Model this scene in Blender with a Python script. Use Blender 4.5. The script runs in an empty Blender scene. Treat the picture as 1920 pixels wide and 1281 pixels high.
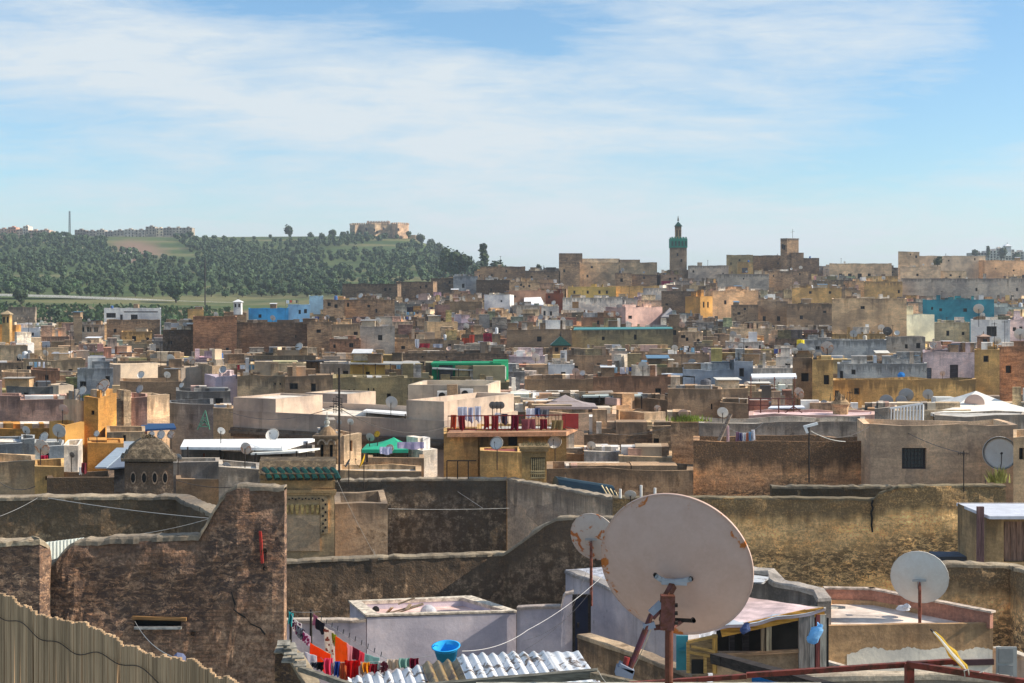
import bpy, math, random
from mathutils import Vector, Matrix, noise as mnoise
random.seed(7)
R = math.radians
S = bpy.context.scene
COL = S.collection
# ---------------------------------------------------------------- camera / world / sun / exposure
F = 50.0/36.0*1920; HY = 560.0; ZC = 16.0
cam_d = bpy.data.cameras.new('camera'); cam = bpy.data.objects.new('camera', cam_d); COL.objects.link(cam)
cam.location = (0, 0, ZC); cam.rotation_euler = (R(90), 0, 0)
cam_d.lens = 50; cam_d.sensor_width = 36; cam_d.shift_y = -(640.5-HY)/1920
cam_d.clip_start = 0.1; cam_d.clip_end = 20000
S.camera = cam
SUN_V = Vector((0.87, -0.04, 0.57)).normalized()
sun_d = bpy.data.lights.new('sun', 'SUN'); sun = bpy.data.objects.new('sun', sun_d); COL.objects.link(sun)
sun_d.energy = 4.8; sun_d.angle = R(0.6); sun_d.color = (1.0, 0.90, 0.76)
sun.rotation_euler = SUN_V.to_track_quat('Z', 'Y').to_euler(); sun.location = (60, 0, 80)
W = bpy.data.worlds.new('World'); S.world = W; W.use_nodes = True
nt = W.node_tree; nt.nodes.clear()
def N(nt, t, **k):
    n = nt.nodes.new(t)
    for a, b in k.items(): setattr(n, a, b)
    return n
def L(nt, a, b): nt.links.new(a, b)
def mth(nt, op, a, b=None, c=None, clamp=False):
    n = N(nt, 'ShaderNodeMath', operation=op); n.use_clamp = clamp
    for i, v in enumerate((a, b, c)):
        if v is None: continue
        if isinstance(v, (int, float)): n.inputs[i].default_value = v
        else: L(nt, v, n.inputs[i])
    return n.outputs[0]
def ramp(nt, v, a, b, c0=0.0, c1=1.0, smooth=True):
    n = N(nt, 'ShaderNodeMapRange'); n.interpolation_type = 'SMOOTHSTEP' if smooth else 'LINEAR'
    L(nt, v, n.inputs[0])
    for i, q in zip((1, 2, 3, 4), (a, b, c0, c1)): n.inputs[i].default_value = q
    return n.outputs[0]
def mixc(nt, f, a, b, mode='MIX'):
    n = N(nt, 'ShaderNodeMix', data_type='RGBA', blend_type=mode)
    for i, v in ((0, f), (6, a), (7, b)):
        if isinstance(v, (int, float)): n.inputs[i].default_value = v
        elif isinstance(v, tuple): n.inputs[i].default_value = (*v, 1) if len(v) == 3 else v
        else: L(nt, v, n.inputs[i])
    return n.outputs[2]
def noi(nt, vec, scale, detail=4, rough=.55, dist=0.0):
    n = N(nt, 'ShaderNodeTexNoise'); n.inputs['Scale'].default_value = scale; n.inputs['Detail'].default_value = detail
    n.inputs['Roughness'].default_value = rough; n.inputs['Distortion'].default_value = dist
    if vec is not None: L(nt, vec, n.inputs['Vector'])
    return n.outputs[0]
def build_sky():
    sky = N(nt, 'ShaderNodeTexSky'); sky.sky_type = 'NISHITA'; sky.sun_disc = False
    sky.sun_elevation = math.asin(SUN_V.z); sky.sun_rotation = math.atan2(SUN_V.x, SUN_V.y)
    sky.altitude = 400; sky.air_density = 1.0; sky.dust_density = 0.6; sky.ozone_density = 2.6
    tc = N(nt, 'ShaderNodeTexCoord'); sp = N(nt, 'ShaderNodeSeparateXYZ'); L(nt, tc.outputs['Generated'], sp.inputs[0])
    yy = mth(nt, 'MAXIMUM', mth(nt, 'ABSOLUTE', sp.outputs[1]), 0.05)
    u = mth(nt, 'DIVIDE', sp.outputs[0], yy); v = mth(nt, 'DIVIDE', sp.outputs[2], yy)
    cb = N(nt, 'ShaderNodeCombineXYZ'); L(nt, u, cb.inputs[0]); L(nt, v, cb.inputs[1])
    mp = N(nt, 'ShaderNodeMapping'); L(nt, cb.outputs[0], mp.inputs[0]); mp.inputs['Rotation'].default_value = (0, 0, R(9)); mp.inputs['Scale'].default_value = (3.2, 15, 1)
    n1 = noi(nt, mp.outputs[0], 1.3, 9, .58, .9)
    mp2 = N(nt, 'ShaderNodeMapping'); L(nt, cb.outputs[0], mp2.inputs[0]); mp2.inputs['Rotation'].default_value = (0, 0, R(-14)); mp2.inputs['Scale'].default_value = (6, 34, 1); mp2.inputs['Location'].default_value = (3, 5, 0)
    n2 = noi(nt, mp2.outputs[0], 1.6, 8, .6, .6)
    # banks of cirrus and gaps of blue: centre and size as directions (px of a 50 mm view / focal)
    blobs = [(120, 90, 300, 75, 0, .34), (620, 220, 430, 120, 8, .40), (1380, 95, 420, 75, -6, .42), (1480, 235, 150, 40, -6, .26),
             (1050, 240, 300, 60, 4, .24), (1250, 420, 800, 60, 2, .30), (300, 290, 300, 40, 14, .2), (1820, 330, 200, 26, 0, .12),
             (760, 25, 420, 42, 8, -.46), (1010, 90, 120, 22, 10, -.26), (60, 225, 260, 38, 4, -.28), (200, 395, 320, 50, 0, -.2),
             (1800, 215, 190, 70, -14, -.5), (1905, 70, 70, 110, 0, -.5), (1350, 312, 260, 26, 2, -.3), (1340, 195, 160, 16, 8, -.22), (420, 335, 150, 18, 12, -.12)]
    blobs += [(1100, 470, 1500, 70, 0, .30), (300, 180, 420, 60, 10, .14)]
    acc = None
    for cx, cy, sx, sy, rot, amp in blobs:
        du = mth(nt, 'SUBTRACT', u, (cx-960)/F); dv = mth(nt, 'SUBTRACT', v, (HY-cy)/F)
        c, s = math.cos(R(rot)), math.sin(R(rot))
        a = mth(nt, 'MULTIPLY', mth(nt, 'SUBTRACT', mth(nt, 'MULTIPLY', du, c), mth(nt, 'MULTIPLY', dv, s)), F/sx)
        b = mth(nt, 'MULTIPLY', mth(nt, 'ADD', mth(nt, 'MULTIPLY', du, s), mth(nt, 'MULTIPLY', dv, c)), F/sy)
        q = mth(nt, 'ADD', mth(nt, 'MULTIPLY', a, a), mth(nt, 'MULTIPLY', b, b))
        g = mth(nt, 'MULTIPLY', mth(nt, 'EXPONENT', mth(nt, 'MULTIPLY', q, -0.7)), amp)
        acc = g if acc is None else mth(nt, 'ADD', acc, g)
    mp3 = N(nt, 'ShaderNodeMapping'); L(nt, cb.outputs[0], mp3.inputs[0]); mp3.inputs['Rotation'].default_value = (0, 0, R(5)); mp3.inputs['Scale'].default_value = (14, 75, 1)
    n3 = noi(nt, mp3.outputs[0], 1.5, 8, .62, 1.2)
    d = mth(nt, 'ADD', mth(nt, 'ADD', mth(nt, 'MULTIPLY', n1, 1.2), mth(nt, 'ADD', mth(nt, 'MULTIPLY', n2, .85), mth(nt, 'MULTIPLY', n3, .55))), mth(nt, 'MULTIPLY', acc, .82))
    d = mth(nt, 'SUBTRACT', d, .19)
    cl = ramp(nt, d, .90, 1.62, 0.0, .95, smooth=False)
    skyc = mixc(nt, 1.0, sky.outputs[0], SKY_TINT, 'MULTIPLY')
    col = mixc(nt, cl, skyc, CLOUD)
    bg = N(nt, 'ShaderNodeBackground'); L(nt, col, bg.inputs[0]); bg.inputs[1].default_value = SKY_STRENGTH
    out = N(nt, 'ShaderNodeOutputWorld'); L(nt, bg.outputs[0], out.inputs[0])
SKY_STRENGTH = 0.10
SKY_TINT = (0.95, 1.15, 1.22); CLOUD = (5.6, 6.15, 6.5)
build_sky()
S.view_settings.view_transform = 'Standard'; S.view_settings.look = 'None'; S.view_settings.exposure = 0.45; S.view_settings.gamma = 1
S.cycles.max_bounces = 5; S.cycles.diffuse_bounces = 3; S.cycles.volume_bounces = 0; S.cycles.transparent_max_bounces = 8

# ---------------------------------------------------------------- palette and materials
PAL = dict(tan=(.52,.41,.29), brown=(.38,.29,.21), dark=(.21,.17,.135), umber=(.31,.235,.17), cream=(.66,.54,.41), white=(.76,.76,.76),
    ochre=(.60,.42,.19), orange=(.62,.34,.10), pink=(.56,.38,.34), lilac=(.56,.50,.60), grey=(.42,.41,.40), blue=(.05,.33,.70), sky=(.40,.62,.78),
    teal=(.03,.24,.33), green=(.01,.42,.20), olive=(.30,.27,.17), peach=(.62,.43,.28), yellow=(.62,.44,.13), brick=(.36,.215,.145), mint=(.55,.56,.44),
    slate=(.20,.22,.25), sand=(.60,.49,.36), bluegrey=(.36,.42,.50), rust=(.25,.07,.03))
WORD = dict(tan='tan', brown='brown', dark='dark brown', umber='umber', cream='cream', white='white', ochre='ochre', orange='orange', pink='pink', lilac='lilac', grey='grey',
    blue='blue', sky='pale blue', teal='teal', green='green', olive='olive', peach='peach', yellow='yellow', brick='red-brown', mint='pale green', slate='slate grey', sand='sandy', bluegrey='blue-grey', rust='rusty')
MATS = {}
def newmat(name):
    m = bpy.data.materials.new(name); m.use_nodes = True; t = m.node_tree
    b = t.nodes['Principled BSDF']; b.inputs['Roughness'].default_value = .85; b.inputs['Specular IOR Level'].default_value = .25
    MATS[name] = m
    return m, t, b
DARK = (.024, .021, .018)
def wallmat(name, toplen=1.0, speck=None, cells=.5, warm=(1.04, .98, .89), brick=0, grain=.42, drip=1.0, top=.8, mould=.3, mscale=1.2, strata=.2, patch=.3, bump=.3, dark=DARK, spots=.0):
    m, t, b = newmat(name)
    g = N(t, 'ShaderNodeNewGeometry'); P_ = g.outputs['Position']
    oi = N(t, 'ShaderNodeObjectInfo'); base = oi.outputs['Color']
    uv = N(t, 'ShaderNodeUVMap'); uv.uv_map = 'uv'; su = N(t, 'ShaderNodeSeparateXYZ'); L(t, uv.outputs[0], su.inputs[0]); v = su.outputs[1]
    def scl(s):
        n = N(t, 'ShaderNodeVectorMath', operation='MULTIPLY'); L(t, P_, n.inputs[0]); n.inputs[1].default_value = s; return n.outputs[0]
    wr = N(t, 'ShaderNodeMix', data_type='VECTOR'); wr.inputs[0].default_value = .12; L(t, scl((.42, .42, .62)), wr.inputs[4]); nz = N(t, 'ShaderNodeTexNoise'); nz.inputs['Scale'].default_value = 1.5; L(t, P_, nz.inputs['Vector']); L(t, nz.outputs['Color'], wr.inputs[5])
    vo = N(t, 'ShaderNodeTexVoronoi'); vo.distance = 'CHEBYCHEV'; vo.inputs['Scale'].default_value = 1; vo.inputs['Randomness'].default_value = .8; L(t, wr.outputs[1], vo.inputs['Vector'])
    vs_ = N(t, 'ShaderNodeSeparateXYZ'); L(t, vo.outputs['Color'], vs_.inputs[0])
    base = mixc(t, cells, base, mixc(t, 1.0, base, mixc(t, vs_.outputs[0], (.62, .61, .62), (1.42, 1.36, 1.26)), 'MULTIPLY'))
    if warm: base = mixc(t, 1.0, base, warm, 'MULTIPLY')
    nbig = noi(t, P_, .30, 4, .6, .5); nmid = noi(t, P_, mscale, 8, .68, .2); nfine = noi(t, P_, 9, 5, .7)
    nst = noi(t, scl((2.4, 2.4, .16)), 1, 6, .62); nla = noi(t, scl((1.3, 1.3, 5.0)), 1, 6, .65, .3)
    c = mixc(t, 1.0, base, mixc(t, ramp(t, nbig, .3, .7), (.66, .65, .67), (1.3, 1.24, 1.15)), 'MULTIPLY')
    pm = mth(t, 'MULTIPLY', ramp(t, nmid, .5, .62), patch)
    c = mixc(t, pm, c, mixc(t, 1.0, c, (1.4, 1.25, 1.1), 'MULTIPLY'))
    c = mixc(t, strata, c, mixc(t, 1.0, c, mixc(t, ramp(t, nla, .36, .64), (.34, .31, .3), (1.45, 1.35, 1.22)), 'MULTIPLY'))
    nhf = noi(t, P_, 17, 4, .75, .3)
    c = mixc(t, grain, c, mixc(t, 1.0, c, mixc(t, ramp(t, mth(t, 'ADD', mth(t, 'MULTIPLY', nfine, .5), mth(t, 'MULTIPLY', nhf, .5)), .36, .64), (.42, .41, .41), (1.42, 1.40, 1.38)), 'MULTIPLY'))
    c = mixc(t, ramp(t, nst, .56, .72, 0, .5), c, mixc(t, 1.0, c, (.5, .49, .48), 'MULTIPLY'))
    if brick:
        uw = N(t, 'ShaderNodeMix', data_type='VECTOR'); uw.inputs[0].default_value = .05; cbz = N(t, 'ShaderNodeCombineXYZ'); pz_ = N(t, 'ShaderNodeSeparateXYZ'); L(t, P_, pz_.inputs[0]); L(t, su.outputs[0], cbz.inputs[0]); L(t, pz_.outputs[2], cbz.inputs[1]); L(t, cbz.outputs[0], uw.inputs[4]); L(t, nz.outputs['Color'], uw.inputs[5])
        bt = N(t, 'ShaderNodeTexBrick'); L(t, uw.outputs[1], bt.inputs['Vector']); bt.inputs['Scale'].default_value = 1; bt.inputs['Brick Width'].default_value = .27; bt.inputs['Row Height'].default_value = .075; bt.inputs['Mortar Size'].default_value = .011; bt.inputs['Mortar Smooth'].default_value = .3; bt.inputs['Bias'].default_value = .1
        bt.inputs['Color1'].default_value = (1.22, 1.06, .96, 1); bt.inputs['Color2'].default_value = (.72, .68, .68, 1); bt.inputs['Mortar'].default_value = (.55, .53, .52, 1)
        bm_ = mth(t, 'MULTIPLY', ramp(t, noi(t, P_, .8, 6, .65), .42, .56), .75); c = mixc(t, bm_, c, mixc(t, 1.0, c, bt.outputs['Color'], 'MULTIPLY'))
    tl = mth(t, 'MULTIPLY', mth(t, 'ADD', mth(t, 'MULTIPLY', ramp(t, nst, .36, .66, smooth=False), 1.5*drip), mth(t, 'MULTIPLY', mth(t, 'ADD', nbig, mth(t, 'MULTIPLY', nmid, 1.2*(1-drip))), .6+.9*(1-drip))), toplen)
    tm = mth(t, 'MULTIPLY', ramp(t, mth(t, 'SUBTRACT', tl, v), -.15, .5), top)
    mm = mth(t, 'MULTIPLY', ramp(t, mth(t, 'ADD', mth(t, 'MULTIPLY', nmid, .6), mth(t, 'ADD', mth(t, 'MULTIPLY', nbig, .25), mth(t, 'MULTIPLY', nst, .15))), .62-.24*mould, .72-.24*mould), .85 if mould > 0 else 0)
    mk = mth(t, 'MAXIMUM', tm, mm)
    if speck:
        sp_ = noi(t, scl((4.0, 4.0, 8.5)), 1, 6, .78, .8); vv = mth(t, 'ADD', v, mth(t, 'MULTIPLY', mth(t, 'SUBTRACT', nbig, .5), 3.0))
        win = mth(t, 'MULTIPLY', ramp(t, vv, speck[0]-.3, speck[0]+.4), ramp(t, vv, speck[1]-.3, speck[1]+.8, 1, 0))
        mk = mth(t, 'MAXIMUM', mk, mth(t, 'MULTIPLY', mth(t, 'MULTIPLY', ramp(t, sp_, .45, .52), win), .95))
    mk = mth(t, 'MULTIPLY', mk, ramp(t, mth(t, 'ADD', mth(t, 'MULTIPLY', nfine, .4), mth(t, 'MULTIPLY', nhf, .6)), .38, .52, .30, 1.0))
    c = mixc(t, mk, c, mixc(t, .10, (*dark, 1), base))
    L(t, c, b.inputs['Base Color'])
    bp = N(t, 'ShaderNodeBump'); bp.inputs['Strength'].default_value = bump; bp.inputs['Distance'].default_value = .06
    L(t, mth(t, 'ADD', mth(t, 'ADD', mth(t, 'MULTIPLY', nfine, .5), nmid), mth(t, 'MULTIPLY', nla, strata)), bp.inputs['Height']); L(t, bp.outputs[0], b.inputs['Normal'])
    b.inputs['Roughness'].default_value = .93
    return m
wallmat('plaster', toplen=.35, top=.45, mould=.08, mscale=1.1, strata=.2, patch=.4, bump=.3)
wallmat('stained', toplen=.75, top=.65, mould=.24, mscale=1.2, strata=.2, patch=.45, bump=.35)
wallmat('rough', toplen=.55, top=.65, mould=.26, mscale=1.8, strata=.5, patch=.6, bump=.8, grain=.6)
wallmat('lichen', toplen=.8, top=.85, warm=(1.08, .97, .82), mould=.80, mscale=3.6, strata=.2, patch=1.0, bump=1.0, cells=.2, grain=1.0, drip=.35)
wallmat('lichen_soft', toplen=.5, top=.7, mould=.44, mscale=1.8, strata=.2, patch=.5, bump=.4)
wallmat('paint', toplen=.3, top=.3, mould=.05, mscale=1.4, strata=.06, patch=.2, bump=.2, cells=.12, warm=None, grain=.12)
wallmat('amber', toplen=.75, top=.9, mould=.20, mscale=1.9, strata=.35, patch=.7, bump=1.2, speck=(1.6, 3.3), cells=.12, grain=.8, drip=.25)
wallmat('band', toplen=1.0, top=.95, mould=.12, mscale=1.6, strata=.4, patch=.6, bump=1.0, speck=(1.9, 2.9), cells=.1, grain=.8, drip=.3)
wallmat('rubble', toplen=.35, top=.75, mould=.50, mscale=5, strata=.4, patch=1.0, bump=1.2, cells=.2, brick=1, grain=1.0, drip=.4, dark=(.045,.032,.032), speck=(.1, 2.2))
def simple(name, col=None, rough=.8, metal=0, nscale=4, var=.35, bump=.15, spec=.25, vec=(1,1,1)):
    m, t, b = newmat(name)
    g = N(t, 'ShaderNodeNewGeometry')
    vm = N(t, 'ShaderNodeVectorMath', operation='MULTIPLY'); L(t, g.outputs['Position'], vm.inputs[0]); vm.inputs[1].default_value = vec
    n = noi(t, vm.outputs[0], nscale, 6, .65)
    base = N(t, 'ShaderNodeObjectInfo').outputs['Color'] if col is None else (*col, 1)
    c = mixc(t, 1.0, base, mixc(t, ramp(t, n, .3, .7), (1-var,)*3, (1+var,)*3), 'MULTIPLY')
    L(t, c, b.inputs['Base Color']); b.inputs['Roughness'].default_value = rough; b.inputs['Metallic'].default_value = metal; b.inputs['Specular IOR Level'].default_value = spec
    bp = N(t, 'ShaderNodeBump'); bp.inputs['Strength'].default_value = bump; bp.inputs['Distance'].default_value = .03; L(t, n, bp.inputs['Height']); L(t, bp.outputs[0], b.inputs['Normal'])
    return m
simple('roofing', None, .95, nscale=1.3, var=.35)
simple('coat', None, .7, nscale=3, var=.12)               # painted metal or plastic, object colour
def cloth_mat():
    m, t, b = newmat('cloth'); g = N(t, 'ShaderNodeNewGeometry'); n = noi(t, g.outputs['Position'], 7, 5, .65); oi = N(t, 'ShaderNodeObjectInfo')
    c = mixc(t, 1.0, oi.outputs['Color'], mixc(t, n, (.86,.86,.86), (1.12,1.12,1.12)), 'MULTIPLY'); L(t, c, b.inputs['Base Color']); b.inputs['Roughness'].default_value = .95
    tr = N(t, 'ShaderNodeBsdfTranslucent'); L(t, c, tr.inputs[0]); mx = N(t, 'ShaderNodeMixShader'); mx.inputs[0].default_value = .55; out = t.nodes['Material Output']; L(t, b.outputs[0], mx.inputs[1]); L(t, tr.outputs[0], mx.inputs[2]); L(t, mx.outputs[0], out.inputs[0])
cloth_mat()
simple('wood', None, .85, nscale=2, var=.45, bump=.4, vec=(1.2, 4, 12))
simple('wood_v', None, .85, nscale=2, var=.5, bump=.4, vec=(11, 11, .9))
simple('reed', (.46,.31,.18), .9, nscale=1, var=.38, bump=.2, vec=(26, 26, 1.1))
simple('cement', None, .95, nscale=5, var=.5, bump=.6)
simple('opening', (.018, .016, .015), .6, nscale=2, var=.4)
simple('glazing', (.03, .04, .05), .15, nscale=1, var=.3, spec=.6)
simple('iron', (.035, .028, .025), .6, metal=.3, nscale=6, var=.5)
simple('tile_green', (.005, .045, .032), .3, nscale=6, var=.5, spec=.5)
simple('leaf', None, .8, nscale=.8, var=.55, bump=0)
simple('bark', (.09, .065, .045), .9, nscale=5)
def dish_mat(name, rust, col):
    m, t, b = newmat(name)
    tc = N(t, 'ShaderNodeTexCoord'); base = (*col, 1)
    sp = N(t, 'ShaderNodeSeparateXYZ'); L(t, tc.outputs['Object'], sp.inputs[0])
    r = mth(t, 'SQRT', mth(t, 'ADD', mth(t, 'MULTIPLY', sp.outputs[0], sp.outputs[0]), mth(t, 'MULTIPLY', sp.outputs[1], sp.outputs[1])))
    n = noi(t, tc.outputs['Object'], 5, 6, .65, .4); n2 = noi(t, tc.outputs['Object'], 22, 5, .7)
    edge = ramp(t, r, .56, .66) if rust < .5 else ramp(t, r, .40, .5)
    k = mth(t, 'ADD', n, mth(t, 'MULTIPLY', edge, .20)) if rust < .5 else n
    rm = ramp(t, k, .79-.25*rust, .84-.25*rust)
    c = mixc(t, 1.0, base, mixc(t, n2, (.86, .85, .84), (1.08, 1.08, 1.08)), 'MULTIPLY')
    c = mixc(t, ramp(t, n, .3, .7, 0, .35), c, mixc(t, 1.0, c, (.8, .7, .62), 'MULTIPLY'))
    c = mixc(t, rm, c, mixc(t, n2, (.40, .10, .015), (.55, .20, .05)))
    L(t, c, b.inputs['Base Color']); b.inputs['Roughness'].default_value = .6; b.inputs['Specular IOR Level'].default_value = .3
dish_mat('dish_pinkish', .06, (.60, .43, .36)); dish_mat('dish_rusty', .95, (.62, .54, .47)); dish_mat('dish_white', .02, (.68, .66, .62)); dish_mat('dish_grey', .05, (.40, .41, .42)); dish_mat('dish_yellow', .1, (.70, .42, .02)); dish_mat('dish_dark', .1, (.13, .13, .13))
def rust_mat():
    m, t, b = newmat('rusty_paint'); g = N(t, 'ShaderNodeNewGeometry'); oi = N(t, 'ShaderNodeObjectInfo')
    n = noi(t, g.outputs['Position'], 9, 7, .7, .3)
    c = mixc(t, ramp(t, n, .42, .6), oi.outputs['Color'], (.10, .035, .018)); L(t, c, b.inputs['Base Color']); b.inputs['Roughness'].default_value = .6
    bp = N(t, 'ShaderNodeBump'); bp.inputs['Strength'].default_value = .4; bp.inputs['Distance'].default_value = .01; L(t, n, bp.inputs['Height']); L(t, bp.outputs[0], b.inputs['Normal'])
rust_mat()
def zinc_mat():
    m, t, b = newmat('zinc'); g = N(t, 'ShaderNodeNewGeometry'); oi = N(t, 'ShaderNodeObjectInfo')
    n = noi(t, g.outputs['Position'], 3, 8, .7, .6)
    c = mixc(t, ramp(t, n, .51, .60), oi.outputs['Color'], (.15, .095, .055)); L(t, c, b.inputs['Base Color']); b.inputs['Roughness'].default_value = .38; b.inputs['Metallic'].default_value = .15
    n2 = noi(t, g.outputs['Position'], 18, 5, .7)
    bp = N(t, 'ShaderNodeBump'); bp.inputs['Strength'].default_value = .35; bp.inputs['Distance'].default_value = .02; L(t, n2, bp.inputs['Height']); L(t, bp.outputs[0], b.inputs['Normal'])
zinc_mat()

# ---------------------------------------------------------------- mesh helpers
SHEAR = None
class MB:
    def __init__(s): s.v = []; s.f = []; s.uv = []
    def face(s, pts, uvs=None):
        i = len(s.v); s.v += [tuple(p) for p in pts]; s.f.append(tuple(range(i, i+len(pts)))); s.uv += list(uvs) if uvs else [(0, 3)]*len(pts)
    def box(s, c, d, rz=0, rot=None):
        m = rot if rot is not None else Matrix.Rotation(rz, 3, 'Z'); c = Vector(c)
        p = [c + m @ Vector((sx*d[0]/2, sy*d[1]/2, sz*d[2]/2)) for sz in (-1, 1) for sy in (-1, 1) for sx in (-1, 1)]
        for q in ((0,2,3,1), (4,5,7,6), (0,1,5,4), (1,3,7,5), (3,2,6,7), (2,0,4,6)): s.face([p[k] for k in q])
    def bar(s, a, b, w, h=None):
        a, b = Vector(a), Vector(b); d = b-a; h = h or w
        if d.length < 1e-6: return
        q = d.to_track_quat('Y', 'Z').to_matrix(); s.box((a+b)/2, (w, d.length, h), rot=q)
    def tube(s, pts, r, n=8, cap=True):
        pts = [Vector(p) for p in pts]; rs = r if isinstance(r, (list, tuple)) else [r]*len(pts); rings = []
        for i, p in enumerate(pts):
            d = (pts[min(i+1, len(pts)-1)] - pts[max(i-1, 0)]).normalized(); q = d.to_track_quat('Z', 'Y').to_matrix()
            rings.append([p + q @ Vector((math.cos(2*math.pi*k/n)*rs[i], math.sin(2*math.pi*k/n)*rs[i], 0)) for k in range(n)])
        for a, b in zip(rings, rings[1:]):
            for k in range(n): s.face([a[k], a[(k+1)%n], b[(k+1)%n], b[k]])
        if cap: s.face(rings[0][::-1]); s.face(rings[-1])
    def lathe(s, c, prof, n=12, ax=None):
        c = Vector(c); m = ax if ax is not None else Matrix.Identity(3)
        rings = [[c + m @ Vector((math.cos(2*math.pi*k/n)*r, math.sin(2*math.pi*k/n)*r, z)) for k in range(n)] for r, z in prof]
        for a, b in zip(rings, rings[1:]):
            for k in range(n): s.face([a[k], a[(k+1)%n], b[(k+1)%n], b[k]])
    def prism(s, poly, z0, z1):
        n = len(poly)
        for i in range(n):
            a, b = poly[i], poly[(i+1)%n]; s.face([(a[0],a[1],z0), (b[0],b[1],z0), (b[0],b[1],z1), (a[0],a[1],z1)], [(0,z1-z0),(1,z1-z0),(1,0),(0,0)])
        s.face([(p[0],p[1],z1) for p in poly]); s.face([(p[0],p[1],z0) for p in poly][::-1])
    def build(s, name, mat, parent=None, color=None, smooth=False, merge=False, origin=None):
        if SHEAR: s.v = [(x+(y-SHEAR[0])*SHEAR[1], y, z) for x, y, z in s.v]
        me = bpy.data.meshes.new(name)
        o = Vector(origin) if origin is not None else (Vector(parent.matrix_world.translation) if parent is not None and not merge else Vector((0,0,0)))
        me.from_pydata([tuple(Vector(p)-o) for p in s.v], [], s.f)
        ul = me.uv_layers.new(name='uv')
        for i, q in enumerate(s.uv): ul.data[i].uv = q
        me.materials.append(MATS[mat])
        if smooth:
            import bmesh
            bm = bmesh.new(); bm.from_mesh(me); bmesh.ops.remove_doubles(bm, verts=bm.verts, dist=1e-4); bm.to_mesh(me); bm.free()
            for p in me.polygons: p.use_smooth = True
        me.update()
        ob = bpy.data.objects.new(name, me); COL.objects.link(ob)
        if parent is not None: ob.parent = parent
        elif origin is not None: ob.location = o
        c = color if color is not None else (.5, .5, .5)
        if isinstance(c, str): c = PAL[c]
        ob.color = (*c, 1)
        return ob
def thing(name, label, cat, loc, group=None):
    o = bpy.data.objects.new(name, None); COL.objects.link(o); o.location = loc; o.matrix_world = Matrix.Translation(Vector(loc)); o.empty_display_size = .3
    o['label'] = label; o['category'] = cat
    if group: o['group'] = group
    return o
def tagm(o, label, cat, group=None):
    o['label'] = label; o['category'] = cat
    if group: o['group'] = group
    return o
def P(px, py, Y): return Vector(((px-960)/F*Y, Y, ZC+(HY-py)/F*Y))
def zat(py, Y): return ZC+(HY-py)/F*Y
def lerp_tab(tab, x):
    if x <= tab[0][0]: return tab[0][1]
    for (a, b), (c, d) in zip(tab, tab[1:]):
        if x <= c: return b+(d-b)*(x-a)/(c-a)
    return tab[-1][1]
YTAB = [(470,452),(500,430),(530,390),(560,345),(590,298),(620,250),(650,212),(680,178),(710,145),(740,118),(770,98),(800,84),(830,74),(870,66),(930,58),(1045,50),(1150,38),(1281,20)]
def Yof(py): return lerp_tab(YTAB, py)
YINV = sorted((b, a) for a, b in YTAB)
def roofpy(Y): return lerp_tab(YINV, Y)
ORD = ['', 'second', 'third', 'fourth', 'fifth', 'sixth', 'seventh', 'eighth', 'ninth', 'tenth', 'eleventh', 'twelfth', 'thirteenth', 'fourteenth', 'fifteenth', 'sixteenth']

# ---------------------------------------------------------------- terrain
def ridge_py(px): return lerp_tab([(-400,450),(0,446),(130,441),(370,443),(650,441),(770,444),(800,456),(830,470),(850,484),(880,494),(940,500),(1000,512),(1150,545),(1300,575),(1700,560),(1800,512),(1850,500),(2000,496),(2300,500)], px)
LEFT = [(0,0),(60,0),(200,0),(300,3.2),(400,6),(470,10),(505,13.5),(540,17),(560,18)]
RIGHT = [(0,0),(60,0),(200,0),(250,1),(300,3.5),(350,8),(390,12.5),(440,18.5),(480,19),(560,14)]
def ground(X, Y):
    px = 960+X/max(Y, 1)*F
    t = min(1, max(0, (px-560)/260)); t = t*t*(3-2*t)
    z = (1-t)*lerp_tab(LEFT, Y)+t*lerp_tab(RIGHT, Y)
    if 470 < Y <= 520:
        p0 = lerp_tab([(-400,556),(0,557),(300,566),(480,574),(640,566),(900,552),(1300,552),(2300,556)], px); zl = ZC+(HY-p0-1)/F*520
        k = (Y-470)/50; z = (1-t)*((1-k)*lerp_tab(LEFT, 470)+k*zl)+t*z
    if Y > 520:
        p0 = lerp_tab([(-400,556),(0,557),(300,566),(480,574),(640,566),(900,552),(1300,552),(2300,556)], px); tt = min(1, (Y-520)/580)**.92
        pz = ZC+(HY-(p0+(ridge_py(px)-p0)*tt))/F*min(Y, 1100)
        z = (1-t)*pz+t*(17*(1-min(1,(Y-520)/25))+pz*min(1,(Y-520)/25))+mnoise.noise(Vector((X*.010, Y*.010, 0)))*2.2*math.sin(math.pi*min(1, tt))
        if Y > 1150: z -= (Y-1150)*.05
    return max(z, -40)
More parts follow.
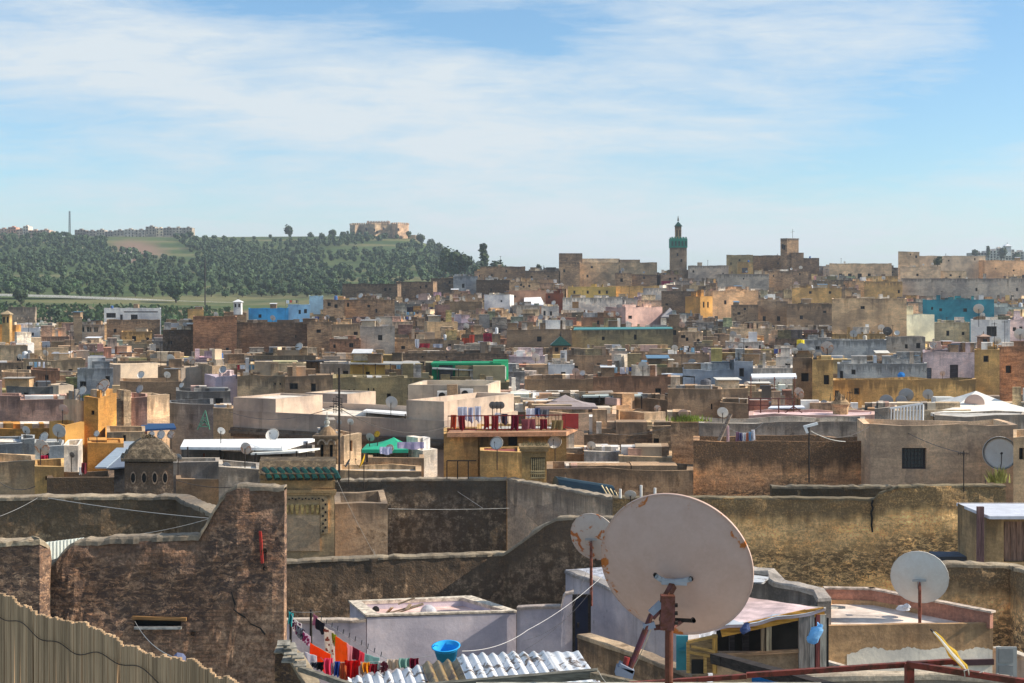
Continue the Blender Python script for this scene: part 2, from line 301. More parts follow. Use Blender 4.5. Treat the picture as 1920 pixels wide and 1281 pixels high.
def terrain():
    mb = MB(); us = [-.95+i*.008 for i in range(239)]
    ys = [3]; 
    while ys[-1] < 5000: ys.append(ys[-1]*1.03+.6)
    vs = []; fs = []; cols = []
    for Y in ys:
        for u in us:
            X = u*Y; z = ground(X, Y); vs.append((X, Y, z)); px = 960+u*F
            py = HY-(z-ZC)/Y*F
            soil = 0
            if Y > 560:
                q = ((px-262-(py-470)*1.1)/52)**2+((py-468)/20)**2
                soil = max(0, 1-q*q)
                if abs(px-248) < 10 and 470 < py < 492: soil = 2
            if Y < 500: soil = .6
            cols.append(soil)
    n = len(us)
    for j in range(len(ys)-1):
        for i in range(n-1): a = j*n+i; fs.append((a, a+1, a+n+1, a+n))
    me = bpy.data.meshes.new('ground'); me.from_pydata(vs, [], fs)
    at = me.attributes.new('soil', 'FLOAT', 'POINT')
    for i, c in enumerate(cols): at.data[i].value = c
    for p in me.polygons: p.use_smooth = True
    m, t, b = newmat('hill_ground')
    g = N(t, 'ShaderNodeNewGeometry'); a = N(t, 'ShaderNodeAttribute'); a.attribute_name = 'soil'
    n1 = noi(t, g.outputs['Position'], .02, 8, .65, .5); n2 = noi(t, g.outputs['Position'], .25, 6, .7)
    vm = N(t, 'ShaderNodeVectorMath', operation='MULTIPLY'); L(t, g.outputs['Position'], vm.inputs[0]); vm.inputs[1].default_value = (.006, .012, .28)
    n3 = noi(t, vm.outputs[0], 1, 6, .6)
    c = mixc(t, ramp(t, n1, .35, .65), (.042, .078, .020), (.085, .120, .034))
    c = mixc(t, ramp(t, n3, .5, .62, 0, .8), c, (.19, .17, .075))
    c = mixc(t, ramp(t, n2, .5, .7, 0, .6), c, (.05, .07, .022))
    c = mixc(t, mth(t, 'MINIMUM', a.outputs['Fac'], 1.0), c, mixc(t, n2, (.19, .115, .075), (.29, .19, .13)))
    c = mixc(t, ramp(t, a.outputs['Fac'], 1.2, 1.6), c, (.42, .38, .33))
    L(t, c, b.inputs['Base Color']); b.inputs['Roughness'].default_value = 1
    me.materials.append(m)
    o = bpy.data.objects.new('ground', me); COL.objects.link(o); o['kind'] = 'structure'
terrain()
def road():
    mb = MB(); wb = MB(); prev = None
    for i in range(61):
        px = -300+i*(760/60); py = lerp_tab([(-300,548),(0,553),(120,556),(240,561),(340,566),(430,569),(470,571)], px); Y = lerp_tab([(-300,505),(0,515),(240,525),(430,535),(470,538)], px)
        a = P(px, py+1.2, Y); b = Vector((a.x, a.y+4, a.z+.05)); c0 = Vector((a.x, a.y-2.2, a.z-2.4))
        if prev:
            mb.face([prev[0], a, b, prev[1]])
            wb.bar(prev[0]+Vector((0,.2,.2)), a+Vector((0,.2,.2)), .3, .9)
        prev = (a, b, c0)
    o = mb.build('road', 'cement', None, (.40,.37,.33)); o['kind'] = 'structure'
    r = wb.build('guard_wall', 'cement', None, (.62,.59,.54)); tagm(r, 'long pale guard wall along the road at the foot of the green hill', 'wall')
road()

# ---------------------------------------------------------------- houses
HOUSES = []      # dicts: handle, px0, px1, py0, py1, Y, obj, zr (roof level), quad
def face_wall(mb, A, B, z0, tops, holes, nin, rec=.18):
    """front wall between floor-plan points A and B with recessed holes (t0,t1,za,zb in metres)"""
    ln = (B-A).length; d = (B-A)/ln; zt = min(tops)
    ts = {0.0, ln}; n = len(tops)-1
    for i in range(1, n): ts.add(ln*i/n)
    for h in holes: ts.add(h[0]); ts.add(h[1])
    ts = sorted(ts); zs = sorted({z0} | {h[2] for h in holes} | {h[3] for h in holes} | {zt-.02})
    def pt(t, z): p = A+d*t; return (p.x, p.y, z)
    def topz(t): k = t/ln*n; i = min(n-1, int(k)); return tops[i]+(tops[i+1]-tops[i])*(k-i)
    for a, b in zip(ts, ts[1:]):
        if b-a < 1e-5: continue
        tm = (a+b)/2
        for za, zb in zip(zs, zs[1:]):
            zm = (za+zb)/2
            if any(h[0] < tm < h[1] and h[2] < zm < h[3] for h in holes): continue
            mb.face([pt(a, za), pt(b, za), pt(b, zb), pt(a, zb)], [(a, zt-za), (b, zt-za), (b, zt-zb), (a, zt-zb)])
        mb.face([pt(a, zt-.02), pt(b, zt-.02), pt(b, topz(b)), pt(a, topz(a))], [(a, .02), (b, .02), (b, 0), (a, 0)])
    for t0, t1, za, zb in holes:
        q = [pt(t0, za), pt(t1, za), pt(t1, zb), pt(t0, zb)]; r = [tuple(Vector(p)+Vector((nin.x, nin.y, 0))*rec) for p in q]
        for i in range(4): j = (i+1)%4; mb.face([q[i], q[j], r[j], r[i]])
def house_quad(Q, zt, label, col, style='plaster', handle=None, cat='house', name='house', zb=None, par=.38, th=.22, jit=.08, wins=(), roofcol=None, group=None, seg=1.3, barred=False, sidewins=(), rec=.18, panecol=None, winmat=None, nosealing=False):
    """Q: floor plan, front-left, front-right, back-right, back-left"""
    Q = [Vector((q[0], q[1], 0)) for q in Q]; c = sum(Q, Vector())/4
    g = min(ground(q.x, q.y) for q in Q)-.6 if zb is None else zb
    if g > zt-2 and zb is None: g = zt-2.5
    o = thing(name, label, cat, (c.x, c.y, g), group)
    mb = MB(); tops = []
    for i in range(4):
        A, B = Q[i], Q[(i+1)%4]; n = max(1, int((B-A).length/seg)); tops.append([zt+random.uniform(-jit, jit) for _ in range(n+1)])
    for i in range(4): tops[i][0] = tops[i-1][-1]
    def holes_of(ws, A, B):
        out = []
        ln = (B-A).length; d = (B-A)/ln
        for (wx0, wx1, wy0, wy1) in ws:
            def hit(px):
                u = (px-960)/F; return (A.x-u*A.y)/(u*d.y-d.x)
            t0, t1 = hit(wx0), hit(wx1); ym = A.y+d.y*(t0+t1)/2
            za, zb_ = zat(wy1, ym), zat(wy0, ym)
            t0, t1 = max(.08, min(t0, t1)), min(ln-.08, max(t0, t1)); zb_ = min(zb_, zt-.1)
            if t1-t0 > .1 and zb_-za > .1: out.append((t0, t1, za, zb_))
        return out
    for i in range(4):
        A, B = Q[i], Q[(i+1)%4]; ln = (B-A).length; d = (B-A).normalized(); nin = Vector((-d.y, d.x, 0))
        hs = []
        if i == 0 and wins:
            hs = [h for w in wins for h in (holes_of([w[:4]], A, B))]
        if i == 1 and sidewins: hs = holes_of([w[:4] for w in sidewins], A, B)
        face_wall(mb, A, B, g, tops[i], hs, nin, rec)
        src = wins if i == 0 else sidewins
        for h, w in zip(hs, src):
            kind = w[4] if len(w) > 4 else 'window'
            pc = w[5] if len(w) > 5 else None
            p0 = A+d*h[0]+nin*(rec-.012); p1 = A+d*h[1]+nin*(rec-.012)
            wb = MB(); t_ = min(.07, (h[1]-h[0])*.14); ctr = (p0+p1)/2; rz = math.atan2(d.y, d.x); wd = h[1]-h[0]; ht = h[3]-h[2]
            for sx in (-1, 1): wb.box(ctr+d*(sx*(wd-t_)/2)+Vector((0, 0, (h[2]+h[3])/2)), (t_, .05, ht), rz)
            for zz in (h[2]+t_/2, h[3]-t_/2): wb.box(ctr+Vector((0, 0, zz)), (wd-2*t_, .046, t_), rz)
            if kind == 'window' and (barred or (len(w) > 6)):
                nb = max(3, int(wd/.14))
                for k in range(1, nb): wb.box(ctr+d*(wd*(k/nb-.5))-nin*.04+Vector((0, 0, (h[2]+h[3])/2)), (.02, .02, ht), rz)
                for k in range(1, 5): wb.box(ctr-nin*.052+Vector((0, 0, h[2]+ht*k/5)), (wd, .018, .02), rz)
            elif kind == 'window' and wd > .5: wb.box(ctr+Vector((0, 0, (h[2]+h[3])/2)), (.04, .04, ht-2*t_), rz)
            if kind == 'opening': wo = None
            else: wo = wb.build('door' if kind == 'door' else 'window', 'wood' if kind == 'door' else 'coat', o, (.09, .075, .06) if pc is None else pc)
            pb = MB(); q = nin*.02
            pb.box(ctr+nin*.05+Vector((0, 0, (h[2]+h[3])/2)), (wd, .03, ht), rz)
            if kind == 'opening': pb.build('window', 'opening', o)
            else:
                pn = pb.build('panel' if kind == 'door' else 'pane', 'glazing' if kind == 'window' and pc is not None else ('wood' if kind == 'door' else 'opening'), o, pc or (.05, .04, .03)); pn.parent = wo
    # parapet: top and inner faces
    I = [q+(c-q).normalized()*th*1.42 for q in Q]
    for i in range(4):
        A, B = Q[i], Q[(i+1)%4]; a, b = I[i], I[(i+1)%4]; n = len(tops[i])-1
        for k in range(n):
            f0, f1 = k/n, (k+1)/n
            p, q = A.lerp(B, f0), A.lerp(B, f1); r, s_ = a.lerp(b, f1), a.lerp(b, f0); z0_, z1_ = tops[i][k], tops[i][k+1]
            mb.face([(p.x, p.y, z0_), (q.x, q.y, z1_), (r.x, r.y, z1_), (s_.x, s_.y, z0_)], [(0, 1.2)]*4)
            mb.face([(s_.x, s_.y, z0_), (r.x, r.y, z1_), (r.x, r.y, zt-par-.03), (s_.x, s_.y, zt-par-.03)], [(0, .3), (1, .3), (1, .9), (0, .9)])
    mb.build('wall', style, o, col)
    rb = MB(); rb.face([(p.x, p.y, zt-par) for p in I]); rb.build('roof', 'roofing', o, roofcol or (.50, .47, .42))
    return o, zt-par
SKIP = []
def bld(x0, x1, yt, yb, handle, col='tan', style='plaster', Y=None, D=None, yaw=0, ext='', wins=(), **k):
    if yaw > 15: yaw += 9
    Y = Y or Yof(yb)*1.01; D = (D or 5)*(.32 if Y < 130 else .5)+1+Y*.004; zt = zat(yt, Y); c, s = math.cos(R(yaw)), math.sin(R(yaw))
    X0 = (x0-960)/F*Y; u1 = (x1-960)/F; w = (u1*Y-X0)/(c-u1*s)
    A = Vector((X0, Y, 0)); B = A+Vector((c*w, s*w, 0)); n = Vector((-s, c, 0))
    if yaw == 0: k_ = 1+D/Y; Q = [A, B, Vector((B.x*k_, B.y*k_, 0)), Vector((A.x*k_, A.y*k_, 0))]
    else: Q = [A, B, B+n*D, A+n*D]
    label = (handle+' '+ext).strip()
    if not wins and Y > 90 and yb-yt > 20 and x1-x0 > 30 and yaw < 15:
        rw = random.Random(int(x0*3+yt)); wins = []
        for _ in range(rw.choice([1, 2, 2, 3])):
            ww = rw.uniform(.35, .7)/Y*F; wx = rw.uniform(x0+4, x1-ww-4); wy = rw.uniform(yt+.5/Y*F, max(yt+.6/Y*F, yt+(yb-yt)*.5)); hh = rw.uniform(.4, .85)/Y*F
            if wy+hh < yb and all(abs(wx-q[0]) > ww*1.7 for q in wins): wins.append((wx, wx+ww, wy, wy+hh, rw.choice(['window', 'opening'])))
    o, zr = house_quad(Q, zt, label, col, style, wins=wins, **k)
    px = [960+q.x/q.y*F for q in Q]
    h = dict(handle=handle, x0=min(px), x1=max(px), vx0=x0, vx1=x1, yt=yt, yb=yb, Ya=min(q.y for q in Q), Yb=max(q.y for q in Q), obj=o, zr=zr, zt=zt, Q=Q, col=col, Y=Y)
    HOUSES.append(h); return h
def block(h, x0, x1, yt, col=None, style='plaster', dy=1.0, D=2.5, name='rooftop_room', wins=()):
    """an upper room on a house, child of it"""
    Y = h['Y']+dy; z1 = zat(yt, Y); a = (x0-960)/F*Y; b = (x1-960)/F*Y; mb = MB(); z0 = h['zr']-.05
    k_ = 1+D/Y; Qs = [(a, Y), (b, Y), (b*k_, Y+D), (a*k_, Y+D)]; mb.prism(Qs, z0, z1)
    o = mb.build(name, style, h['obj'], col or h['col'])
    for w in wins:
        wb = MB(); p = P((w[0]+w[1])/2, (w[2]+w[3])/2, Y); ww = (w[1]-w[0])/F*Y; hh = (w[3]-w[2])/F*Y
        wb.box((p.x, Y-.003, p.z), (ww, .06, hh)); q = wb.build('window', 'opening', h['obj']); q.parent = o
    return o
B = bld
# ---- the far skyline, from the middle to the right
cas = B(1087,1232,492,548,'big tan fortress-like block','tan','plaster',430,12,4,'on the middle of the skyline',par=.8)
block(cas,1048,1092,475,'dark','rough',2,6); block(cas,1092,1162,485,'cream','plaster',3,5); block(cas,1160,1200,487,'brown','plaster',3,4)
B(1048,1087,492,530,'stepped brown house','brown','rough',425,9,0,'left of the big tan skyline block',wins=[(1056,1060,505,511)])
B(1153,1185,512,545,'small brown tower','brown','rough',408,5,0,'in front of the big tan skyline block',wins=[(1163,1168,522,529)])
B(1180,1232,515,545,'shadowed grey house','dark','rough',412,6,0,'at the right foot of the big tan block')
B(1065,1155,538,562,'yellow painted house','yellow','paint',368,6,0,'with little dark windows and a row of posts',wins=[(1075,1079,545,551),(1100,1104,545,551),(1122,1126,545,551),(1136,1140,545,551)])
B(1140,1240,536,556,'sand-yellow long wall','ochre','plaster',372,5,0,'right behind the yellow painted house')
B(985,1050,508,530,'dark brown row house','dark','rough',425,8,0,'on the skyline left of the tan block')
B(900,985,500,530,'low dark house','umber','rough',432,8,0,'on the skyline bristling with dishes')
B(955,1012,528,566,'plain brown facade','tan','rough',360,7,0,'under the row of dark roofs')
B(893,956,525,560,'nearly black house','dark','lichen',368,8,0,'with a tall blank wall in the middle distance')
B(850,896,518,552,'blue-grey washed house','bluegrey','stained',375,8,0,'beside the nearly black house',wins=[(866,871,532,540)])
B(808,852,522,548,'small soot-dark house','dark','rough',380,8,0,'where the rooftops meet the green hill')
B(742,812,528,556,'ragged dark house','umber','rough',360,8,-6,'below the end of the wooded hill')
B(642,745,532,560,'long low dark house','dark','rough',350,8,-4,'with ruined top at the left edge of the old town')
B(908,956,553,588,'bright white box house','white','paint',330,6,-10,'in the middle of the brown roofs')
B(1055,1167,558,592,'whitewashed peeling wall house','white','stained',322,5,0,'with a long pale wall right of the maroon one',wins=[(1073,1085,566,578,'door',(.45,.25,.1))])
B(1023,1056,550,580,'maroon painted house','rust','paint',330,6,0,'next to the long whitewashed wall')
B(955,1024,545,575,'terracotta terrace house','brick','paint',340,6,8,'with a bright sheet on its roof')
B(1173,1242,576,616,'pink plastered house','pink','paint',282,9,24,'lit by the sun in the middle distance',wins=[(1178,1185,592,598)])
B(1240,1312,546,596,'wide dark brown wall house','dark','rough',310,9,0,'below the green minaret')
B(1313,1337,556,600,'orange lit tower house','orange','paint',298,5,26,'with two small dark windows',wins=[(1318,1321,566,577),(1326,1329,566,577)])
B(1336,1422,545,602,'orange-tan house','peach','plaster',300,8,12,'beside the orange lit tower')
B(1371,1422,572,615,'dark grey-brown square house','umber','lichen_soft',272,8,0,'in front of the orange-tan house')
B(1420,1477,565,618,'brown house with square windows','brown','plaster',275,8,0,'two of them side by side',wins=[(1430,1436,593,602),(1457,1463,593,602)])
B(1475,1562,570,625,'stained umber house','umber','stained',268,8,0,'with a long ragged parapet')
B(1485,1578,540,580,'broad tan house','ochre','plaster',320,9,0,'with two tiny windows under its roof',wins=[(1517,1522,546,551),(1554,1559,546,551)])
B(1420,1516,508,545,'heavy brown house','brown','rough',392,9,0,'below the square ruined tower')
B(1345,1442,514,548,'mottled grey-brown house','grey','stained',385,9,0,'under the terrace with a red window')
B(1383,1412,492,528,'ochre house with red window','ochre','plaster',412,6,-8,'on the skyline slope',wins=[(1391,1402,502,512,'window',(.35,.05,.04))])
B(1362,1412,478,508,'greenish tan skyline house','olive','plaster',428,8,0,'left of the ruined tower')
B(1410,1466,479,512,'long dark skyline house','umber','rough',436,9,0,'touching the ruined tower')
B(1290,1366,498,528,'grey skyline house','grey','stained',425,8,0,'right beside the minaret')
B(1460,1536,484,515,'ruined dark base block','dark','rough',430,8,0,'around the foot of the square tower')
B(1555,1672,494,524,'arcaded cream house','sand','plaster',420,8,0,'with four dark arches',wins=[(1573,1579,513,523,'opening'),(1590,1597,513,523,'opening'),(1608,1616,513,523,'opening'),(1627,1633,513,523,'opening')])
B(1684,1724,472,508,'tall cream skyline block','sand','plaster',425,7,0,'with a stepped top')
B(1724,1848,480,520,'long cream skyline building','sand','paint',432,8,0,'right of the stepped block')
B(1846,1925,488,524,'peach walled building','peach','plaster',428,8,6,'at the right end of the skyline')
B(1688,1764,500,535,'pale tan blank house','cream','plaster',395,7,0,'below the tall cream block')
B(1762,1812,508,534,'low sand-coloured house','sand','plaster',396,6,0,'right of the pale tan blank one')
B(1690,1925,522,566,'long grey stained rampart house','grey','stained',372,8,0,'across the right edge of the town',wins=[(1829,1833,540,546),(1905,1909,540,546)])
B(1620,1692,528,562,'dark ochre house','ochre','stained',368,8,0,'right of the broad tan house')
B(1560,1700,560,668,'big blank tan block','tan','plaster',212,12,0,'stained above and tall beside the mint wall')
B(1730,1864,562,608,'deep blue building','teal','paint',262,8,0,'with thin white string courses')
B(1694,1752,590,648,'pale green wall house','mint','paint',225,7,20,'left of the deep blue building')
B(1752,1818,605,655,'low pale green house','mint','plaster',218,8,0,'under the deep blue building')
B(1820,1894,600,658,'white cube house','white','paint',214,8,0,'with one dark square window',wins=[(1850,1869,612,631)])
B(1890,1930,600,655,'lilac plastered house','lilac','plaster',218,8,0,'at the right edge beside the white cube')
B(1560,1666,626,662,'ochre-based low house','ochre','stained',208,6,0,'with stone crenels under the big tan block')
B(1360,1432,641,662,'whitewashed low house','white','stained',206,5,0,'in the right middle of the town')
B(1505,1662,638,680,'long grey-blue house','bluegrey','stained',190,7,0,'with a rust-spotted dish on its roof')
B(1660,1735,632,672,'stained stone house','grey','stained',196,6,0,'with a streaked wall behind a pole')
B(1570,1738,682,720,'blue-grey peeling wall house','bluegrey','stained',152,6,0,'above the ochre wall with a blue basin')
B(1730,1832,660,720,'lilac house','lilac','plaster',154,7,0,'with a dark door and a shuttered one',wins=[(1731,1747,690,714,'door',(.10,.12,.16)),(1781,1797,684,712,'door',(.06,.05,.06))])
B(1827,1874,655,772,'slim ochre tower','ochre','plaster',118,7,0,'with one small square window',wins=[(1844,1854,667,679)])
B(1560,1830,712,772,'long ochre garden wall house','ochre','stained',116,5,0,'with blackened streaks behind the two grey dishes')
B(1523,1562,676,776,'tall narrow ochre house','ochre','stained',112,8,0,'with a dull blank corner')
B(1872,1935,650,738,'red-brown brick house','brick','rough',122,8,0,'at the right edge behind the white tent')
# ---- right and middle
B(1280,1412,694,735,'light grey corrugated house','bluegrey','paint',140,7,0,'with a smooth pale front')
B(1376,1412,678,730,'narrow light grey tower','bluegrey','paint',138.6,6,0,'joined to the smooth pale front')
B(1412,1486,690,735,'white and grey yard house','white','stained',136,6,0,'beneath the white awning',wins=[(1451,1462,708,716)])
B(1455,1487,668,700,'small white terrace house','white','plaster',160,5,0,'behind the white awning')
B(1486,1526,672,770,'brown streaked house','brown','stained',116,8,0,'left of the tall ochre one')
B(1252,1352,730,788,'brown house with black top','brown','stained',92,7,0,'and two slit windows',wins=[(1275,1277,751,757),(1311,1313,749,757),(1333,1336,757,768)])
B(1350,1402,728,757,'cream-cornered low wall house','tan','stained',101,6,0,'right of the black-topped one')
B(1350,1405,755,792,'plain umber house','umber','plaster',90,6,0,'left of the pink terrace')
B(1404,1642,778,800,'pink terrace house','pink','paint',84,7,0,'with a rusty pergola frame',par=.12,roofcol=(.72,.52,.50))
B(1310,1622,792,830,'long dark grey yard wall house','grey','lichen_soft',75,6,0,'behind the striped laundry',par=.3)
B(1258,1308,790,882,'rough brown tower house','brown','rough',71,5,0,'with weeds growing on top')
B(1300,1634,828,935,'long orange-brown wall house',(.66,.42,.25),'band',66,4,0,'with a broad black upper band',par=.9)
B(1632,1908,797,915,'beige house with a barred window',(.60,.47,.36),'plaster',64,5,-2,'and a big pale disc on its wall',wins=[(1691,1737,840,880,'window',(.05,.04,.04),1)],par=.35,rec=.25)
B(1900,1960,818,925,'small tan doorway house','tan','plaster',60,5,0,'at the right edge, with a rolled eave',wins=[(1911,1920,840,862,'opening')])
B(1095,1226,815,848,'long brown blank house','brown','rough',80,6,0,'right of the red railing terrace')
B(1223,1262,800,850,'small brown doorway house','tan','rough',79,6,0,'with a dark door opening',wins=[(1225,1236,822,840,'opening')])
B(1095,1162,846,880,'whitewashed patched wall house','white','stained',70,4,0,'between brown walls')
B(1160,1260,855,882,'low tan yard house','tan','plaster',68,5,0,'beside the patched white wall')
B(1024,1100,850,884,'tan house with sloping wall','tan','plaster',71.5,5,0,'behind the ochre lantern tower')
B(1025,1300,880,930,'dark coped brown house','umber','lichen_soft',64.5,4,0,'stretching under the brown tower')
B(1160,1207,768,796,'orange sunlit block house','peach','plaster',92,4,26,'near the green pergola')
B(1208,1248,776,800,'cream sunlit low block','cream','stained',89,4,22,'near the thin brick chimney')
B(1028,1077,684,712,'white shed house','white','paint',158,4,0,'with a square blue-grey front')
B(983,1120,710,745,'umber house with sloping top','umber','plaster',131,7,0,'in front of the white shed',wins=[(999,1003,708,714),(1017,1021,708,714)])
B(1112,1258,706,752,'rusty brown long house','brick','stained',126,7,0,'in the centre right')
B(954,1022,668,690,'lilac-grey low house','lilac','plaster',178,6,0,'left of the pyramid-roofed lantern',wins=[(960,965,680,686),(980,987,680,688)])
B(950,1072,618,666,'brown-grey long rampart house','umber','plaster',212,8,0,'behind the pyramid-roofed lantern')
B(1070,1262,614,660,'olive-grey long house','olive','stained',216,8,0,'under a thin teal roof edge')
B(1272,1318,622,650,'cream and white small house','cream','stained',222,6,0,'with a mottled front')
B(1210,1330,664,690,'dull brown long house','brown','plaster',182,7,0,'left of the grey-white walls')
B(1015,1048,574,602,'twin-windowed white house','white','plaster',300,5,0,'far behind the pyramid-roofed lantern',wins=[(1019,1023,583,592),(1031,1035,584,592)])
B(740,832,636,668,'long brown laundry house','brown','rough',205,8,0,'with red washing along its roof')
B(755,950,662,686,'dark low fronted house','dark','rough',180,7,0,'above the green pavilion',wins=[(790,794,667,671),(835,839,667,671)])
B(675,740,612,672,'smooth grey square house','grey','plaster',203,8,0,'with a tall blank front')
B(618,676,636,674,'umber brick house','brick','rough',200,8,0,'left of the smooth grey square one')
B(620,680,608,640,'dark backed house','tan','stained',218,6,0,'with a pale lit corner')
B(576,622,604,668,'brown buttressed house','brown','rough',206,8,0,'right end of the dark rampart')
B(440,578,605,668,'wide dark rampart house','dark','rough',208,10,0,'with small square windows in a row',wins=[(475,480,654,661),(519,526,652,661),(554,560,657,665),(553,556,628,634)])
B(362,444,594,676,'red-brown brick rampart house','brick','rough',200,10,0,'left of the dark one',wins=[(423,429,652,659),(406,410,664,669)])
B(305,366,618,676,'black weathered house','dark','lichen',204,9,0,'left of the red-brick rampart')
B(420,462,586,610,'small brown stepped house','brown','rough',250,6,0,'beneath the little white lantern')
B(466,541,578,610,'bright blue house','blue','paint',255,6,0,'on the left of the town')
B(540,581,571,604,'pale blue terrace house','sky','paint',262,6,0,'right of the bright blue one')
B(580,606,555,580,'small sky-blue tower','sky','paint',275,4,0,'rising over the blue houses')
B(606,645,562,606,'slanting brown house','brown','rough',262,7,0,'right of the sky-blue tower')
B(645,740,562,600,'low ruined umber house','umber','rough',268,8,0,'in front of the wooded hill')
B(195,302,578,606,'white farmhouse','white','paint',300,7,0,'with a flat roof and dark windows at the foot of the hill',wins=[(199,217,587,596),(225,230,590,600),(245,258,590,600),(232,296,584,586)])
B(352,382,580,600,'little yellow house','ochre','plaster',285,5,0,'with a white front at the hill foot')
B(138,154,594,660,'slim brown tower house','brown','plaster',222,5,0,'on the left of the town')
B(150,196,608,650,'glazed terrace house','grey','stained',228,6,0,'with greenish windows',wins=[(150,158,613,623,'window',(.3,.35,.3)),(162,172,613,623,'window',(.3,.35,.3)),(175,184,613,623,'window',(.3,.35,.3))])
B(228,285,622,645,'pair-roofed ochre house','ochre','stained',232,6,0,'in a dark hollow at left')
B(200,300,600,640,'broad umber house','umber','rough',250,7,0,'below the white farmhouse')
B(-20,30,610,655,'orange arcade house','orange','stained',226,6,10,'at the left edge')
B(30,64,643,672,'bright white block house','white','paint',186,5,20,'near the left edge')
B(-20,52,648,690,'tan tiered house','sand','stained',178,7,0,'at the left edge beside the white block')
# ---- left middle
B(-20,44,680,712,'grey-brown low house','brown','stained',160,7,0,'at the left edge with a dark top')
B(44,78,672,722,'rust-tan tower house','tan','stained',148,6,0,'with a reddish upper part')
B(76,160,675,706,'brown house with a black doorway','tan','stained',160,7,0,'right of the rust-tan tower',wins=[(128,136,692,704,'opening')])
B(58,112,694,726,'brick-red patched house','brick','stained',142,5,0,'below the rust-tan tower')
B(3,58,698,738,'cream mottled wall house','sand','stained',134,6,0,'at the left edge')
B(145,212,692,745,'blue-grey rooftop house','bluegrey','stained',128,6,0,'crowded with grey dishes')
B(12,112,724,752,'long slate-dark house','slate','stained',112,6,0,'below the cream mottled wall')
B(110,138,723,750,'small cream lit block','cream','paint',111,4,28,'at the end of the slate-dark house')
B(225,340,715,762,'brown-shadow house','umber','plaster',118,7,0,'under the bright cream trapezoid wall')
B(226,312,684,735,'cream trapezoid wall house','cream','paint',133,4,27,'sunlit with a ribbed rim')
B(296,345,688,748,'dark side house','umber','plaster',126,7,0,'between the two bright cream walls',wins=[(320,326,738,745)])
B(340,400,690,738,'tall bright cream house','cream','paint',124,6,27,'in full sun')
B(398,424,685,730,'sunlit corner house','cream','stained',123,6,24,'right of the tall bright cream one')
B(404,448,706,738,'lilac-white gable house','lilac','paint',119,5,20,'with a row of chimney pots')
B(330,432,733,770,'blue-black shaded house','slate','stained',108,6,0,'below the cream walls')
B(445,536,704,748,'grey-brown stained house','tan','stained',117,7,0,'above the cream complex',wins=[(514,517,718,722),(524,527,718,722)])
B(534,626,704,748,'brown panelled house','brown','stained',116,7,0,'right of the grey-brown stained one')
B(624,764,708,770,'olive house with slit vents','olive','plaster',104,7,0,'behind the white tents',wins=[(653,656,730,734),(662,665,730,734),(689,692,728,733),(699,702,728,733),(726,728,728,733),(736,738,728,733),(687,702,738,755),(725,733,738,746)])
B(656,722,684,716,'yellow painted terrace house','yellow','paint',122,6,0,'with a faded sign on its wall',par=.2)
B(600,658,682,712,'dusty pale house','grey','stained',128,6,0,'left of the yellow terrace')
B(748,812,708,748,'streaky grey house','olive','stained',112,6,0,'left of the green pavilion')
B(808,955,718,742,'dark plinth house','olive','stained',118,10,0,'carrying the green pavilion')
B(-20,40,744,812,'pinkish tan house','pink','stained',90,8,0,'at the left edge with a square window',wins=[(20,31,790,804)])
B(38,147,748,812,'broad pinkish house','pink','stained',88,8,0,'with a large crack and dark stained top')
B(-20,126,804,840,'long orange house','orange','plaster',78,5,0,'low at the left edge')
B(122,158,795,850,'sunlit orange side house','orange','paint',75,4,27,'left of the orange tower')
B(146,160,752,846,'sunlit-toned orange pier house','peach','paint',76,4,25,'against the orange tower')  # sunlight on this face is put into the paler peach colour
B(157,184,745,852,'orange tower house','orange','plaster',76,4,-6,'with grass on top and two little windows',wins=[(171,177,770,778),(165,170,823,830)])
B(183,245,752,832,'sunlit ragged tan house','sand','rough',80,5,22,'right of the orange tower')
B(232,246,733,800,'thin tan chimney tower','sand','rough',80.5,2,18,'rising from the ragged wall')
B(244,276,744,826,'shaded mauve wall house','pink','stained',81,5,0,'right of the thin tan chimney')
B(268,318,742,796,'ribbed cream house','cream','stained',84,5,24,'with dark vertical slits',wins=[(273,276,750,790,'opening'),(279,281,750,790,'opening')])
B(164,232,832,862,'low orange annex house','orange','plaster',70,4,0,'at the foot of the orange tower')
B(200,272,808,840,'cracked tan yard house','tan','stained',74,5,0,'with one dark doorway',wins=[(230,236,816,828,'opening')])
B(-20,42,832,872,'blue-grey low yard house','bluegrey','stained',66,5,0,'at the left edge')
B(40,65,822,872,'grey water tank house','bluegrey','stained',66.5,3,0,'with a pale bundle on top')
B(63,120,838,872,'pale blue washed house','bluegrey','plaster',66.8,5,0,'with a dark window and pipes',wins=[(84,92,850,862)])
B(118,146,836,868,'white peeling house','white','stained',67,4,12,'right of the pale blue washed one')
B(-20,66,866,940,'brown yard house','tan','stained',60,5,0,'at the lower left edge behind the lichened wall')
B(65,120,875,935,'tan house with small vent','ochre','stained',59,5,0,'left of the dark sloping wall',wins=[(85,90,893,900,'opening')])
B(88,214,898,940,'blackened sloping wall house','umber','lichen',57.5,4,0,'left of the domed kiosk')
B(205,240,880,925,'dark grey pier house','slate','lichen_soft',61,4,0,'just left of the domed kiosk')
B(325,412,869,925,'streaked grey wall house','grey','stained',60,5,0,'right of the domed kiosk')
B(410,488,878,925,'grey ledge house','grey','stained',57.5,4,0,'left of the green tiled gate',par=.2)
B(330,420,896,950,'dull brown house','brown','plaster',58.6,4,0,'below the streaked grey wall')
B(315,400,756,822,'dark navy house','slate','stained',86,6,0,'with a green tree-shaped lattice')
B(395,438,767,820,'tan low wing','tan','plaster',91,6,0,'at the left end of the long cream complex',wins=[(410,412,775,783)])
B(340,596,846,878,'pale veranda house','grey','stained',69,6,0,'under the long white canopy',wins=[(380,397,850,866,'door',(.35,.10,.05)),(420,428,850,866,'opening')])
